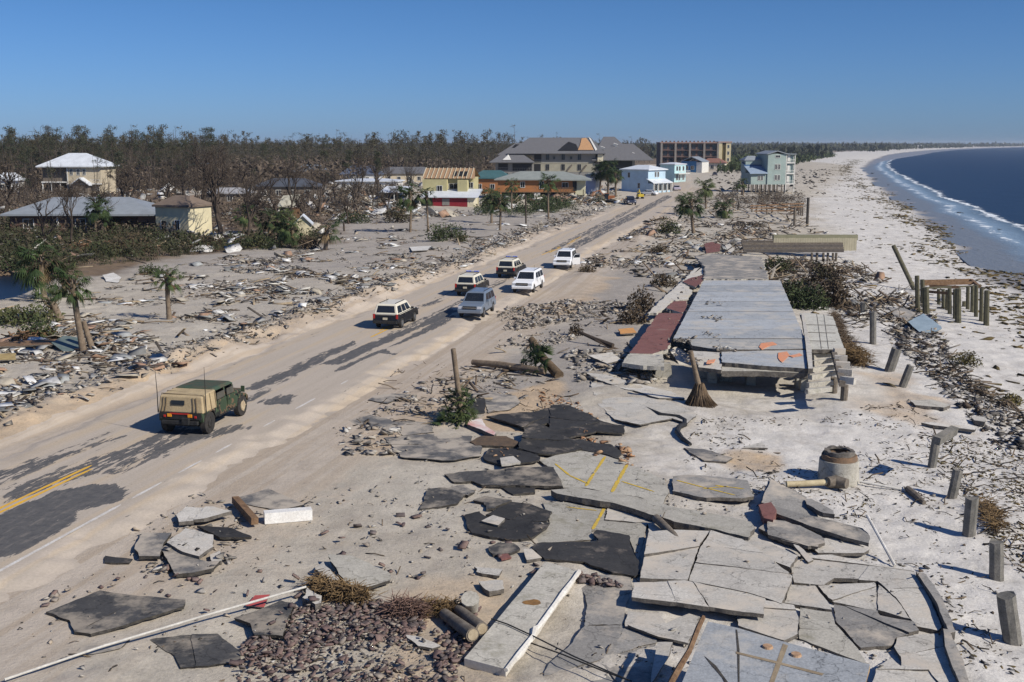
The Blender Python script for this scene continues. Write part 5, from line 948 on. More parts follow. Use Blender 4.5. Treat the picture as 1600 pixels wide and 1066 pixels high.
# D yellow house with stripped roof above the red front
o = house('yellow_house', 'yellow house stripped to its rafters above a red front with white lean to roof', 676, 326, -.12); o.scale = (.95, .9, .88); YEL = wallmat('yellow_wall', (.48, .43, .23), .8, siding=3); REDW = wallmat('crimson_siding', (.24, .02, .03), .6, siding=3); CRB = wallmat('cream_trim', (.62, .57, .42), .8)
wall(o, 0, 7.2, 0, 6, 0, 2.5, REDW); wall(o, 7.2, 8.4, -.02, 6, 0, 2.6, CRB, 'side_wall'); wall(o, -2.8, 7.6, 6, 13, 0, 6.6, YEL, 'upper_wall'); wall(o, 4.6, 6.6, 3.6, 6.05, 2.8, 6.1, YEL, 'bay_wall'); wall(o, -2.8, 2.3, 4, 6.05, 2.6, 6.2, YEL, 'bay_wall')
part('board', MB().bb(2.0, 3.5, -.06, .02, .7, 2.2), mat('grey_board', (.25, .24, .22), (.2, .19, .17), 3, .9), o); gb = part('lean_to_roof', MB().add([(-2.6, -.6, 2.6), (9.4, -.6, 2.6), (9.6, 5.8, 4.1), (-2.2, 5.8, 4.1), (-2.6, -.6, 2.4), (9.4, -.6, 2.4), (9.6, 5.8, 3.9), (-2.2, 5.8, 3.9)], [(0, 1, 2, 3), (4, 7, 6, 5), (0, 4, 5, 1), (1, 5, 6, 2), (2, 6, 7, 3), (3, 7, 4, 0)]), ROOFM, o)
part('roof_deck', MB().add([(-3.2, 5.2, 6.4), (8.0, 5.2, 6.4), (7.4, 9.5, 8.6), (-3.0, 9.5, 8.6), (8.0, 13.8, 6.4), (-3.2, 13.8, 6.4)], [(0, 1, 2, 3), (3, 2, 4, 5)]), wallmat('plywood_deck', (.34, .22, .13), 1.5), o)
for i in range(12):
    x_ = -3.0 + i * .92; part('rafter', MB().tube([(x_, 4.9, 6.45), (x_ + .05, 9.4, 8.72)], .07, 4), CRB, o)
for x_ in (3.2, 4.4, 5.5): part('roof_hole', MB().add([(x_, 6.0, 6.92), (x_ + .8, 6.0, 6.92), (x_ + .8, 8.0, 7.94), (x_, 8.0, 7.94)], [(0, 1, 2, 3)]), GAP, o)
window(o, 3.4, 4.6, 1.9, 1.2, 5.95); window(o, 7.0, 4.9, .9, 1.2, 5.95); window(o, .8, 4.2, 1.0, 1.2, 3.95)
# white flat roof shelter
o = house('white_roof_shelter', 'low shelter with a flat white roof left of the yellow house', 592, 318, 0, 'shed'); part('roof', MB().add([(0, 0, 2.4), (6.4, 0, 2.4), (6.8, 5, 3.4), (1.2, 5, 3.4), (0, 0, 2.2), (6.4, 0, 2.2), (6.8, 5, 3.2), (1.2, 5, 3.2)], [(0, 1, 2, 3), (4, 7, 6, 5), (0, 4, 5, 1), (1, 5, 6, 2), (2, 6, 7, 3), (3, 7, 4, 0)]), ROOFM, o)
for x_ in (.4, 3.2, 6.0): part('post', MB().bb(x_ - .1, x_ + .1, .2, .4, 0, 2.3), WFR, o)
wall(o, .5, 6.4, 4.4, 4.8, 0, 2.9, BEID, 'back_wall')
# E orange brown stilt house
o = house('orange_house', 'long orange brown house on low piers with a pale green grey hipped roof', 778, 313, -.06); ORW = wallmat('orange_siding', (.36, .155, .06), .8, siding=3)
wall(o, 0, 17.5, 0, 8, 1.9, 4.6, ORW); wall(o, 17.5, 19.8, .2, 8, 1.2, 4.7, wallmat('cream_panel', (.58, .55, .38), .8), 'cream_wall'); hip(o, 0, 19.6, 0, 9, 4.75, 6.4, 10, ROOFGG, .8); hip(o, 14.5, 20.8, -1, 6, 4.7, 5.7, 1.5, ROOFGG, .3, 'porch_roof')
for x_ in (.3, 3.2, 6.0, 8.6, 11.5, 14.5, 17.3): part('pier', MB().bb(x_ - .18, x_ + .18, .1, .5, 0, 1.95), WFR if x_ == 8.6 else M_WOODG, o)
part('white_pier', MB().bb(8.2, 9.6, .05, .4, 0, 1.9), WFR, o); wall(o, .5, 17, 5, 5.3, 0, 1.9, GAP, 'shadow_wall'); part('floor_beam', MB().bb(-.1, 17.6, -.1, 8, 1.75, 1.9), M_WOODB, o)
for x_, z_, w_, h_ in ((5.6, 3.5, .9, 1.2), (9.9, 3.4, .9, 1.5), (15.2, 3.4, 1.3, 1.1)): window(o, x_, z_, w_, h_, -.02)
part('doorway', MB().bb(16.9, 17.8, -.06, .02, 2.1, 4.3), GAP, o)
for x_ in np.arange(13.4, 17.0, .35): part('deck_board', MB().bb(x_, x_ + .16, -.9, -.82, 1.6, 3.0), M_WOODB, o)
o = house('mural_shed', 'small white shed with a blue tinted wall at the right end of the orange house', 915, 306, -.2, 'shed'); wall(o, 0, 2.4, 0, 3.5, 0, 5.0, wallmat('pale_blue_mural', (.44, .48, .60), .5)); wall(o, 2.4, 3.1, -.02, 3.5, 0, 5.0, WFR, 'white_wall'); hip(o, 0, 3.1, 0, 3.5, 5.05, 5.5, 1, ROOFGG, .3); window(o, 2.75, 4.1, .25, .9, -.05)
# F big grey roofed condominium
o = house('condominium', 'large three storey condominium under broad grey hipped roofs with holes torn in them', 770, 284, -.05, 'apartment building'); o.scale = (.93, 1, .97); TAU = wallmat('taupe_siding', (.235, .228, .21), .6, siding=3); TAL = wallmat('light_taupe_siding', (.33, .31, .24), .6)
k = .205
wall(o, 14.5, 36, 2, 20, 0, 9.3, TAU); wall(o, 16.8, 36.02, 1.94, 2.1, 3.2, 5.9, TAL, 'lower_storey'); wall(o, 1, 14.4, -1, 12, 0, 6.4, TAU, 'left_wing_wall'); wall(o, 36, 50, 4, 20, 0, 7.2, TAU, 'right_wing_wall')
part('storey_band', MB().bb(14.5, 36.1, 1.88, 2.0, 6.0, 6.3), TAL, o)
hip(o, 6, 38.5, 1.2, 20, 9.5, 14.7, 22, ROOFG, 1.0, rx=23.5); hip(o, 0, 13.6, -2, 10, 6.6, 11.2, 1.0, ROOFG, 1.0, 'left_roof'); hip(o, 35.5, 51, 2, 22, 7.3, 15.0, 4, ROOFG, .8, 'right_roof', rx=41); hip(o, 44, 56, 8, 24, 7.2, 12.6, 4, ROOFG, .8, 'far_right_roof', rx=48)
hip(o, 2, 14, 3, 14, 9.0, 12.8, 3, ROOFG, .5, 'upper_left_roof', rx=9)
def slope_patch(o, x0, x1, y, z, h, rise, m, name, shape=None):
    pts = shape or [(x0, 0), (x1, 0), (x1, 1), (x0, 1)]; mb = MB(); q = [(a, y + b * h - .08, z + b * rise + .10) for a, b in pts]; mb.add(q, [tuple(range(len(q)))]); return part(name, mb, m, o)
# main roof front slope: from (y=.2,z=9.5) up to (y=10.6,z=14.7): slope 0.5
slope_patch(o, 0, 0, 1.6, 10.3, 7.5, 3.75, GAP, 'roof_hole', [(22.8, 0), (30.2, 0), (29.2, .55), (26.5, .78), (24.6, .4)]); slope_patch(o, 0, 0, 1.8, 10.45, 8.2, 4.1, PLY, 'bare_decking', [(29.8, 0), (35.4, 0), (34.4, .5), (32.8, 1), (31.2, .95), (30.6, .4)]); slope_patch(o, 0, 0, 1.3, 10.2, 9.2, 4.6, WFR, 'torn_flashing', [(36.0, 0), (36.6, .1), (34.4, .9), (33.6, 1.0), (34.6, .6)])
slope_patch(o, 0, 0, -1.3, 7.5, 6, 2.96, GAP, 'roof_hole', [(7.2, 0), (10.6, .02), (9.8, .55), (7.4, .5)]); part('white_cupola', MB().add([(3.6, -2.3, 7.3), (6.6, -2.3, 7.3), (5.4, 1.2, 9.2), (5.8, 1.2, 7.6), (5.3, -1.2, 8.8)], [(0, 1, 4), (1, 2, 4), (0, 4, 2)]), WFR, o)
slope_patch(o, 0, 0, 3.4, 9.9, 4.2, 2.6, GAP, 'roof_hole', [(5.3, 0), (8.8, 0), (9.2, .9), (7.6, .95)]); part('white_cupola', MB().add([(9.2, 3.2, 10.2), (10.6, 3.2, 10.2), (9.9, 4.8, 11.6)], [(0, 1, 2)]), WFR, o)
for q in [(38.5, 5.5, 11.2), (43.2, 7.3, 12.2), (47.5, 9.6, 9.2), (49.2, 9.6, 9.3), (46.2, 9.2, 9.0)]: part('torn_roofing', MB().box(q, (1.7, .25, .9), rot=(.4, .3, 0)), WFR, o)
part('dormer', MB().box((37.7, 1.6, 7.9), (1.9, 1.2, 2.4)), CRB, o)
for x_ in (19.2, 24.7, 30.4):
    for z_ in (8.2, 4.8): window(o, x_, z_, 1.1, 1.9, 1.86, frame=TAU)
for x_ in (21.5, 27.5): window(o, x_, 7.9, .7, .9, 1.86, frame=TAU)
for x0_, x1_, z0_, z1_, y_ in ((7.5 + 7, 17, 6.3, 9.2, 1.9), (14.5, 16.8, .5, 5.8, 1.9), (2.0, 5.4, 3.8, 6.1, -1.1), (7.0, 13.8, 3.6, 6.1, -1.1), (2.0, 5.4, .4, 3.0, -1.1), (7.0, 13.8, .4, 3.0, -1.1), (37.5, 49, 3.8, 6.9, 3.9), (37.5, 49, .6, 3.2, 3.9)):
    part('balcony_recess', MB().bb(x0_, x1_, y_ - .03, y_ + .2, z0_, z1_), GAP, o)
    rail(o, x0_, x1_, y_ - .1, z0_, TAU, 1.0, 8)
part('diagonal_stair', MB().tube([(26, 1.7, 3.4), (27.8, 1.7, 5.6)], .3, 4), M_WOODG, o); part('diagonal_stair', MB().tube([(31.2, 1.7, 3.4), (33, 1.7, 5.6)], .3, 4), M_WOODG, o)
# G light blue houses
o = house('light_blue_house', 'two storey light blue house with a white porch roof and large ground floor windows', 971, 300, -.72); o.scale = (.72, .72, .88); LBL = wallmat('light_blue_wall', (.42, .56, .66), .7); 
wall(o, 0, 11.5, 0, 11, 0, 6.6, LBL); hip(o, 0, 11.5, 0, 11, 6.7, 7.9, 5, ROOFM, .7); part('porch_roof', MB().add([(-.4 + 11.4, -.4, 4.1), (14.4, -.8, 2.9), (14.4, 11.6, 2.9), (11.0, 11.2, 4.1), (-.4 + 11.4, -.4, 3.9), (14.4, -.8, 2.7), (14.4, 11.6, 2.7), (11.0, 11.2, 3.9)], [(0, 1, 2, 3), (4, 7, 6, 5), (0, 4, 5, 1), (1, 5, 6, 2), (2, 6, 7, 3), (3, 7, 4, 0)]), ROOFM, o)
for i in range(5): part('porch_post', MB().bb(13.9, 14.2, -.2 + i * 2.85, .1 + i * 2.85, 0, 2.8), WFR, o)
for i in range(4): window(o, 13.7, 1.5, 2.2, 1.7, 1.4 + i * 2.85, 'r'); 
wall(o, 11.5, 13.65, 0, 11, 0, 2.7, LBL, 'porch_wall'); window(o, 11.55, 5.2, .9, 1.4, 4.6, 'r'); window(o, 11.55, 5.2, .9, 1.4, 6.2, 'r'); window(o, 3.2, 5, .9, 1.4, -.02); window(o, 7.6, 2, .9, 1.4, -.02)
o = house('aqua_house', 'pale aqua two storey house with balconies right behind the light blue one', 1031, 286, -.72); o.scale = (.7, .75, .85); AQ = wallmat('aqua_wall', (.44, .64, .66), .7); wall(o, 0, 8, 0, 9, 0, 7.2, AQ); hip(o, 0, 8, 0, 9, 7.3, 7.9, 3, ROOFM, .4)
for y_ in (2, 4, 7): window(o, 8.05, 5.6, 1.2, 1.6, y_, 'r'); window(o, 8.05, 2.2, 1.2, 2.0, y_, 'r')
part('balcony', MB().bb(8.0, 10.5, 0, 9, 3.5, 3.75), WFR, o); mb = MB(); [mb.bb(10.4, 10.5, y_, y_ + .12, 0, 4.7) for y_ in np.arange(0, 9, 1.1)]; mb.bb(10.4, 10.5, 0, 9, 4.6, 4.75); part('balcony_posts', mb, WFR, o)
o = house('blue_house', 'small bright blue house with a white side wall, left of the apartment block end', 1064, 270, -.5); wall(o, 0, 7, 0, 9, 0, 5.0, wallmat('bright_blue_wall', (.04, .16, .32), .7)); wall(o, 7, 9.5, -.02, 9, 0, 4.6, WFR, 'white_wall'); gable(o, 0, 9.4, 0, 9, 4.9, 7.0, ROOFB, .3, 'y'); window(o, 2.5, 2.2, 1.3, 1.5, -.03); window(o, 5.2, 2.2, 1.3, 1.5, -.03)
o = house('small_white_house', 'small white house with a rusty roof in front of the apartment block', 1094, 268, -.3); wall(o, 0, 11, 0, 8, 0, 4.0, wallmat('off_white_wall', (.58, .52, .43), .7)); hip(o, 0, 11, 0, 8, 4.1, 6.0, 5, wallmat('rusty_roof', (.24, .12, .09), .8), .6); [window(o, x_, 2, 1.3, 1.5, -.03) for x_ in (2, 5.5, 9)]
# I apartment block
o = house('apartment_block', 'long dark four storey apartment block with a cream end tower, near the horizon', 1031, 266, 0, 'apartment building'); o.scale = (.83, 1, .97); ABR = wallmat('brown_apartment', (.13, .085, .075), .6); CTW = wallmat('cream_tower', (.54, .47, .30), .6); D_ = .30
wall(o, 0, 33, 0, 14, 0, 13.2, ABR); wall(o, 33, 35.4, -.5, 14, 0, 13.0, CTW, 'tower'); wall(o, 35.4, 37.6, .5, 14, 0, 12.4, mat('ochre_wall', (.33, .26, .11), (.28, .22, .1), 1, .9), 'stair_tower'); wall(o, 37.6, 40.4, -.5, 14, 0, 13.2, CTW, 'tower'); part('parapet', MB().bb(-.3, 33.2, -.4, 14.2, 13.2, 13.6), wallmat('parapet_pink', (.36, .24, .2), .8), o); part('roof_cap', MB().bb(33, 41, -.8, 14.2, 13.3, 13.9), wallmat('parapet_pink', (.3, .2, .16), .8), o)
for x_ in (0, 8.0, 16.2, 24.5, 32.3): part('pier_wall', MB().bb(x_, x_ + 1.1, -1.3, .1, 0, 13.1), wallmat('grey_pier', (.22, .20, .18), .8), o)
for f_ in range(4):
    part('balcony_slab', MB().bb(0, 33, -1.2, .05, 3.15 + f_ * 3.2, 3.35 + f_ * 3.2), wallmat('balcony_slab', (.16, .11, .1), .8), o)
    for x_ in (1.6, 5.0, 9.8, 13.2, 18.0, 21.4, 26.2, 29.6): window(o, x_ + 1.2, 1.8 + f_ * 3.2, 2.2, 2.2, -.03, frame=ABR)
    window(o, 39, 1.9 + f_ * 3.2, 1.0, 1.5, -.52)
for i in range(14): part('roof_vent', MB().box((1.5 + i * 2.3, 3, 13.9), (.8, .8, .7)), ABR, o)
# J teal stilt house on the beach
o = house('stilt_house', 'pale teal three storey beach house on wooden stilts with white sea side balconies', 1172, 303, .16, 'house'); TEA = wallmat('teal_siding', (.30, .37, .345), .6, siding=2.5); k = .15
wall(o, 4.6, 9.6, 0, 8, 2.4, 10.4, TEA); wall(o, .2, 4.6, .3, 7.5, 2.4, 5.4, TEA, 'wing_wall'); part('wing_roof', MB().add([(-.4, -.5, 5.4), (4.6, -.3, 5.4), (4.6, 4, 7.2), (-.4, 4, 7.2), (-.4, -.5, 5.2), (4.6, -.3, 5.2), (4.6, 4, 7.0), (-.4, 4, 7.0)], [(0, 1, 2, 3), (4, 7, 6, 5), (0, 4, 5, 1), (1, 5, 6, 2), (2, 6, 7, 3), (3, 7, 4, 0)]), wallmat('blue_metal_roof', (.26, .33, .42), .8, .45), o)
part('blue_roof_panel', MB().add([(-.3, 3.9, 7.2), (4.6, 3.9, 7.2), (4.6, 6.5, 8.6), (-.3, 6.5, 8.2)], [(0, 1, 2, 3)]), wallmat('deep_blue_roof', (.04, .10, .22), .8, .5), o); wall(o, .2, 4.6, 4.5, 8, 5.3, 8.8, TEA, 'rear_wing')
gable(o, 4.6, 9.6, 0, 8, 10.4, 11.2, ROOFB, .4, 'y'); hip(o, .0, 4.6, 4.5, 8, 8.8, 9.8, 2, ROOFB, .2, 'rear_roof')
for z_ in (4.2, 7.0): window(o, 6.9, z_, .55, 1.3, -.02, frame=WFR); window(o, 7.75, z_, .55, 1.3, -.02)
window(o, 7.3, 9.7, 1.2, .6, -.02); window(o, 2.4, 4.1, .5, 1.2, .28); window(o, 3.2, 4.1, .5, 1.2, .28)
for z_ in (2.5, 5.2, 8.0): part('balcony_floor', MB().bb(9.6, 12.2, 0, 7.6, z_ - .12, z_ + .1), WFR, o); rail(o, 9.6, 12.2, .05, z_, WFR, .9, 6); part('balcony_door', MB().bb(10.2, 10.9, .45, .55, z_ + .1, z_ + 2.1), WFR, o)
part('balcony_wall', MB().bb(9.6, 12.0, .6, 7.6, 2.5, 10.4), TEA, o)
for x_ in (9.75, 12.1): part('balcony_post', MB().bb(x_ - .1, x_ + .1, 0, .2, .3, 10.2), WFR, o)
part('balcony_roof', MB().bb(9.5, 12.4, -.3, 7.8, 10.2, 10.4), ROOFB, o)
for i, x_ in enumerate((.4, 1.6, 2.8, 4.0, 5.2, 6.4, 7.6, 8.8, 9.6)): part('stilt', MB().bb(x_ - .12, x_ + .12, .2, .45, 0, 2.42), M_WOODG, o); part('stilt', MB().bb(x_ - .12, x_ + .12, 5.2, 5.45, 0, 2.42), M_WOODG, o)
# partly hidden and far roofs: name, label, u, v, width, height, roof colour, wall colour
FR = [('ranch_house', 'white roofed bungalow corner at the left edge of the view', -6, 302, 6, 3.4, 1.8, ROOFM, WFR), ('blue_roof_house', 'house with a long blue tarpaulin roof among bare trees on the left', 238, 283, 24, 4.6, 1.2, wallmat('blue_tarp', (.08, .17, .25), .6), BEID), ('orange_wreck_house', 'low wreck with orange bare roof decking left in the forest', 190, 274, 26, 4.6, 1.0, wallmat('orange_deck', (.34, .15, .07), .8), BEID),
 ('dark_roof_house', 'blue black roof among bare trees above the fan palms', 400, 312, 14, 3.0, 1.6, ROOFD, BEID), ('slate_roof_house', 'slate grey roof far behind the orange splintered timber', 458, 286, 11, 3.6, 2.2, wallmat('slate_roof', (.13, .15, .18), .8), BEID), ('silver_roof_house', 'house with a dark blue and silver roof left of the yellow one', 533, 288, 13, 3.2, 2.6, wallmat('navy_roof', (.08, .10, .15), .8), WFR),
 ('grey_roof_house', 'long low grey roof behind the white shelter', 583, 287, 22, 3.2, 1.9, ROOFG, BEI), ('white_gable_house', 'tiny white gable among rubble behind the white shelter', 600, 276, 5, 3.0, 1.5, ROOFG, WFR), ('trailer_house', 'white low trailer with dark windows behind the splintered trees', 527, 298, 16, 2.6, .5, ROOFM, WFR),
 ('far_roof_house', 'pale roof just visible in the middle of the forest', 416, 258, 14, 4.0, 1.6, wallmat('pale_lilac_roof', (.3, .28, .32), .8), BEID), ('teal_tarp_house', 'roof under teal tarpaulin right behind the yellow house', 738, 305, 9, 4.2, 1.8, wallmat('teal_tarp', (.05, .12, .13), .8), ORW), ('pale_roof_wreck', 'collapsed pale roof left of the fan palm thicket', 322, 318, 9, 2.2, 1.0, wallmat('pale_grey_roof', (.32, .32, .33), .8), BEID)]
for nm, lb, u, v, w_, h_, rh, rm, wm in FR:
    o = house(nm, lb, u, v, R.uniform(-.15, .15)); wall(o, 0, w_, 0, w_ * .55, 0, h_, wm); hip(o, 0, w_, 0, w_ * .55, h_, h_ + rh, w_ * .5, rm, .5)
    for x_ in np.arange(1.8, w_ - 1, 3.2): window(o, x_, h_ * .5, 1.0, 1.1, -.02)
o = house('playhouse_gable', 'small cream gable front with a steep white roof by the tattered palm', 462, 376, .1, 'shed'); wall(o, 0, 2.0, 0, 1.6, 0, 2.2, CRM); gable(o, 0, 2.0, 0, 1.6, 2.2, 3.4, ROOFM, .25, 'y'); part('gable_wall', MB().add([(0, .02, 2.15), (2, .02, 2.15), (1, .02, 3.25)], [(0, 1, 2)]), CRM, o)
o = house('beige_roof_wreck', 'tilted beige roof piece lying on a brown wreck by the fan palms', 438, 345, .2, 'shed'); wall(o, 0, 3.2, 0, 3, 0, 2.0, mat('brown_wreck', (.18, .10, .05), (.12, .07, .04), 2, .9)); part('roof', MB().add([(-.4, -.8, 2.5), (2.2, -.8, 2.3), (3.4, 2.6, 4.2), (.6, 2.6, 4.0), (-.4, -.8, 2.35), (2.2, -.8, 2.15), (3.4, 2.6, 4.05), (.6, 2.6, 3.85)], [(0, 1, 2, 3), (4, 7, 6, 5), (0, 4, 5, 1), (1, 5, 6, 2), (2, 6, 7, 3), (3, 7, 4, 0)]), wallmat('beige_roof', (.42, .40, .32), .8), o)
# far shore houses
FSH = [(1336, 229.6, 'pale'), (1392, 230, 'pale'), (1412, 230.6, 'white'), (1428, 230.5, 'pink'), (1438, 230.3, 'white'), (1466, 229.2, 'pale'), (1482, 229, 'tan'), (1500, 228.6, 'pink'), (1518, 228.2, 'white'), (1532, 228, 'tan'), (1568, 227, 'pale'), (1586, 226.8, 'white'), (1240, 238, 'tan'), (1262, 236, 'pale'), (1222, 240, 'white'), (1198, 243, 'tan'), (1160, 250, 'tan'), (1300, 231.5, 'tan')]
cw = {'pale': (.42, .42, .40), 'white': (.62, .62, .62), 'pink': (.42, .30, .27), 'tan': (.38, .33, .26)}
for i, (u, v, c_) in enumerate(FSH):
    p = G(u, v + .9); D = p[1]; w_ = D * R.uniform(6, 11) / F; h_ = D * R.uniform(2.2, 3.6) / F; o = thing('shore_house', {'pale': 'pale grey house among others along the far shore', 'white': 'small white house among others along the far shore', 'pink': 'pinkish house among others along the far shore', 'tan': 'tan house among others beyond the beach'}[c_], 'house', (p[0], p[1], -.5), 0, 'houses along the far shore')
    wall(o, -w_ / 2, w_ / 2, 0, w_ * .6, 0, h_, wallmat('shore_' + c_, cw[c_], .05)); hip(o, -w_ / 2, w_ / 2, 0, w_ * .6, h_, h_ * 1.35, w_ * .4, ROOFG if i % 2 else wallmat('shore_pale', cw['pale'], .05), w_ * .03, th=.3)
# ---- far piles, decks and poles on the beach side
def piles(name, label, cat, items, z=None, rad=.16, group=None, m=M_WOODG):
    for i, (bu, bv, tu, tv) in enumerate(items):
        post(label, (bu, bv), (tu, tv), rad * 2, 0, name, m, group, cat, True)
o = thing('pile_deck', 'timber pile deck stripped to its frame on white sand near the water', 'deck', W(1490, 490))
GRNW = mat('mossy_timber', (.13, .12, .075), (.08, .075, .05), 4, .9, bump=.5)
def inthing(o, fn):
    before = set(COL.objects); fn(); 
    for q in [q for q in COL.objects if q not in before and q.parent is None]:
        q.parent = o; q.matrix_parent_inverse = Matrix.Translation(-o.location)
        for kk in ('label', 'category', 'group'):
            if kk in q.keys(): del q[kk]
def pdk():
    for bu, bv, tv, r_ in [(1442, 480, 437, .2), (1447, 492, 449, .28), (1434, 488, 431, .2), (1467, 478, 452, .16), (1474, 482, 452, .16), (1480, 487, 453, .16), (1484, 493, 451, .17), (1492, 500, 452, .16), (1497, 506, 451, .24), (1512, 485, 448, .17), (1519, 490, 447, .17), (1525, 497, 446, .17), (1533, 504, 450, .17), (1541, 510, 454, .22), (1506, 481, 471, .17)]:
        B = W(bu, bv, -.1); d = ray(bu + (bu - 1490) * .02, tv); t = B.y / d[1]; T = Vector((d[0] * t, d[1] * t, H + d[2] * t)); MB().tube([B, B.lerp(T, .5), T], [r_ * 1.05, r_, r_ * .95], 8).build('pile', GRNW, None, auto=40)
    def tl(u, v, z): return Vector(G(u, v, z))
    zt = .35
    for a, b, r_ in [((1440, 440), (1518, 438), .18), ((1443, 444), (1520, 442), .18), ((1452, 447), (1498, 449), .18), ((1448, 450), (1532, 447), .1), ((1452, 456), (1490, 459), .16), ((1518, 438), (1530, 448), .16)]: MB().tube([tl(*a, zt), tl(*b, zt)], r_, 4).build('cross_beam', M_WOODB if r_ > .12 else GRNW, None)
inthing(o, pdk)
post('long dark pole leaning steeply left over the timber pile deck', (1430, 456), (1396, 384), .42, 2.0, 'leaning_pole', GRNW, None, 'pole', True)
post('tall dark pole standing on the beach before the teal stilt house', (1261, 356), (1263, 309), .45, 0, 'timber_pole', mat('dark_wood', (.05, .045, .04), (.08, .07, .06), 4, .9), None, 'pole', True)
post('weathered pole at the end of the far pier frame', (1241, 354), (1242, 324), .4, 0, 'timber_pole', M_WOODG, None, 'pole', True)
piles('timber_pile', 'short timber pile of the washed out pier frame before the teal stilt house', 'pile', [(1216 + R.uniform(-2, 2), 334 + i % 3 * 2, 1216, 0) if 0 else (u, v, u, v - h) for i, (u, v, h) in enumerate([(1175, 333, 14), (1182, 335, 12), (1190, 332, 16), (1198, 336, 13), (1206, 334, 15), (1216, 334, 18), (1224, 330, 14), (1230, 331, 16), (1236, 333, 14), (1248, 337, 17), (1251, 339, 18), (1254, 338, 16)])], rad=.14, group='piles of the washed out pier frame')
o = thing('pier_frame', 'brown timber frame of a washed out pier before the teal stilt house', 'pier', W(1200, 330))
inthing(o, lambda: [MB().tube([Vector(G(a, b, 1.4)), Vector(G(c, d, 1.4))], .14, 4).build('cross_beam', M_WOODB, None) for a, b, c, d in [(1172, 322, 1256, 318), (1172, 326, 1254, 323), (1185, 317, 1230, 330), (1205, 316, 1248, 328), (1178, 330, 1240, 329)]])
o = thing('boardwalk', 'long grey timber boardwalk deck with its near end on short legs', 'deck', W(1270, 385))
def bw():
    for i in range(5):
        v = 378 + i * 3.6; MB().tube([Vector(G(1158 + i * 1, v, .9)), Vector(G(1316 + i * .5, v - .5, .9))], [.22, .22], 4).build('deck_board', M_WOODG if i % 2 else mat('dark_deck', (.09, .08, .075), (.14, .12, .1), 3, .9), None)
    for u in (1268, 1276, 1286, 1293, 1301, 1306): b = W(u, 410, -.1); MB().tube([b, b + Vector((0, 0, 1.1))], .14, 6).build('leg', M_WOODG, None)
inthing(o, bw)
o = thing('timber_bulkhead', 'pale vertical plank bulkhead wall with a green cap on the beach', 'wall', W(1270, 392))
def bk():
    a = Vector(G(1204, 374, 0)); b = Vector(G(1338, 390, 0)); a.z = b.z = 0; cap = wallmat('mossy_cap', (.24, .23, .15), 1.5); pl = wallmat('pale_plank', (.42, .38, .27), 1.2)
    e = Vector(G(1338, 392, 0)); s_ = Vector(G(1208, 392, 0)); n = 34
    for i in range(n):
        p = s_.lerp(e, (i + .5) / n); mb = MB().box((0, 0, .75), ((e - s_).length / n * .93, .07, 1.5 + R.uniform(-.05, .05)), rot=(0, 0, 0)); k = mb.build('plank', pl, None); k.location = p; k.rotation_euler = (0, 0, math.atan2((e - s_).y, (e - s_).x))
    MB().tube([s_ + Vector((0, .3, 1.55)), e + Vector((0.1, .3, 1.55))], .45, 4).build('cap_beam', cap, None)
inthing(o, bk)
# ================================================================== VEGETATION
class TG:
    """fast growing list of strips and thin tubes -> triangles"""
    def __init__(s): s.v = []; s.f = []
    def tube(s, a, b, ra, rb, n=4):
        d = b - a; L = math.sqrt(d[0] ** 2 + d[1] ** 2 + d[2] ** 2) or 1e-6; d = d / L; u = np.cross(d, (0.31, 0.77, 0.55)); u /= np.linalg.norm(u) + 1e-9; w = np.cross(d, u); k0 = len(s.v)
        for c, r in ((a, ra), (b, rb)):
            for k in range(n): t = 6.2832 * k / n; s.v.append(c + (u * math.cos(t) + w * math.sin(t)) * r)
        for k in range(n): k2 = (k + 1) % n; s.f.append((k0 + k, k0 + k2, k0 + n + k2)); s.f.append((k0 + k, k0 + n + k2, k0 + n + k))
    def tri(s, a, b, c): k = len(s.v); s.v += [a, b, c]; s.f.append((k, k + 1, k + 2))
    def arr(s): return np.array(s.v, float).reshape(-1, 3), np.array(s.f, int).reshape(-1, 3)
def rv(): 
    v = NR.normal(size=3); return v / np.linalg.norm(v)
def leaf_tuft(g, c, r, n, ls):
    for _ in range(n):
        p = c + rv() * r * NR.rand() ** 0.4 * np.array([1, 1, .7]); a = rv(); b = rv(); g.tri(p, p + a * ls, p + a * ls * .5 + b * ls * .45)
def pine(h, lean, tufts, rad=.17, lod=1):
    tr, cr = TG(), TG(); ax = np.array([math.sin(lean) * math.cos(NR.rand() * 6.3), math.sin(lean) * math.sin(NR.rand() * 6.3), 0]); pts = [np.array([0, 0, 0.]) + ax * h * t ** 1.5 + np.array([0, 0, h * t]) for t in (0, .35, .7, 1)]
    for i in range(3): tr.tube(pts[i], pts[i + 1], rad * (1 - i * .27), rad * (1 - (i + 1) * .27), 5 if lod else 3)
    nb = NR.randint(8, 15) if lod else 5
    for i in range(nb):
        t = .35 + .62 * NR.rand(); k = min(int(t * 3), 2); p = pts[0] * 0 + ax * h * t ** 1.5 + np.array([0, 0, h * t]); a = NR.rand() * 6.3; L = h * (.03 + .09 * NR.rand()); q = p + np.array([math.cos(a) * L, math.sin(a) * L, L * NR.uniform(-.1, .8)]); tr.tube(p, q, .05, .015, 3)
        if lod and NR.rand() < .5: tr.tube(q, q + rv() * L * .5, .02, .008, 3)
    for i in range(tufts):
        t = .74 + .28 * NR.rand(); a = NR.rand() * 6.3; L = h * .085 * NR.rand() ** .6; p = ax * h * t ** 1.5 + np.array([math.cos(a) * L, math.sin(a) * L, h * t]); tr.tube(ax * h * (t - .06) ** 1.5 + np.array([0, 0, h * (t - .06)]), p, .04, .02, 3)
        leaf_tuft(cr, p, h * .038 + .25, 38 if lod else 11, .42 if lod else .85)
    if tufts == 0: leaf_tuft(cr, pts[3], .3, 4, .3)
    return tr.arr(), cr.arr()
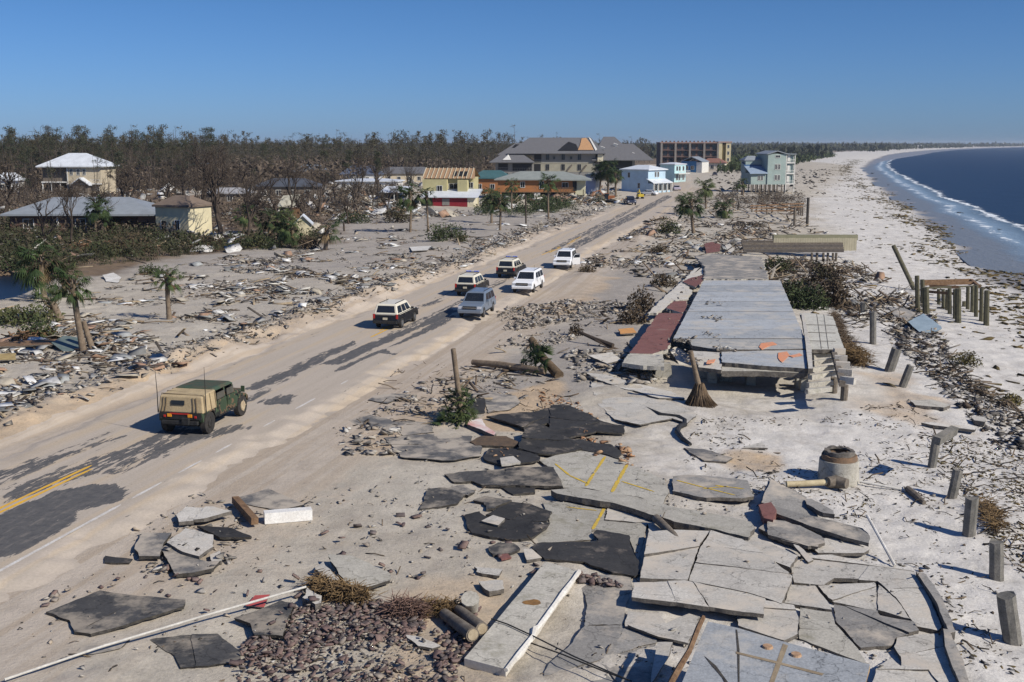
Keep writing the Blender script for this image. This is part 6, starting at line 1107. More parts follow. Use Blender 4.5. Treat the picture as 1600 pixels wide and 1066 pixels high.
def branchy(h, spread, depth, seed_r=.22, leaf=0, n0=3):
    tr, cr = TG(), TG()
    def rec(p, d, L, r, lv):
        q = p + d * L * .5 + rv() * L * .07; q2 = q + (d + rv() * .22) * L * .5; ns = 6 if lv == 0 else 4 if lv < 3 else 3
        tr.tube(p, q, r, r * .82, ns); tr.tube(q, q2, r * .82, r * .62, ns)
        if lv >= depth:
            if leaf and NR.rand() < leaf: leaf_tuft(cr, q2, .35, 7, .2)
            return
        for i in range(NR.randint(2, 5) if lv else n0):
            nd = d + rv() * spread + np.array([0, 0, .12]); nd /= np.linalg.norm(nd); s0 = q if NR.rand() < .35 else q2; rec(s0, nd, L * NR.uniform(.62, .86), r * .58, lv + 1)
    for _ in range(1): rec(np.zeros(3), np.array([NR.uniform(-.25, .25), NR.uniform(-.25, .25), 1.0]), h * .27, seed_r, 0)
    if not cr.f: leaf_tuft(cr, np.array([0, 0, h * .5]), .3, 3, .15)
    return tr.arr(), cr.arr()
BARK = mat('grey_bark', (.10, .082, .066), (.055, .045, .037), 2, .95, world=False, fine=.4); BARKD = mat('brown_bark', (.085, .065, .05), (.05, .039, .031), 2, .95, world=False, fine=.4)
def leafmat(name, cols):
    if name in MC: return MC[name]
    t = NT(name); oi = t.n('ObjectInfo').outputs['Random']; n = t.noise(.55, 4, .7, t.pos()); f = t.math('FRACT', t.math('ADD', t.math('MULTIPLY', n, 1.7), t.math('MULTIPLY', oi, .8)))
    k = len(cols); t.set(t.ramp(f, [(i / max(1, k - 1), c) for i, c in enumerate(cols)]), .8, 0, .2); MC[name] = t.m; return t.m
NEED = leafmat('pine_needles', [(.035, .045, .026), (.055, .06, .035), (.08, .065, .04), (.04, .05, .03)]); BRUSH = leafmat('dead_brush', [(.08, .062, .047), (.11, .085, .062), (.055, .047, .037), (.05, .05, .033)]); GREENB = leafmat('dark_leaves', [(.03, .045, .018), (.055, .07, .028), (.09, .085, .035), (.025, .035, .016)])
def pm(name, arr, m): return npmesh(name, arr[0], arr[1], m)
PINES = [pine(NR.uniform(15, 21), NR.uniform(.0, .22), t, .21) for t in (9, 14, 20, 26, 16, 5, 12, 0)]
PM = [(pm('trunk', a, BARK), pm('crown', b, NEED)) for a, b in PINES]
OAKS = [branchy(11, .62, 5, .30, .12), branchy(12, .75, 5, .36, .05, 4), branchy(9.5, .8, 5, .28, .3, 4), branchy(11, .55, 5, .2, .1)]
OM = [(pm('trunk', a, BARKD), pm('crown', b, BRUSH)) for a, b in OAKS]
def tree(name, label, x, y, protos, sc, group=None, cat='tree', z=None, rz=None):
    o = thing(name, label, cat, (x, y, hz(x, y) - .1 if z is None else z), R.uniform(0, 6.28) if rz is None else rz, group); o.scale = (sc,) * 3
    link('trunk', protos[0], o); link('crown', protos[1], o); return o
# forest: candidate spots behind the houses on the left, thinning towards the far shore
spots = []
while len(spots) < 7800:
    y = 300 + 1000 * R.random() ** 1.35; u = R.uniform(-40, 838) if y < 640 else R.uniform(-40, 1010); x = (u - 800) / F * y * 1.015
    if y < 345 and u > 330: continue
    if y < 370 and 330 < u < 765: 
        if R.random() < .85: continue
    if u > 755 and y < 430: continue
    if u > 838 and y < 700: continue
    spots.append((x, y, u))
spots.sort(key=lambda p: p[1])
def sparse(p): return vnoise(p[0] * .02, p[1] * .02) > -.25
for i, (x, y, u) in enumerate(spots[:300]):
    t_ = PM[R.randrange(8)]; sc = R.uniform(.3, .72) if R.random() < .75 else R.uniform(.7, .84); tree('bare_pine', 'storm stripped pine with a thin broken crown at the near edge of the forest', x, y, t_, sc, 'stripped pines at the forest edge')
def merge(protos, P_, rz, sc, tint=None, tilt=None):
    Vs, Fs, Ts = [], [], []; b = 0
    pid = NR.randint(0, len(protos), len(P_))
    for k, (v, f) in enumerate(protos):
        idx = np.where(pid == k)[0]
        if not len(idx): continue
        c, s_ = np.cos(rz[idx])[:, None], np.sin(rz[idx])[:, None]; scl = sc[idx] if np.ndim(sc) > 1 else np.repeat(np.asarray(sc)[idx][:, None], 3, 1)
        vx, vy, vz = v[None, :, 0] * scl[:, :1], v[None, :, 1] * scl[:, 1:2], v[None, :, 2] * scl[:, 2:3]
        if tilt is not None:
            ta, tb = tilt[idx, :1], tilt[idx, 1:2]; vz2 = vz * np.cos(ta) + vx * np.sin(ta); vx = vx * np.cos(ta) - vz * np.sin(ta); vz = vz2; vz2 = vz * np.cos(tb) + vy * np.sin(tb); vy = vy * np.cos(tb) - vz * np.sin(tb); vz = vz2
        X_ = vx * c - vy * s_ + P_[idx, :1]; Y_ = vx * s_ + vy * c + P_[idx, 1:2]; Z_ = vz + P_[idx, 2:3]
        n, m = X_.shape; Vs.append(np.stack([X_, Y_, Z_], -1).reshape(-1, 3)); Fs.append((f[None] + (np.arange(n) * m)[:, None, None] + b).reshape(-1, f.shape[1])); b += n * m
        if tint is not None: Ts.append(np.repeat(tint[idx], m))
    return np.concatenate(Vs), np.concatenate(Fs), (np.concatenate(Ts) if tint is not None else None)
LP = [pine(NR.uniform(16, 22), NR.uniform(0, .25), t, .2, 0) for t in (6, 9, 13, 7, 10, 3, 0, 14)]
S3 = np.array([(x, y, 0) for x, y, u in spots[300:]]); S3[:, 2] = terr(S3[:, 0], S3[:, 1]) - .2; rz = NR.rand(len(S3)) * 6.28; sc = np.where(NR.rand(len(S3)) < .14, NR.uniform(.7, .9, len(S3)), NR.uniform(.28, .62, len(S3))) * (1 + .35 * vnoise(S3[:, 0] * .03, S3[:, 1] * .02)); st = NR.get_state()
V, Fq, _ = merge([p[0] for p in LP], S3, rz, sc); NR.set_state(st); V2, F2, _ = merge([p[1] for p in LP], S3, rz, sc)
me = npmesh('pine_forest', np.concatenate([V, V2]), np.concatenate([Fq, F2 + len(V)]), [BARK, NEED], midx=np.concatenate([np.zeros(len(Fq)), np.ones(len(F2))])); tag(link('pine_forest', me), 'distant storm stripped pine forest behind the houses on the left', 'forest', kind='stuff')
# far bank of trees on the horizon and down the coast
g = TG()
def clumpband(g, n, fy, fu, hh, ls):
    for _ in range(n):
        y = fy(); u = fu(); x = (u - 800) / F * y
        if x > shore(y) - 45: continue
        hgt = hh * (.35 + .65 * NR.rand() ** 1.4) * (1.0 + .5 * float(vnoise(x * .02, y * .01))); p = np.array([x, y, 0.]); tw = ls * NR.uniform(.6, 1.3)
        for k in range(4):
            c = p + np.array([NR.normal() * tw * .35, NR.normal() * tw * .3, hgt * (k + .5) / 4]); a = rv() * tw * .5; b = rv() * tw * .5; g.tri(c - a, c + a, c + b + np.array([0, 0, tw * .45]))
clumpband(g, 9000, lambda: R.uniform(900, 1700), lambda: R.uniform(-60, 1290), 9.5, 5.0); clumpband(g, 6000, lambda: R.uniform(1700, 3400), lambda: R.uniform(-60, 1500), 10, 8.0)
clumpband(g, 2500, lambda: R.uniform(3400, 5200), lambda: R.uniform(600, 1640), 10, 12.0)
a = g.arr(); tag(link('far_woods', npmesh('far_woods', a[0], a[1], leafmat('far_leaves', [(.035, .045, .028), (.06, .06, .04), (.04, .045, .03)]))), 'dark line of far woods along the horizon', 'forest', kind='stuff')
g = TG(); clumpband(g, 2600, lambda: 480 + 620 * R.random(), lambda: R.uniform(1120, 1330), 4.5, 2.2); a = g.arr()
tag(link('coastal_scrub', npmesh('coastal_scrub', a[0], a[1], GREENB)), 'low dark scrub behind the beach houses', 'scrub', kind='stuff')
# brown underbrush between the houses and the forest
tw = []
for _ in range(3):
    g = TG()
    for k in range(26):
        a = NR.rand() * 6.28; p = np.array([NR.normal() * .5, NR.normal() * .5, 0]); q = p + np.array([math.cos(a) * NR.rand() * .9, math.sin(a) * NR.rand() * .9, .6 + NR.rand() * 1.6]); g.tri(p, p + np.array([.06, 0, 0]), q); g.tri(q, q + rv() * .5, q + rv() * .35)
    tw.append(g.arr())
def brushzone(poly, n, sc, mtl, name, label, wt=1.0, cat='brush'):
    pw = P(poly); xs = [p[0] for p in pw]; ysn = [p[1] for p in pw]; out = []
    while len(out) < n:
        x = R.uniform(min(xs), max(xs)); y = min(ysn) + (max(ysn) - min(ysn)) * R.random() ** wt
        if inpoly(x, y, pw) and vnoise(x * .09, y * .09) > -.28: out.append((x, y))
    A = np.array([(x, y, 0) for x, y in out]); A[:, 2] = terr(A[:, 0], A[:, 1]) - .1
    V, Fq, _ = merge(tw, A, NR.rand(n) * 6.28, NR.uniform(.5, 1.2, n) * sc); tag(link(name, npmesh(name, V, Fq, mtl)), label, cat, kind='stuff')
brushzone([(-60, 262), (760, 262), (765, 275), (330, 300), (-60, 300)], 5200, 2.6, BRUSH, 'underbrush', 'brown dead brush under the forest edge')
brushzone([(-80, 330), (240, 372), (330, 385), (520, 372), (480, 392), (330, 398), (200, 415), (100, 430), (60, 420), (-80, 410)], 800, .75, leafmat('canal_brush', [(.03, .034, .018), (.06, .05, .032), (.035, .045, .018), (.075, .06, .04)]), 'dark_shrubbery', 'dark tangled shrubs along the canal bank')
brushzone([(-80, 300), (60, 300), (240, 330), (560, 300), (640, 300), (560, 345), (240, 380), (-80, 370)], 900, 1.0, BRUSH, 'dry_brush', 'brown brush around the brick house')
brushzone([(760, 318), (880, 318), (900, 330), (800, 342), (740, 338)], 260, .8, GREENB, 'hedge_brush', 'low dark scrub in front of the orange house')
brushzone([(1120, 300), (1250, 300), (1260, 325), (1120, 322)], 200, .6, BRUSH, 'beach_brush', 'brown scrub under the teal stilt house')
# big bare oaks
OAKP = [('tallest bare oak, left of the cream house', 205, 352, 0, 1.15), ('broad bare oak in front of the cream house with crossing limbs', 345, 378, 1, 1.05), ('bare oak right of the crossing limbs, tangled with fallen wood', 385, 382, 2, 1.0), ('grey bare oak behind the crossing limbs', 318, 345, 1, 1.2), ('bare oak beside the fan palm thicket', 432, 362, 0, 1.0), ('thin bare oak over the beige roof piece', 455, 345, 3, 1.1), ('bare oak by the far silver roof', 500, 338, 0, .95), ('bare oak left of the round green bush', 610, 345, 2, .75), ('forked bare oak in front of the brick house', 115, 388, 3, .95), ('second forked bare oak in front of the brick house', 70, 385, 0, .8), ('bare oak between the white roofed house and the brick one', 190, 335, 2, 1.1), ('bare oak at the left border above the canal', 5, 352, 1, 1.0), ('thin bare oak between silver roof and white shelter', 560, 322, 3, 1.1), ('twisted bare oak near the tattered palm', 480, 358, 2, .8), ('pale bare oak behind the fan palm thicket', 390, 340, 0, 1.25), ('brown oak right of the brick house roof', 262, 352, 2, 1.15), ('bare oak in front of the long grey roof', 590, 312, 1, 1.0), ('bare oak in the gap left of the yellow house', 640, 318, 3, .9), ('dense bare oak at the brick house corner', 160, 372, 1, .7), ('grey oak behind the white roofed house', 90, 285, 1, 1.6), ('grey oak right of the white roofed house', 235, 300, 0, 1.5), ('oak in front of the orange wreck roof', 290, 312, 2, 1.3), ('oak above the pale collapsed roof', 340, 322, 3, 1.4), ('low oak by the upturned root', 545, 350, 2, .6)]
for lb, u, v, k, sc_ in OAKP: p = W(u, v); tree('bare_oak', lb, p.x, p.y, OM[k], sc_)
for i in range(110):
    u = R.uniform(-20, 640); v = R.uniform(284, 330); p = W(u, v); tree('bare_tree', 'small bare grey brown tree among the wrecked houses left of the road', p.x, p.y, OM[R.randrange(4)] if R.random() < .6 else PM[R.randrange(8)], R.uniform(.36, .68), 'bare trees among the houses')
# ---- palms
FROND = leafmat('palm_fronds', [(.022, .040, .014), (.042, .066, .022), (.075, .09, .032), (.03, .045, .018)]); FRONDD = leafmat('dead_fronds', [(.16, .115, .06), (.22, .16, .09), (.11, .08, .045)]); PTRK = mat('palm_trunk', (.24, .185, .13), (.14, .105, .075), 4, .95, bump=.9, bsc=9, fine=.45); BOOT = mat('palm_boots', (.15, .105, .065), (.09, .065, .04), 6, .95, bump=1.0)
def fan(g, base, d, L, droop, rays=13, rl=.85):
    d = d / np.linalg.norm(d); m = base + d * L * .5; e = base + d * L + np.array([0, 0, -droop * L * .35]); side = np.cross(d, (0, 0, 1.)); side /= np.linalg.norm(side) + 1e-9; g.tube(base, m, .022, .018, 3); g.tube(m, e, .018, .012, 3); up = np.cross(side, d); roll = NR.uniform(-.6, .6); side = side * math.cos(roll) + up * math.sin(roll)
    for k in range(rays):
        a = (k / (rays - 1) - .5) * 2.7; r = (d * math.cos(a) + side * math.sin(a)); r = r / np.linalg.norm(r); l1 = rl * (1 - .25 * abs(a)) * NR.uniform(.8, 1.1); p1 = e + r * l1 * .55 + np.array([0, 0, -droop * .12]); p2 = e + r * l1 + np.array([0, 0, -.22 * l1 - droop * .45 * l1]); w = np.cross(r, (0, 0, 1.)) * .045
        g.tri(e, p1 - w, p1 + w); g.tri(p1 - w, p2, p1 + w)
def crown(n, droop, dead, wind=0.0):
    g, h = TG(), TG()
    for i in range(n):
        el = NR.uniform(-.5, 1.2) - droop * .4; az = NR.rand() * 6.28; d = np.array([math.cos(az) * math.cos(el) + wind, math.sin(az) * math.cos(el), math.sin(el)]); fan(g, np.array([0, 0, NR.uniform(-.2, .2)]), d, NR.uniform(.7, 1.15), droop * NR.uniform(.6, 1.3) + (.6 if el < 0 else 0))
    for i in range(dead):
        az = NR.rand() * 6.28; d = np.array([math.cos(az) * .45, math.sin(az) * .45, -.9]); fan(h, np.array([0, 0, -.25]), d, NR.uniform(.5, .9), .8, 9, .6)
    if not h.f: fan(h, np.array([0, 0, -.25]), np.array([.4, 0, -.9]), .5, .8, 7, .4)
    return pm('crown', g.arr(), FROND), pm('dead_fronds', h.arr(), FRONDD)
CR = [crown(34, .5, 6), crown(26, .9, 14), crown(20, .3, 10, -.7), crown(44, .7, 8), crown(14, 1.0, 16, .5)]
def palm(label, b, t_, sc, k, rad=.17, group=None, back=0.0, name='palm_tree', hfix=None):
    B = W(*b, -.1); d = ray(*t_); t = (B.y + back) / d[1]; T = Vector((d[0] * t, d[1] * t, H + d[2] * t)); o = thing(name, label, 'palm', B, group=group); ax = T - B; mid = ax * .5 + Vector((ax.y * .03, -ax.x * .08, 0)) + Vector((R.uniform(-.1, .1), 0, 0))
    pts = [Vector((0, 0, 0)), ax * .25 + (mid - ax * .5) * .6, mid, ax * .8 + (mid - ax * .5) * .5, ax]; part('trunk', MB().tube(pts, [rad * 1.25, rad, rad * .95, rad * .95, rad * 1.05], 9), PTRK, o, auto=60)
    bt = MB()
    for i in range(16): 
        a = i * 2.4; z = -.15 - .05 * i; p = ax + Vector((0, 0, z)); bt.tube([p, p + Vector((math.cos(a) * rad * 1.5, math.sin(a) * rad * 1.5, .22)), p + Vector((math.cos(a) * rad * 2.3, math.sin(a) * rad * 2.3, .42))], [.06, .05, .02], 4)
    part('boots', bt, BOOT, o)
    for me_, nm in zip(CR[k], ('crown', 'dead_fronds')): q = link(nm, me_, o); q.location = ax; q.scale = (sc,) * 3; q.rotation_euler = (R.uniform(-.15, .15), R.uniform(-.15, .15), R.uniform(0, 6.28) if k != 2 else 0)
    return o
palm('taller trunk of the twin palms at the left, bending up from a shared foot', (131, 553), (112, 436), .85, 1, .19)
q = thing('palm_stump', 'shorter bare trunk leaning right at the foot of the twin palms', 'stump', W(146, 551, -.1)); part('trunk', MB().tube([(0, 0, 0), (-.3, .1, 1.0), (-.55, .2, 1.9)], [.2, .18, .15], 9), PTRK, q, auto=60)
palm('lone palm standing on the grey sand of the left field', (265, 501), (262, 428), .72, 1, .17)
palm('bent palm leaning left over the canal with swept fronds', (95, 500), (80, 470), 1.1, 2, .26)
palm('big leafy palm behind the bent one at the canal', (70, 470), (62, 398), 1.45, 3, .2)
palm('second leafy palm crown right of the canal', (100, 465), (98, 430), 1.15, 0, .2)
palm('dark palm in front of the brick house', (148, 372), (150, 318), 1.25, 3, .2)
palm('dark palm with hanging fronds right of the first brick house palm', (163, 366), (166, 332), 1.1, 1, .2)
palm('tattered palm with hanging white debris on the edge of the field', (508, 392), (511, 352), 1.1, 4, .24)
palm('palm in the thicket, left one', (420, 380), (424, 336), 1.3, 3, .2); palm('palm in the thicket, middle one', (440, 384), (444, 342), 1.3, 0, .2); palm('palm in the thicket, right one beside the cream gable', (458, 388), (456, 352), 1.2, 3, .2); palm('palm in the thicket, rearmost one', (380, 372), (384, 330), 1.2, 0, .2)
palm('slim palm with a full crown left of the yellow house', (641, 364), (641, 298), 1.5, 3, .16); palm('slimmer palm in front of the yellow house wall', (669, 363), (666, 300), 1.0, 1, .15); palm('palm between the yellow and orange houses, left of a pair', (768, 350), (768, 302), 1.2, 3, .18); palm('palm between the yellow and orange houses, right of a pair', (781, 361), (781, 308), 1.25, 3, .17)
palm('palm in front of the orange house middle window', (857, 343), (857, 280), 1.25, 0, .15); palm('small palm before the left end of the orange house', (800, 330), (800, 286), 1.0, 0, .15)
palm('dense palm right of the orange house, left one of three', (937, 305), (938, 262), 1.8, 3, .25); palm('dense palm right of the orange house, middle one of three', (950, 306), (950, 258), 1.9, 3, .25); palm('dense palm right of the orange house, right one of three', (962, 308), (961, 268), 1.6, 1, .25)
palm('near palm of the roadside group right of the road', (1084, 367), (1080, 312), 1.45, 3, .24); palm('tall palm behind the near one of the roadside group', (1103, 327), (1100, 288), 1.5, 3, .2); palm('short palm right of the roadside group', (1134, 342), (1131, 320), 1.3, 3, .2); palm('leftmost low palm of the roadside group', (1062, 335), (1066, 314), 1.3, 3, .2); palm('palm by the teal stilt house, left of its wing', (1161, 306), (1160, 284), 1.1, 0, .2); palm('lean palm far up the road near the stilt house', (1152, 300), (1151, 288), 1.0, 0, .2)
# utility stubs
for lb, b, t_ in [('thin bare pole in front of the orange house', (822, 351), (821, 305)), ('thin bare pole at the right end of the orange house', (908, 305), (905, 272)), ('thin pole standing in the left field by the tattered palm', (538, 363), (537, 348)), ('tall bare trunk rising before the white roofed house', (105, 300), (104, 246)), ('bare trunk right of the white roof ridge', (150, 300), (148, 252)), ('dark broken trunk before the brick house roof', (97, 355), (92, 290))]: post(lb, b, t_, .26, 0, 'bare_pole', BARKD, None, 'pole', True)
# stake with green fronds in the foreground
B = W(722, 660, -.1); d = ray(708, 545); t = (B.y - .2) / d[1]; T = Vector((d[0] * t, d[1] * t, H + d[2] * t)); o = thing('palm_stake', 'slanted bare palm trunk with green fronds growing at its foot among asphalt', 'palm', B); part('trunk', MB().tube([(0, 0, 0), (T - B) * .5, T - B], [.16, .13, .12], 9), PTRK, o, auto=60)
ap = TG()
for i in range(26):
    az = R.uniform(0, 6.28); el = R.uniform(.1, 1.3); fan(ap, np.array([0, 0, .1]), np.array([math.cos(az) * math.cos(el), math.sin(az) * math.cos(el), math.sin(el)]), R.uniform(.5, 1.0), .7, 13, .6)
FR0 = pm('frond_bunch', ap.arr(), FROND); q = link('frond_bunch', FR0, o); q.location = (-.1, .3, .2); q2 = link('frond_bunch', FR0, o); q2.location = (-.35, -.5, .0); q2.scale = (1.1, 1.1, .8); q2.rotation_euler = (0, 0, 2); q3 = link('frond_bunch', FR0, o); q3.location = (-.05, .1, .9); q3.scale = (.8, .8, .9); q3.rotation_euler = (0, 0, 4)
# broom shaped stump
B = W(1092, 634, -.05); o = thing('palm_root_stump', 'broom shaped palm stump with a flared mass of brown roots and a thin broken stem', 'stump', B); part('stem', MB().tube([(0, 0, .9), (-.2, .1, 1.7), (-.48, .1, 2.75)], [.15, .12, .13], 9), PTRK, o, auto=60)
g = TG()
for i in range(900):
    a = R.uniform(0, 6.28); r1 = .2 + .1 * R.random(); r2 = R.uniform(.2, .78) * (1.25 if math.cos(a) > 0.3 else 1); p0 = np.array([math.cos(a) * r1 * .7, math.sin(a) * r1 * .7, 1.15 - .3 * R.random()]); p1 = np.array([math.cos(a) * (r1 + .14), math.sin(a) * (r1 + .14), .6]); p2 = np.array([math.cos(a) * r2, math.sin(a) * r2, .0]); g.tube(p0, p1, .03, .025, 3); g.tube(p1, p2, .025, .01, 3)
part_ = link('roots', pm('roots', g.arr(), mat('root_fibre', (.17, .12, .075), (.09, .065, .045), 5, .95, fine=.5)), o)
# fibre masses in the foreground
ROOTM = mat('straw_fibre', (.27, .18, .085), (.14, .095, .055), 4, .95, fine=.5)
def fibre(name, label, pts, r, w, m, n=700, cat='root mass', L=.45, rr=0):
    q = [np.array(W(*Z(r, [p])[0], w * .5)) for p in pts]; g = TG(); c0 = q[0].copy()
    for i in range(n):
        t = R.random() * (len(q) - 1.001); k = int(t); p = q[k] + (q[k + 1] - q[k]) * (t - k) - c0 + NR.normal(size=3) * w * .3; e = rv() * L * np.array([1, 1, .5]); g.tube(p, p + e, .018, .006, 3)
    o = link(name, pm(name, g.arr(), m)); o.location = c0; return tag(o, label, cat)
fibre('straw_root_mass', 'golden brown straw root mass against the propped slab', [(340, 345), (480, 400), (640, 430)], 3, .42, ROOTM, 1100); fibre('straw_root_mass', 'thin straw coloured roots between root bundle and fallen stumps', [(980, 490), (1100, 500), (1200, 490)], 3, .3, ROOTM, 500)
fibre('root_bundle', 'pinkish brown bundle of upright palm roots in the paver field', [(820, 500), (960, 510)], 3, .42, mat('pink_fibre', (.24, .15, .12), (.15, .10, .08), 5, .95, fine=.5), 900)
fibre('straw_root_mass', 'brown weed tangled on the fourth concrete post', [(1290, 560), (1330, 620), (1370, 700)], 5, .5, ROOTM, 500, 'weed'); fibre('straw_root_mass', 'brown tangle lying along the edge of the cream tiled slab', [(960, 60), (1010, 200), (1060, 320), (1110, 430)], 'c', .55, MC['root_fibre'], 1000, 'root mass', .7); fibre('straw_root_mass', 'ball of straw weed at the corner of the cream tiled slab', [(1100, 470), (1180, 500), (1250, 560)], 'c', .8, ROOTM, 1200, 'weed', .7)
for lb, a, b, rad in [('left of two short log stumps beside the wall panel', (1120, 530), (1290, 655), .19), ('right of two short log stumps beside the wall panel', (1205, 505), (1345, 620), .18)]:
    A = W(*Z(3, [a])[0], .2); Bp = W(*Z(3, [b])[0], .35); o = thing('log_stump', lb, 'stump', A); part('log', MB().tube([(0, 0, 0), (Bp - A)], [rad * .8, rad], 12), M_WOODG, o, auto=40); part('cut_end', MB().tube([(Bp - A), (Bp - A) * 1.012], [rad * .8, rad * .78], 12), mat('sandy_end', (.42, .35, .24), (.3, .24, .16), 5, .9), o)
pole('log_stump', 'knobbly upright stump behind the two short logs', 'stump', [(1280, 520), (1275, 440)], [.2, .26], M_CONY, 3, ups=(0, .55), n=9)
# bushes, uprooted trees, fallen palms
def bush(label, u, v, w, h, m=GREENB, n=420, ls=.26, name='green_bush', cat='bush', fl=0):
    g = TG(); b = W(u, v); 
    for _ in range(n):
        q = rv(); r_ = NR.rand() ** .35; p = np.array([q[0] * w * r_, q[1] * w * .8 * r_, abs(q[2]) * h * r_]) * (1 + .35 * float(vnoise(q[0] * 3 + u, q[1] * 3))); a = rv(); c = rv(); g.tri(p, p + a * ls, p + a * ls * .5 + c * ls * .5)
    st_ = TG(); 
    for _ in range(14): st_.tube(np.zeros(3), np.array([NR.normal() * w * .35, NR.normal() * w * .3, h * NR.uniform(.4, .9)]), .05, .012, 3)
    o = thing(name, label, cat, b); link('foliage', pm('foliage', g.arr(), m), o); link('stems', pm('stems', st_.arr(), BARKD), o); return o
ROOTD = leafmat('root_dark', [(.06, .045, .03), (.09, .065, .04), (.05, .05, .025)])
for a in [('round dark upturned bush left of the slim palm', 621, 348, 2.2, 3.0, ROOTD, 900, .4), ('low dark green bush in the middle of the left field, left half', 685, 377, 1.6, 2.3, GREENB, 600, .35), ('low dark green bush in the middle of the left field, right half', 706, 372, 2.0, 2.0, GREENB, 600, .35), ('tiny bush right of the double bush', 720, 378, .8, .9), ('green bush heap left of the dark upturned bush', 553, 348, 3.0, 1.8, GREENB, 700, .4), ('conical dark shrub right of the road, left one', 1038, 366, 1.3, 2.4, GREENB, 500, .3), ('conical dark shrub right of the road, right one', 1050, 366, 1.3, 2.1, GREENB, 500, .3),
          ('brown green tuft on rubble left of the red walkway, upper', 1036, 447, 1.3, 1.2, ROOTD, 500, .3), ('brown green tuft on rubble left of the red walkway, middle', 1002, 486, 1.2, 1.8, ROOTD, 600, .3), ('brown green tuft on rubble left of the red walkway, lower', 988, 505, 1.2, 1.1, ROOTD, 500, .3), ('dark bush beside the lone palm of the left field', 236, 428, 1.4, .9), ('hedge of dark leaves under the twin palm canal bank', 35, 505, 2.6, 1.2, GREENB, 900, .35), ('dark leafy heap right of the bent palm', 60, 528, 1.5, 1.0, GREENB, 500, .3),
          ('dark leafy bush in front of the cream house door', 250, 384, 2.4, 1.8), ('dark leafy bush on the bank left of the cream house', 205, 396, 3.0, 2.4, ROOTD, 1300, .35), ('dark leafy bush at the foot of the crossing limbs', 325, 388, 2.6, 1.6, ROOTD, 900, .35), ('dark bush on the bank under the brick house palms', 160, 402, 2.8, 1.8, GREENB, 900, .35), ('green bush below the palm thicket', 405, 388, 2.4, 1.6, GREENB, 900, .35), ('dark bush left of the tattered palm', 480, 388, 1.8, 1.4, ROOTD, 600, .35), ('dark hanging foliage above the canal, left part', 20, 420, 2.6, 1.6, GREENB, 800, .35), ('dark hanging foliage above the canal, right part', 78, 428, 2.2, 1.5, ROOTD, 700, .35),
          ('dark green uprooted bush on the right edge of the blue floor, left part', 1240, 468, 1.5, 1.7, GREENB, 900, .35), ('dark green uprooted bush on the right edge of the blue floor, front part', 1262, 482, 1.6, 2.0, GREENB, 1100, .35), ('brown uprooted root ball behind the dark green bush', 1286, 450, 1.8, 2.4, ROOTD, 1100, .4), ('brown upright root tangle at the floor corner', 1305, 480, 1.3, 2.6, ROOTD, 1000, .35), ('dark bush left of the tan boards behind the ruined floor', 1216, 428, 1.7, 1.7, GREENB, 800, .35), ('weed covered lump on the beach bank', 1508, 570, 1.0, .9, leafmat('bank_weed', [(.10, .09, .03), (.16, .13, .05), (.06, .05, .03)]), 500, .2), ('second weed lump lower on the beach bank', 1580, 632, .7, .6, MC['bank_weed'], 400, .2),
          ('green and brown fallen crown on the small pavement left of the floor', 1030, 395, 1.4, .9, ROOTD, 400, .3), ('brown scrub heap at the roadside right of the white car', 918, 425, 1.0, .7, ROOTD, 300, .25), ('dark bush right behind the orange digger', 935, 318, 1.5, 2.0)]: bush(*a)
B = W(856, 585); o = thing('uprooted_palm', 'fallen palm with green and brown fronds lying at the end of a long log', 'palm', B); q = link('frond_bunch', FR0, o); q.location = (-.4, .6, .5); q.rotation_euler = (.3, -.9, 0); q.scale = (1.3,) * 3; part('trunk', MB().tube([(-.9, 2.2, 1.6), (-.3, .8, .8), (.6, -.9, .1)], [.22, .25, .3], 9), BOOT, o, auto=50)
pole('fallen_log', 'long brown fallen trunk lying across the lot behind the palm stake', 'log', [(738, 566), (780, 570), (852, 580)], [.16, .2, .18], PTRK, 0, ups=(.3, .3, .35), n=9)
pole('fallen_log', 'dark thin fallen palm trunk pointing at the orange board', 'log', [(905, 519), (930, 530), (958, 540)], [.1, .13, .14], BARKD, 0, ups=(.7, .4, .2)); bush('dark tuft at the upper end of the dark thin trunk', 899, 525, .5, 1.0, ROOTD, 200, .25)

for nm_, lb_, pts_, w_, n_, L_ in [('timber_heap', 'orange brown heap of splintered timber in front of the brick house', [(108, 388), (150, 384), (190, 392)], 1.3, 160, 1.5), ('timber_heap', 'orange brown splintered timber sticking up far back between the dark roofs', [(445, 283), (462, 283)], 3.2, 130, 3.0), ('timber_heap', 'low heap of brown planks at the left edge under the fallen palm', [(20, 528), (70, 522)], .7, 90, 1.3), ('timber_heap', 'pile of brown wreckage before the left end of the orange house', [(790, 318), (830, 316)], 1.6, 110, 2.0), ('timber_heap', 'pale planks heaped on rubble right of the roadside palms', [(1150, 350), (1190, 352)], 1.2, 90, 2.0)]:
    q = [np.array(W(*p, w_ * .3)) for p in pts_]; g = TG(); c0 = q[0].copy()
    for i in range(n_):
        t = R.random() * (len(q) - 1.001); k = int(t); p = q[k] + (q[k + 1] - q[k]) * (t - k) - c0 + NR.normal(size=3) * w_ * np.array([.5, .5, .22]); e = rv() * L_ * NR.uniform(.4, 1) * np.array([1, 1, .45]); g.tube(p - e * .5, p + e * .5, .05 + .012 * L_, .05, 4)
    o = link(nm_, pm(nm_, g.arr(), M_WOODG if 'pale' in lb_ else M_WOODB)); o.location = c0; tag(o, lb_, 'timber heap', kind='stuff')
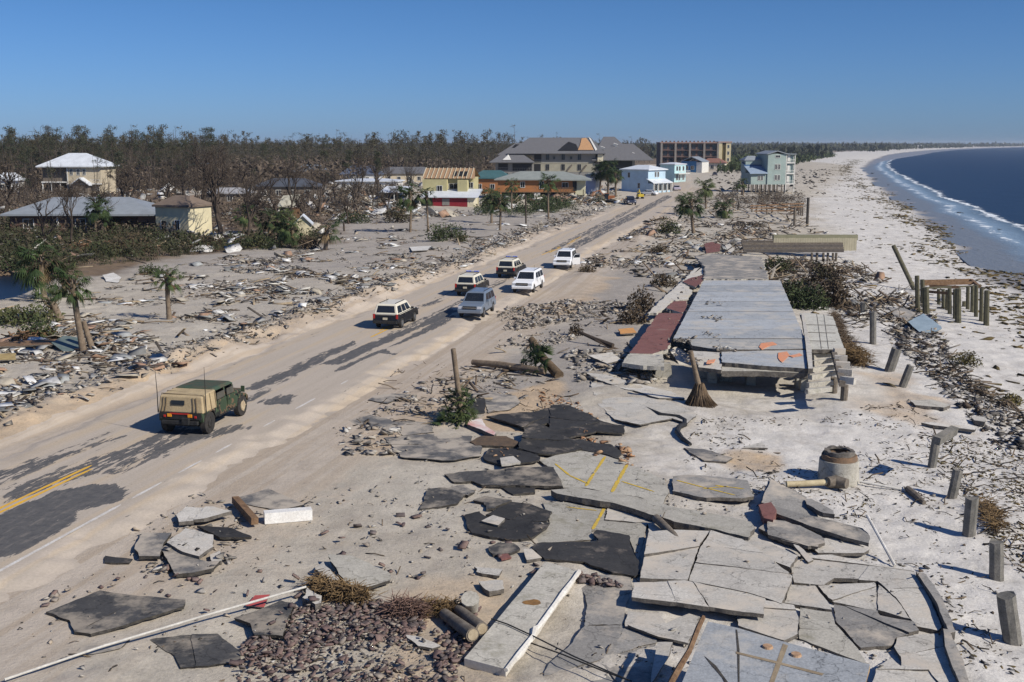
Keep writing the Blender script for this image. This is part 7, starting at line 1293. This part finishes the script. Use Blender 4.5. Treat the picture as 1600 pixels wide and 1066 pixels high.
# ================================================================== SCATTERED RUBBLE
def hullchunk(n, sx, sy, sz, seed):
    r = np.random.RandomState(seed); bm = bmesh.new()
    for _ in range(n):
        p = r.uniform(-1, 1, 3); p /= max(abs(p)) ** .7; bm.verts.new(p * np.array([sx, sy, sz]) * .5)
    res = bmesh.ops.convex_hull(bm, input=bm.verts[:]); bmesh.ops.delete(bm, geom=[g for g in res['geom_interior'] if isinstance(g, bmesh.types.BMVert)], context='VERTS'); bmesh.ops.triangulate(bm, faces=bm.faces[:]); bm.verts.index_update(); V = np.array([v.co[:] for v in bm.verts]); Fq = np.array([[v.index for v in f.verts] for f in bm.faces]); bm.free(); return V, Fq
def boxp(x, y, z, bend=0.0, seed=0):
    r = np.random.RandomState(seed); V = []; 
    for i in range(3):
        for a, b in ((-1, -1), (1, -1), (1, 1), (-1, 1)): V.append(((i - 1) * x / 2, a * y / 2 * r.uniform(.85, 1), b * z / 2 + (bend if i == 1 else 0)))
    Fq = [];
    for i in range(2):
        for k in range(4): a, b = i * 4 + k, i * 4 + (k + 1) % 4; Fq += [(a, b, b + 4), (a, b + 4, a + 4)]
    Fq += [(0, 2, 1), (0, 3, 2), (8, 9, 10), (8, 10, 11)]; return np.array(V), np.array(Fq)
CH = [hullchunk(7, 1.1, .8, .42, s) for s in range(9)]; FL_ = [hullchunk(8, 1.3, .9, .16, 20 + s) for s in range(6)]
PLK = [boxp(1, .07, .035, b, s) for s, b in enumerate((0, .04, -.03, .0))]; SHT = [boxp(1, .7, .03, b, s) for s, b in enumerate((.1, -.08, .16, .0))]; PV = [hullchunk(7, .26, .2, .08, 40 + s) for s in range(1)] + [boxp(.2, .1, .06, 0, 3), boxp(.22, .2, .06, 0, 4), boxp(.2, .13, .06, .005, 6), boxp(.15, .13, .06, 0, 8)]; TWG = [boxp(1, .03, .03, .08, 5), boxp(1, .04, .03, -.06, 6)]
BR = tintmat('rubble', [(.34, .31, .27), (.25, .23, .20), (.42, .385, .33), (.30, .26, .21), (.20, .185, .165), (.38, .32, .25), (.13, .12, .11), (.46, .44, .40)])
TM = {'chunk': BR, 'board': tintmat('splintered_wood', [(.13, .095, .065), (.22, .165, .11), (.075, .055, .04), (.34, .27, .18), (.17, .14, .11), (.10, .085, .07), (.28, .25, .21)]), 'sheet': tintmat('scrap_sheets', [(.62, .61, .58), (.50, .48, .43), (.30, .30, .29), (.70, .70, .68), (.19, .19, .18), (.40, .36, .29), (.58, .57, .54), (.34, .35, .34), (.34, .22, .15)], sc=2.5, bump=.2),
      'paver': tintmat('clay_pavers', [(.16, .11, .10), (.125, .09, .085), (.20, .14, .12), (.15, .125, .115), (.19, .14, .125), (.11, .09, .085), (.28, .24, .20)], sc=6), 'stick': tintmat('dead_sticks', [(.07, .055, .04), (.12, .09, .06), (.17, .13, .09), (.04, .035, .03)]), 'orange': tintmat('clay_rubble', [(.36, .20, .11), (.42, .27, .16), (.26, .15, .09)]), 'dark': tintmat('dark_stones', [(.045, .042, .04), (.08, .075, .07), (.12, .11, .10), (.20, .19, .175), (.10, .075, .055), (.30, .28, .25)]), 'weed': tintmat('beach_weed', [(.10, .075, .03), (.15, .105, .04), (.06, .05, .03), (.12, .10, .045)])}
PR = {'chunk': CH + FL_, 'board': PLK, 'sheet': SHT + FL_[:2], 'paver': PV, 'stick': TWG, 'orange': CH, 'dark': CH + FL_[:2], 'weed': [hullchunk(9, 1.1, .7, .22, 60 + s) for s in range(4)] + FL_[:1]}
KL = {'chunk': ('rubble_piece', 'rubble'), 'board': ('timber_scrap', 'board'), 'sheet': ('scrap_sheet', 'scrap'), 'paver': ('clay_paver', 'paver'), 'stick': ('dead_stick', 'stick'), 'orange': ('clay_lump', 'clay'), 'dark': ('dark_stone', 'stone'), 'weed': ('weed_clump', 'seaweed')}
ALL = {k: [] for k in PR}     # rows: x y z rz tilt1 tilt2 sx sy sz zone
ZN = []
from mathutils.bvhtree import BVHTree
_v, _f = [], []
for o_ in COL.objects:
    if o_.type == 'MESH' and o_.name.split('.')[0] in ('slab_piece', 'concrete_chunk', 'asphalt_chunk', 'concrete_beam', 'wall_panel', 'blue_wall_piece', 'kerb_stone', 'concrete_block'):
        b_ = len(_v); _v += [v.co + o_.location for v in o_.data.vertices]; _f += [tuple(i + b_ for i in p.vertices) for p in o_.data.polygons]
BV = BVHTree.FromPolygons(_v, _f)
def topz(x, y, z):
    r = []
    for a, b, c in zip(x, y, z):
        h = BV.ray_cast(Vector((a, b, 8)), Vector((0, 0, -1)))[0]; r.append(max(c, h.z) if h else c)
    return np.array(r)
def sample(poly, n, wt=1.0, clump=0.0, pix=0.0):
    """random ground spots in a traced region; clump>0 keeps them in noisy heaps"""
    pw = np.array(P(poly)); x0, y0 = pw[:, 0].min(), pw[:, 1].min(); x1, y1 = pw[:, 0].max(), pw[:, 1].max(); X_ = []; Y_ = []; tot = 0
    while tot < n:
        x = NR.uniform(x0, x1, 4000); y = y0 + (y1 - y0) * NR.rand(4000) ** (1 + wt * .8); m = inpoly(x, y, pw)
        if clump: m &= (vnoise(x * .33 + 7, y * .33) + .6 * vnoise(x * .9, y * .9 + 3) + NR.normal(0, .12, 4000)) > clump * .5 - .12
        s_, n_ = sn(x, y); uu = 800 + F * x / np.maximum(y, 1); vv = VH + H * F / np.maximum(y, 1) * .985; m &= ~((uu > 655) & (uu < 757) & (vv > 303) & (vv < 333)); m &= ~((n_ > -4.3) & (n_ < 5.0) & (s_ < 330))
        X_.append(x[m]); Y_.append(y[m]); tot += m.sum()
    return np.concatenate(X_)[:n], np.concatenate(Y_)[:n]
def put(kind, x, y, size, zone, flat=.25, lift=0.0, asp=None):
    tz = None
    if 'foreground' in zone or 'slabs' in zone or 'pavers' in zone or 'heap' in zone or 'beach sand' in zone or zone == 'in the rubble right of the road':
        z0 = terr(x, y); tz = topz(x, y, z0); kp = (tz - z0 < .03) | (NR.rand(len(x)) < .07); x, y, tz = x[kp], y[kp], tz[kp]
    n = len(x); s = size[0] + (size[1] - size[0]) * NR.rand(n) ** 2.6; z = terr(x, y); ZN.append(zone) if zone not in ZN else None; zi = ZN.index(zone)
    sx = s; sy = s * (NR.uniform(.6, 1.2, n) if asp is None else asp); sz = s * (NR.uniform(.5, 1.1, n) if asp is None else 1.0)
    if kind in ('board', 'stick'): sy = np.clip(s, .5, 1.8) * NR.uniform(.7, 2.2, n); sz = np.clip(s, .5, 1.6) * NR.uniform(.8, 1.6, n)
    if kind == 'sheet': sz = np.clip(s, .4, 1.2)
    t1 = NR.normal(0, flat, n); t2 = NR.normal(0, flat, n); hgt = {'chunk': .16, 'orange': .16, 'dark': .16, 'paver': .03, 'board': .03, 'stick': .02, 'sheet': .05, 'weed': .03}[kind]
    z = z if tz is None else tz; up = hgt * s + np.abs(np.sin(t1)) * s * .22 + lift * NR.rand(n)
    ALL[kind].append(np.stack([x, y, z + up, NR.rand(n) * 6.28, t1, t2, sx, sy, sz, np.full(n, zi, float)], 1))
def scat(kind, poly, n, size, zone, wt=1.0, clump=0.0, **k): x, y = sample(poly, n, wt, clump); put(kind, x, y, size, zone, **k)
def band(kind, s0, s1, n0, n1, n, size, zone, **k):
    s_ = NR.uniform(s0, s1, n); nn_ = n0 + (n1 - n0) * NR.beta(2, 2.2, n); e = np.interp(s_, [-60, 0, 25, 60, 120, 300], [-1.8, -1.2, -.2, .2, .2, 0]) if n0 < 0 else 0
    x, y = rw(s_, nn_ + e); put(kind, x, y, size, zone, **k)
zl, zf, zr, zb, zh = 'on the sand bank left of the road', 'in the debris field left of the road', 'in the rubble right of the road', 'on the beach sand', 'around the wrecked houses'
# left bank
band('chunk', -16, 30, -5.6, -10.5, 900, (.12, .55), zl); band('chunk', 25, 110, -5.0, -11, 2300, (.10, .55), zl); band('chunk', 105, 230, -5.5, -13, 1300, (.12, .7), zl); band('board', 20, 180, -6, -13, 220, (.4, 2.4), zl); band('dark', -10, 180, -5.2, -11, 700, (.1, .5), zl); band('sheet', 20, 200, -7, -13, 110, (.3, 1.3), zl)
LF = [(-60, 470), (60, 512), (170, 445), (330, 405), (560, 392), (700, 372), (835, 372), (700, 432), (560, 476), (400, 540), (300, 575), (100, 640), (-60, 670)]
scat('board', LF, 1300, (.25, 2.0), zf, 1.0, .5, flat=.12); scat('chunk', LF, 2600, (.08, .55), zf, 1.0, .5, flat=.15); scat('sheet', LF, 560, (.2, 1.5), zf, 1.0, .5, flat=.1); scat('dark', LF, 1500, (.06, .4), zf, .8, .3); scat('stick', LF, 1700, (.2, 1.3), zf, .8, .3, flat=.1)
for poly, nb, ns, nc in [([(120, 545), (200, 500), (330, 470), (380, 500), (220, 560), (150, 580)], 90, 90, 400), ([(-30, 520), (110, 510), (140, 560), (60, 590), (-30, 590)], 110, 50, 250), ([(300, 480), (560, 410), (640, 420), (480, 470), (300, 500)], 180, 90, 500), ([(0, 590), (110, 575), (130, 620), (0, 660)], 40, 40, 220), ([(360, 415), (520, 388), (560, 396), (440, 430)], 60, 50, 220)]:
    scat('board', poly, nb, (.4, 2.2), zf, .6, .3, flat=.12); scat('sheet', poly, ns, (.3, 1.5), zf, .6, .2); scat('chunk', poly, nc, (.08, .45), zf, .6, .1)
FF = [(470, 330), (760, 322), (960, 318), (900, 360), (700, 372), (520, 392)]; scat('board', FF, 420, (.3, 2.4), zf, 0, .7, flat=.08); scat('sheet', FF, 170, (.3, 2.0), zf, 0, .7, flat=.08); scat('chunk', FF, 420, (.15, .8), zf, 0, .7)
HH = [(-60, 296), (560, 286), (960, 296), (985, 318), (760, 338), (560, 345), (480, 395), (330, 400), (200, 425), (60, 428), (-60, 420)]; scat('board', HH, 2600, (.5, 4.0), zh, 0, .2, flat=.4, lift=.6); scat('sheet', HH, 1100, (.5, 3.2), zh, 0, .35, flat=.35, lift=.5); scat('chunk', HH, 1500, (.3, 1.3), zh, 0, .3)
scat('board', [(480, 300), (700, 326), (960, 305), (960, 320), (700, 342), (520, 345)], 900, (.6, 3.6), zh, 0, .0, flat=.4, lift=.6); scat('sheet', [(480, 300), (700, 326), (960, 305), (960, 320), (700, 342), (520, 345)], 600, (.6, 3.0), zh, 0, .0, flat=.35, lift=.5)
# right of the road
R1 = [(880, 405), (1010, 345), (1070, 330), (1150, 345), (1230, 360), (1180, 385), (1110, 420), (1040, 460), (1000, 425)]; scat('chunk', R1, 1700, (.10, .8), zr, .4, .35); scat('board', R1, 700, (.4, 3), zr, .4, .2); scat('sheet', R1, 260, (.4, 1.8), zr, .4, .3); scat('dark', R1, 900, (.1, .7), zr, .4, .2)
scat('chunk', [(770, 480), (880, 464), (990, 468), (985, 482), (880, 498), (800, 512)], 700, (.12, .6), zr, .2, .0); scat('dark', [(770, 480), (880, 464), (990, 468), (985, 482), (880, 498), (800, 512)], 500, (.1, .45), zr, .2, .0)
scat('chunk', [(790, 520), (880, 508), (905, 520), (860, 535), (800, 535)], 200, (.1, .5), zr, .2, .0); scat('board', [(780, 480), (990, 460), (990, 545), (780, 545)], 120, (.4, 2), zr, .2, .1)
scat('chunk', [(880, 540), (1000, 545), (1040, 575), (1000, 600), (900, 590)], 500, (.1, .8), zr, .2, .0); scat('orange', [(840, 600), (900, 620), (940, 650), (860, 655)], 220, (.06, .35), zr, .2, .1); scat('orange', [(890, 655), (985, 690), (990, 718), (930, 700)], 220, (.1, .5), zr, .2, .0); scat('orange', [(760, 690), (830, 680), (830, 700), (770, 705)], 60, (.1, .3), zr)
scat('chunk', [(660, 590), (740, 570), (800, 580), (830, 620), (740, 640), (620, 640), (560, 650)], 500, (.08, .5), zr, .2, .0); scat('stick', [(560, 560), (860, 560), (880, 640), (560, 660)], 200, (.3, 1.4), zr); scat('board', [(660, 570), (860, 560), (900, 620), (720, 640)], 60, (.4, 1.8), zr)
scat('chunk', [(515, 655), (640, 660), (640, 700), (540, 700)], 150, (.1, .55), zr); scat('chunk', [(180, 760), (300, 750), (400, 800), (350, 880), (220, 880)], 260, (.05, .35), 'around the broken heap on the left'); scat('dark', [(180, 760), (300, 750), (400, 800), (350, 880), (220, 880)], 60, (.05, .3), 'around the broken heap on the left')
# deck edges
scat('chunk', [(1046, 440), (1100, 430), (1090, 470), (1066, 520), (1044, 560), (1020, 560)], 160, (.1, .45), zr, lift=.9); 
for x_, y_, n_ in ((1112, 470, 26), (1118, 495, 30), (1112, 520, 30), (1130, 540, 30), (1065, 530, 30), (1055, 550, 30), (1088, 560, 25)):
    c = G(x_, y_, 1.0); xx = c[0] + NR.normal(0, .35, n_); yy_ = c[1] + NR.normal(0, .7, n_); put('chunk', xx, yy_, (.08, .4), 'on the ruined floor'); ALL['chunk'][-1][:, 2] = .89 + .06 * NR.rand(n_)
RD_ = [(1200, 400), (1330, 395), (1400, 430), (1420, 480), (1340, 500), (1310, 470), (1230, 450), (1190, 430)]; scat('board', RD_, 420, (.5, 3.2), 'behind the ruined floor', 0, .1, flat=.35, lift=.4); scat('chunk', RD_, 700, (.15, 1.0), 'behind the ruined floor', 0, .1); scat('stick', RD_, 500, (.4, 2), 'behind the ruined floor', 0, .1, flat=.5, lift=.4); scat('sheet', RD_, 90, (.4, 1.6), 'behind the ruined floor', 0, .1)
scat('board', [(1100, 300), (1260, 300), (1260, 345), (1340, 372), (1150, 378), (1080, 345)], 700, (.5, 4), 'before the teal stilt house', 0, .2); scat('chunk', [(1100, 300), (1260, 300), (1260, 345), (1340, 372), (1150, 378), (1080, 345)], 600, (.2, 1.0), 'before the teal stilt house', 0, .3)
scat('dark', [(1120, 262), (1300, 262), (1290, 300), (1100, 300)], 600, (.4, 2), 'before the teal stilt house', 0, .2)
scat('dark', [(1385, 470), (1425, 455), (1500, 545), (1600, 628), (1620, 665), (1560, 665), (1480, 590), (1400, 520)], 1500, (.1, .6), 'on the dark bank along the beach', .2, .0); scat('board', [(1370, 430), (1440, 430), (1500, 545), (1600, 650), (1480, 600), (1390, 520)], 80, (.4, 2.0), 'on the dark bank along the beach', .2, .1, flat=.3, lift=.2); scat('stick', [(1370, 430), (1440, 430), (1500, 545), (1620, 650), (1480, 600), (1390, 520)], 200, (.3, 1.6), 'on the dark bank along the beach', .2, .0, flat=.4, lift=.3); scat('chunk', [(1370, 430), (1440, 430), (1500, 545), (1600, 650), (1480, 600), (1390, 520)], 420, (.1, .7), 'on the dark bank along the beach', .2, .1)
scat('stick', [(1500, 545), (1620, 620), (1620, 640), (1480, 560)], 240, (.4, 1.8), 'on the dark bank along the beach')
# beach litter
BZ = [(1100, 640), (1260, 640), (1420, 600), (1500, 650), (1640, 680), (1640, 1100), (1520, 1100), (1440, 900), (1250, 770), (1050, 700)]
scat('weed', BZ, 950, (.04, .22), zb, .4, .35, asp=.7, flat=.1); scat('dark', BZ, 900, (.04, .22), zb, .4, .15); scat('stick', BZ, 500, (.15, .9), zb, .4, .2); scat('weed', [(1440, 650), (1640, 660), (1640, 900), (1540, 800)], 1300, (.05, .3), zb, .4, .3, asp=.6, flat=.1); scat('stick', [(1440, 650), (1640, 660), (1640, 900), (1540, 800)], 500, (.15, 1.0), zb)
scat('weed', [(1180, 300), (1330, 330), (1420, 420), (1640, 560), (1640, 600), (1420, 470), (1200, 400)], 120, (.1, .5), zb, 0, .2, asp=.5)
# wrack line along the water
n = 16000; yy_ = 60 + 900 * NR.rand(n) ** 2.0; o_ = np.where(NR.rand(n) < .6, -7 + NR.normal(0, 2.6, n), -4 - np.abs(NR.normal(0, 8, n))) - 2 * np.sin(yy_ * .09) - np.clip((yy_ - 160) * .02, 0, 9); xx = shore(yy_) + o_; keep = (vnoise(xx * .5, yy_ * .18) + .5 * vnoise(xx * .12, yy_ * .05) + NR.normal(0, .1, n)) > -.12
put('weed', xx[keep], yy_[keep], (.12, 1.2), 'in the wrack line along the water', asp=.6, flat=.06)
# paver field in the foreground
PF = Z(3, [(0, 560), (200, 420), (420, 420), (700, 390), (960, 400), (1010, 520), (980, 600), (1080, 740), (1160, 980), (-140, 980), (-160, 760)])
scat('paver', PF, 1750, (.5, 1.15), 'in the heap of dumped pavers', -.6, .12, flat=.25, lift=.03); scat('chunk', PF, 2200, (.03, .17), 'among the dumped pavers', -.6, .0, lift=.03)
scat('paver', Z(3, [(1050, 560), (1240, 420), (1250, 330), (1350, 420), (1160, 900), (1060, 760)]), 160, (.7, 1.3), 'in the heap of dumped pavers'); scat('paver', Z(6, [(540, 60), (730, 60), (860, 90), (1010, 140), (760, 125)]), 90, (.7, 1.3), 'under the jet black asphalt sheet')
x, y = sample([(0, 930), (200, 860), (420, 840), (640, 780), (860, 800), (860, 900), (640, 900), (400, 920), (150, 1000)], 70, 0); put('paver', x, y, (.9, 1.6), 'strewn singly on the foreground sand')
scat('dark', [(0, 940), (330, 800), (640, 720), (900, 760), (860, 900), (500, 900), (100, 1060)], 170, (.04, .2), 'strewn singly on the foreground sand', 0); scat('chunk', [(0, 940), (330, 800), (640, 720), (900, 760), (860, 900), (500, 900), (100, 1060)], 240, (.03, .26), 'strewn singly on the foreground sand', 0); scat('stick', [(0, 940), (330, 800), (640, 720), (900, 760), (1400, 1060), (100, 1060)], 120, (.1, .7), 'strewn singly on the foreground sand', 0)
scat('chunk', [(860, 760), (1250, 740), (1400, 880), (1500, 1060), (900, 1060)], 1300, (.03, .2), 'strewn over the cracked slabs', 0, .1); scat('dark', [(860, 760), (1250, 740), (1400, 880), (1500, 1060), (900, 1060)], 420, (.02, .12), 'strewn over the cracked slabs', 0, .1); scat('stick', [(860, 760), (1250, 740), (1400, 880), (1500, 1060), (900, 1060)], 90, (.15, .8), 'strewn over the cracked slabs', 0)
scat('chunk', [(640, 690), (900, 640), (1010, 700), (1190, 800), (1100, 860), (830, 850), (640, 800)], 700, (.03, .2), 'strewn over the cracked slabs', 0, .1)
scat('chunk', [(1030, 850), (1500, 850), (1500, 1000), (1030, 1000)], 0, (.02, .1), 'strewn over the cracked slabs', 0, .1) if 0 else None
for k, rows_ in ALL.items():
    A = np.concatenate(rows_); shown = A[:, 6] / np.hypot(A[:, 0], A[:, 1]); u_ = 800 + F * A[:, 0] / A[:, 1]; v_ = VH + (H - A[:, 2]) * F / A[:, 1] * .98; shown = np.where((u_ < -5) | (u_ > 1605) | (v_ > 1075), shown * .01, shown); od = np.argsort(-shown); A = A[od]; nm, cat = KL[k]; m = TM[k]; n1 = 300
    ms = [npmesh(nm, v, f, m) for v, f in PR[k]]
    for r_ in A[:n1]:
        o = link(nm, ms[R.randrange(len(ms))]); o.location = r_[:3]; o.rotation_euler = (r_[5], -r_[4], r_[3]); o.scale = (r_[6], r_[7], r_[8]); zone = ZN[int(r_[9])]
        lb = {'chunk': 'grey broken rubble piece lying ', 'board': 'splintered timber scrap lying ', 'sheet': 'torn flat sheet of scrap lying ', 'paver': 'dull reddish clay paver lying ', 'stick': 'thin dead stick lying ', 'orange': 'orange brown lump of clay ', 'dark': 'small dark stone lying ', 'weed': 'brown clump of seaweed lying '}[k] + zone
        tag(o, lb, cat, {'chunk': 'pieces of rubble ', 'board': 'timber scraps ', 'sheet': 'torn sheets ', 'paver': 'loose pavers ', 'stick': 'dead sticks ', 'orange': 'clay lumps ', 'dark': 'dark stones ', 'weed': 'seaweed clumps '}[k] + zone)
    B_ = A[n1:]
    if len(B_):
        V, Fq, T_ = merge(PR[k], B_[:, :3], B_[:, 3], B_[:, 6:9], NR.rand(len(B_)), B_[:, 4:6]); tag(link(nm + '_litter', npmesh(nm + '_litter', V, Fq, m, T_)), {'chunk': 'fine grey rubble spread over the ground', 'board': 'smaller splintered timber spread over the ground', 'sheet': 'smaller torn scrap spread over the ground', 'paver': 'the rest of the dumped clay pavers', 'stick': 'fine dead sticks over the ground', 'orange': 'fine clay lumps', 'dark': 'fine dark stones over the ground', 'weed': 'fine seaweed litter on the sand'}[k], 'litter', kind='stuff')
# wreckage lying in the surf
for i, (u, v, w_) in enumerate([(1362, 272, 9), (1366, 281, 9), (1376, 296, 8), (1388, 290, 6), (1396, 306, 9), (1419, 313, 7), (1498, 334, 12), (1505, 334, 5), (1560, 360, 10), (1350, 312, 9), (1582, 408, 4)]):
    p = G(u, v, SEA); D = p[1]; w_ = w_ * D / F; o = thing('wreckage_lump', ['dark wreckage lump in the shallows, the farthest one', 'dark wreckage lump next to the farthest one', 'dark lump at the water edge below the far pair', 'small dark lump out in the pale shallows', 'dark wreckage with a raised end in the shallows', 'round dark lump in the pale wash', 'long low dark wreck in the surf', 'short end piece of the long low wreck', 'dark wreck lying in the near wash', 'dark wreck high on the beach sand', 'dark stake at the near end of the water edge'][i], 'wreckage', (p[0], p[1], SEA + .05 if i != 9 else hz(p[0], p[1])), R.uniform(0, 3))
    for j in range(4): v_, f_ = CH[(i + j) % 8]; mb = MB(); s_ = w_ * R.uniform(.4, .8); mb.add([(a[0] * s_ + R.uniform(-.3, .3) * 0 + j * w_ * .16 - w_ * .3, a[1] * s_ * .6, a[2] * s_ * .5 + .12 * w_) for a in v_], [tuple(q) for q in f_]); part('fragment', mb, mat('wet_wreck', (.05, .05, .045), (.10, .085, .06), 1, .6), o)
# ================================================================== AIR
mb = MB(); mb.bb(-3200, 5200, -60, 9100, -12, 26); mh = bpy.data.materials.new('thin_haze'); mh.use_nodes = True; tt = mh.node_tree; tt.nodes.clear(); ou = tt.nodes.new('ShaderNodeOutputMaterial'); pv = tt.nodes.new('ShaderNodeVolumePrincipled'); pv.inputs['Density'].default_value = 0.0001; pv.inputs['Color'].default_value = (0.78, 0.86, 0.95, 1); pv.inputs['Anisotropy'].default_value = 0.2
tt.links.new(pv.outputs[0], ou.inputs['Volume']); tag(mb.build('haze', mh), 'thin blue haze over the coast', None, kind='stuff')
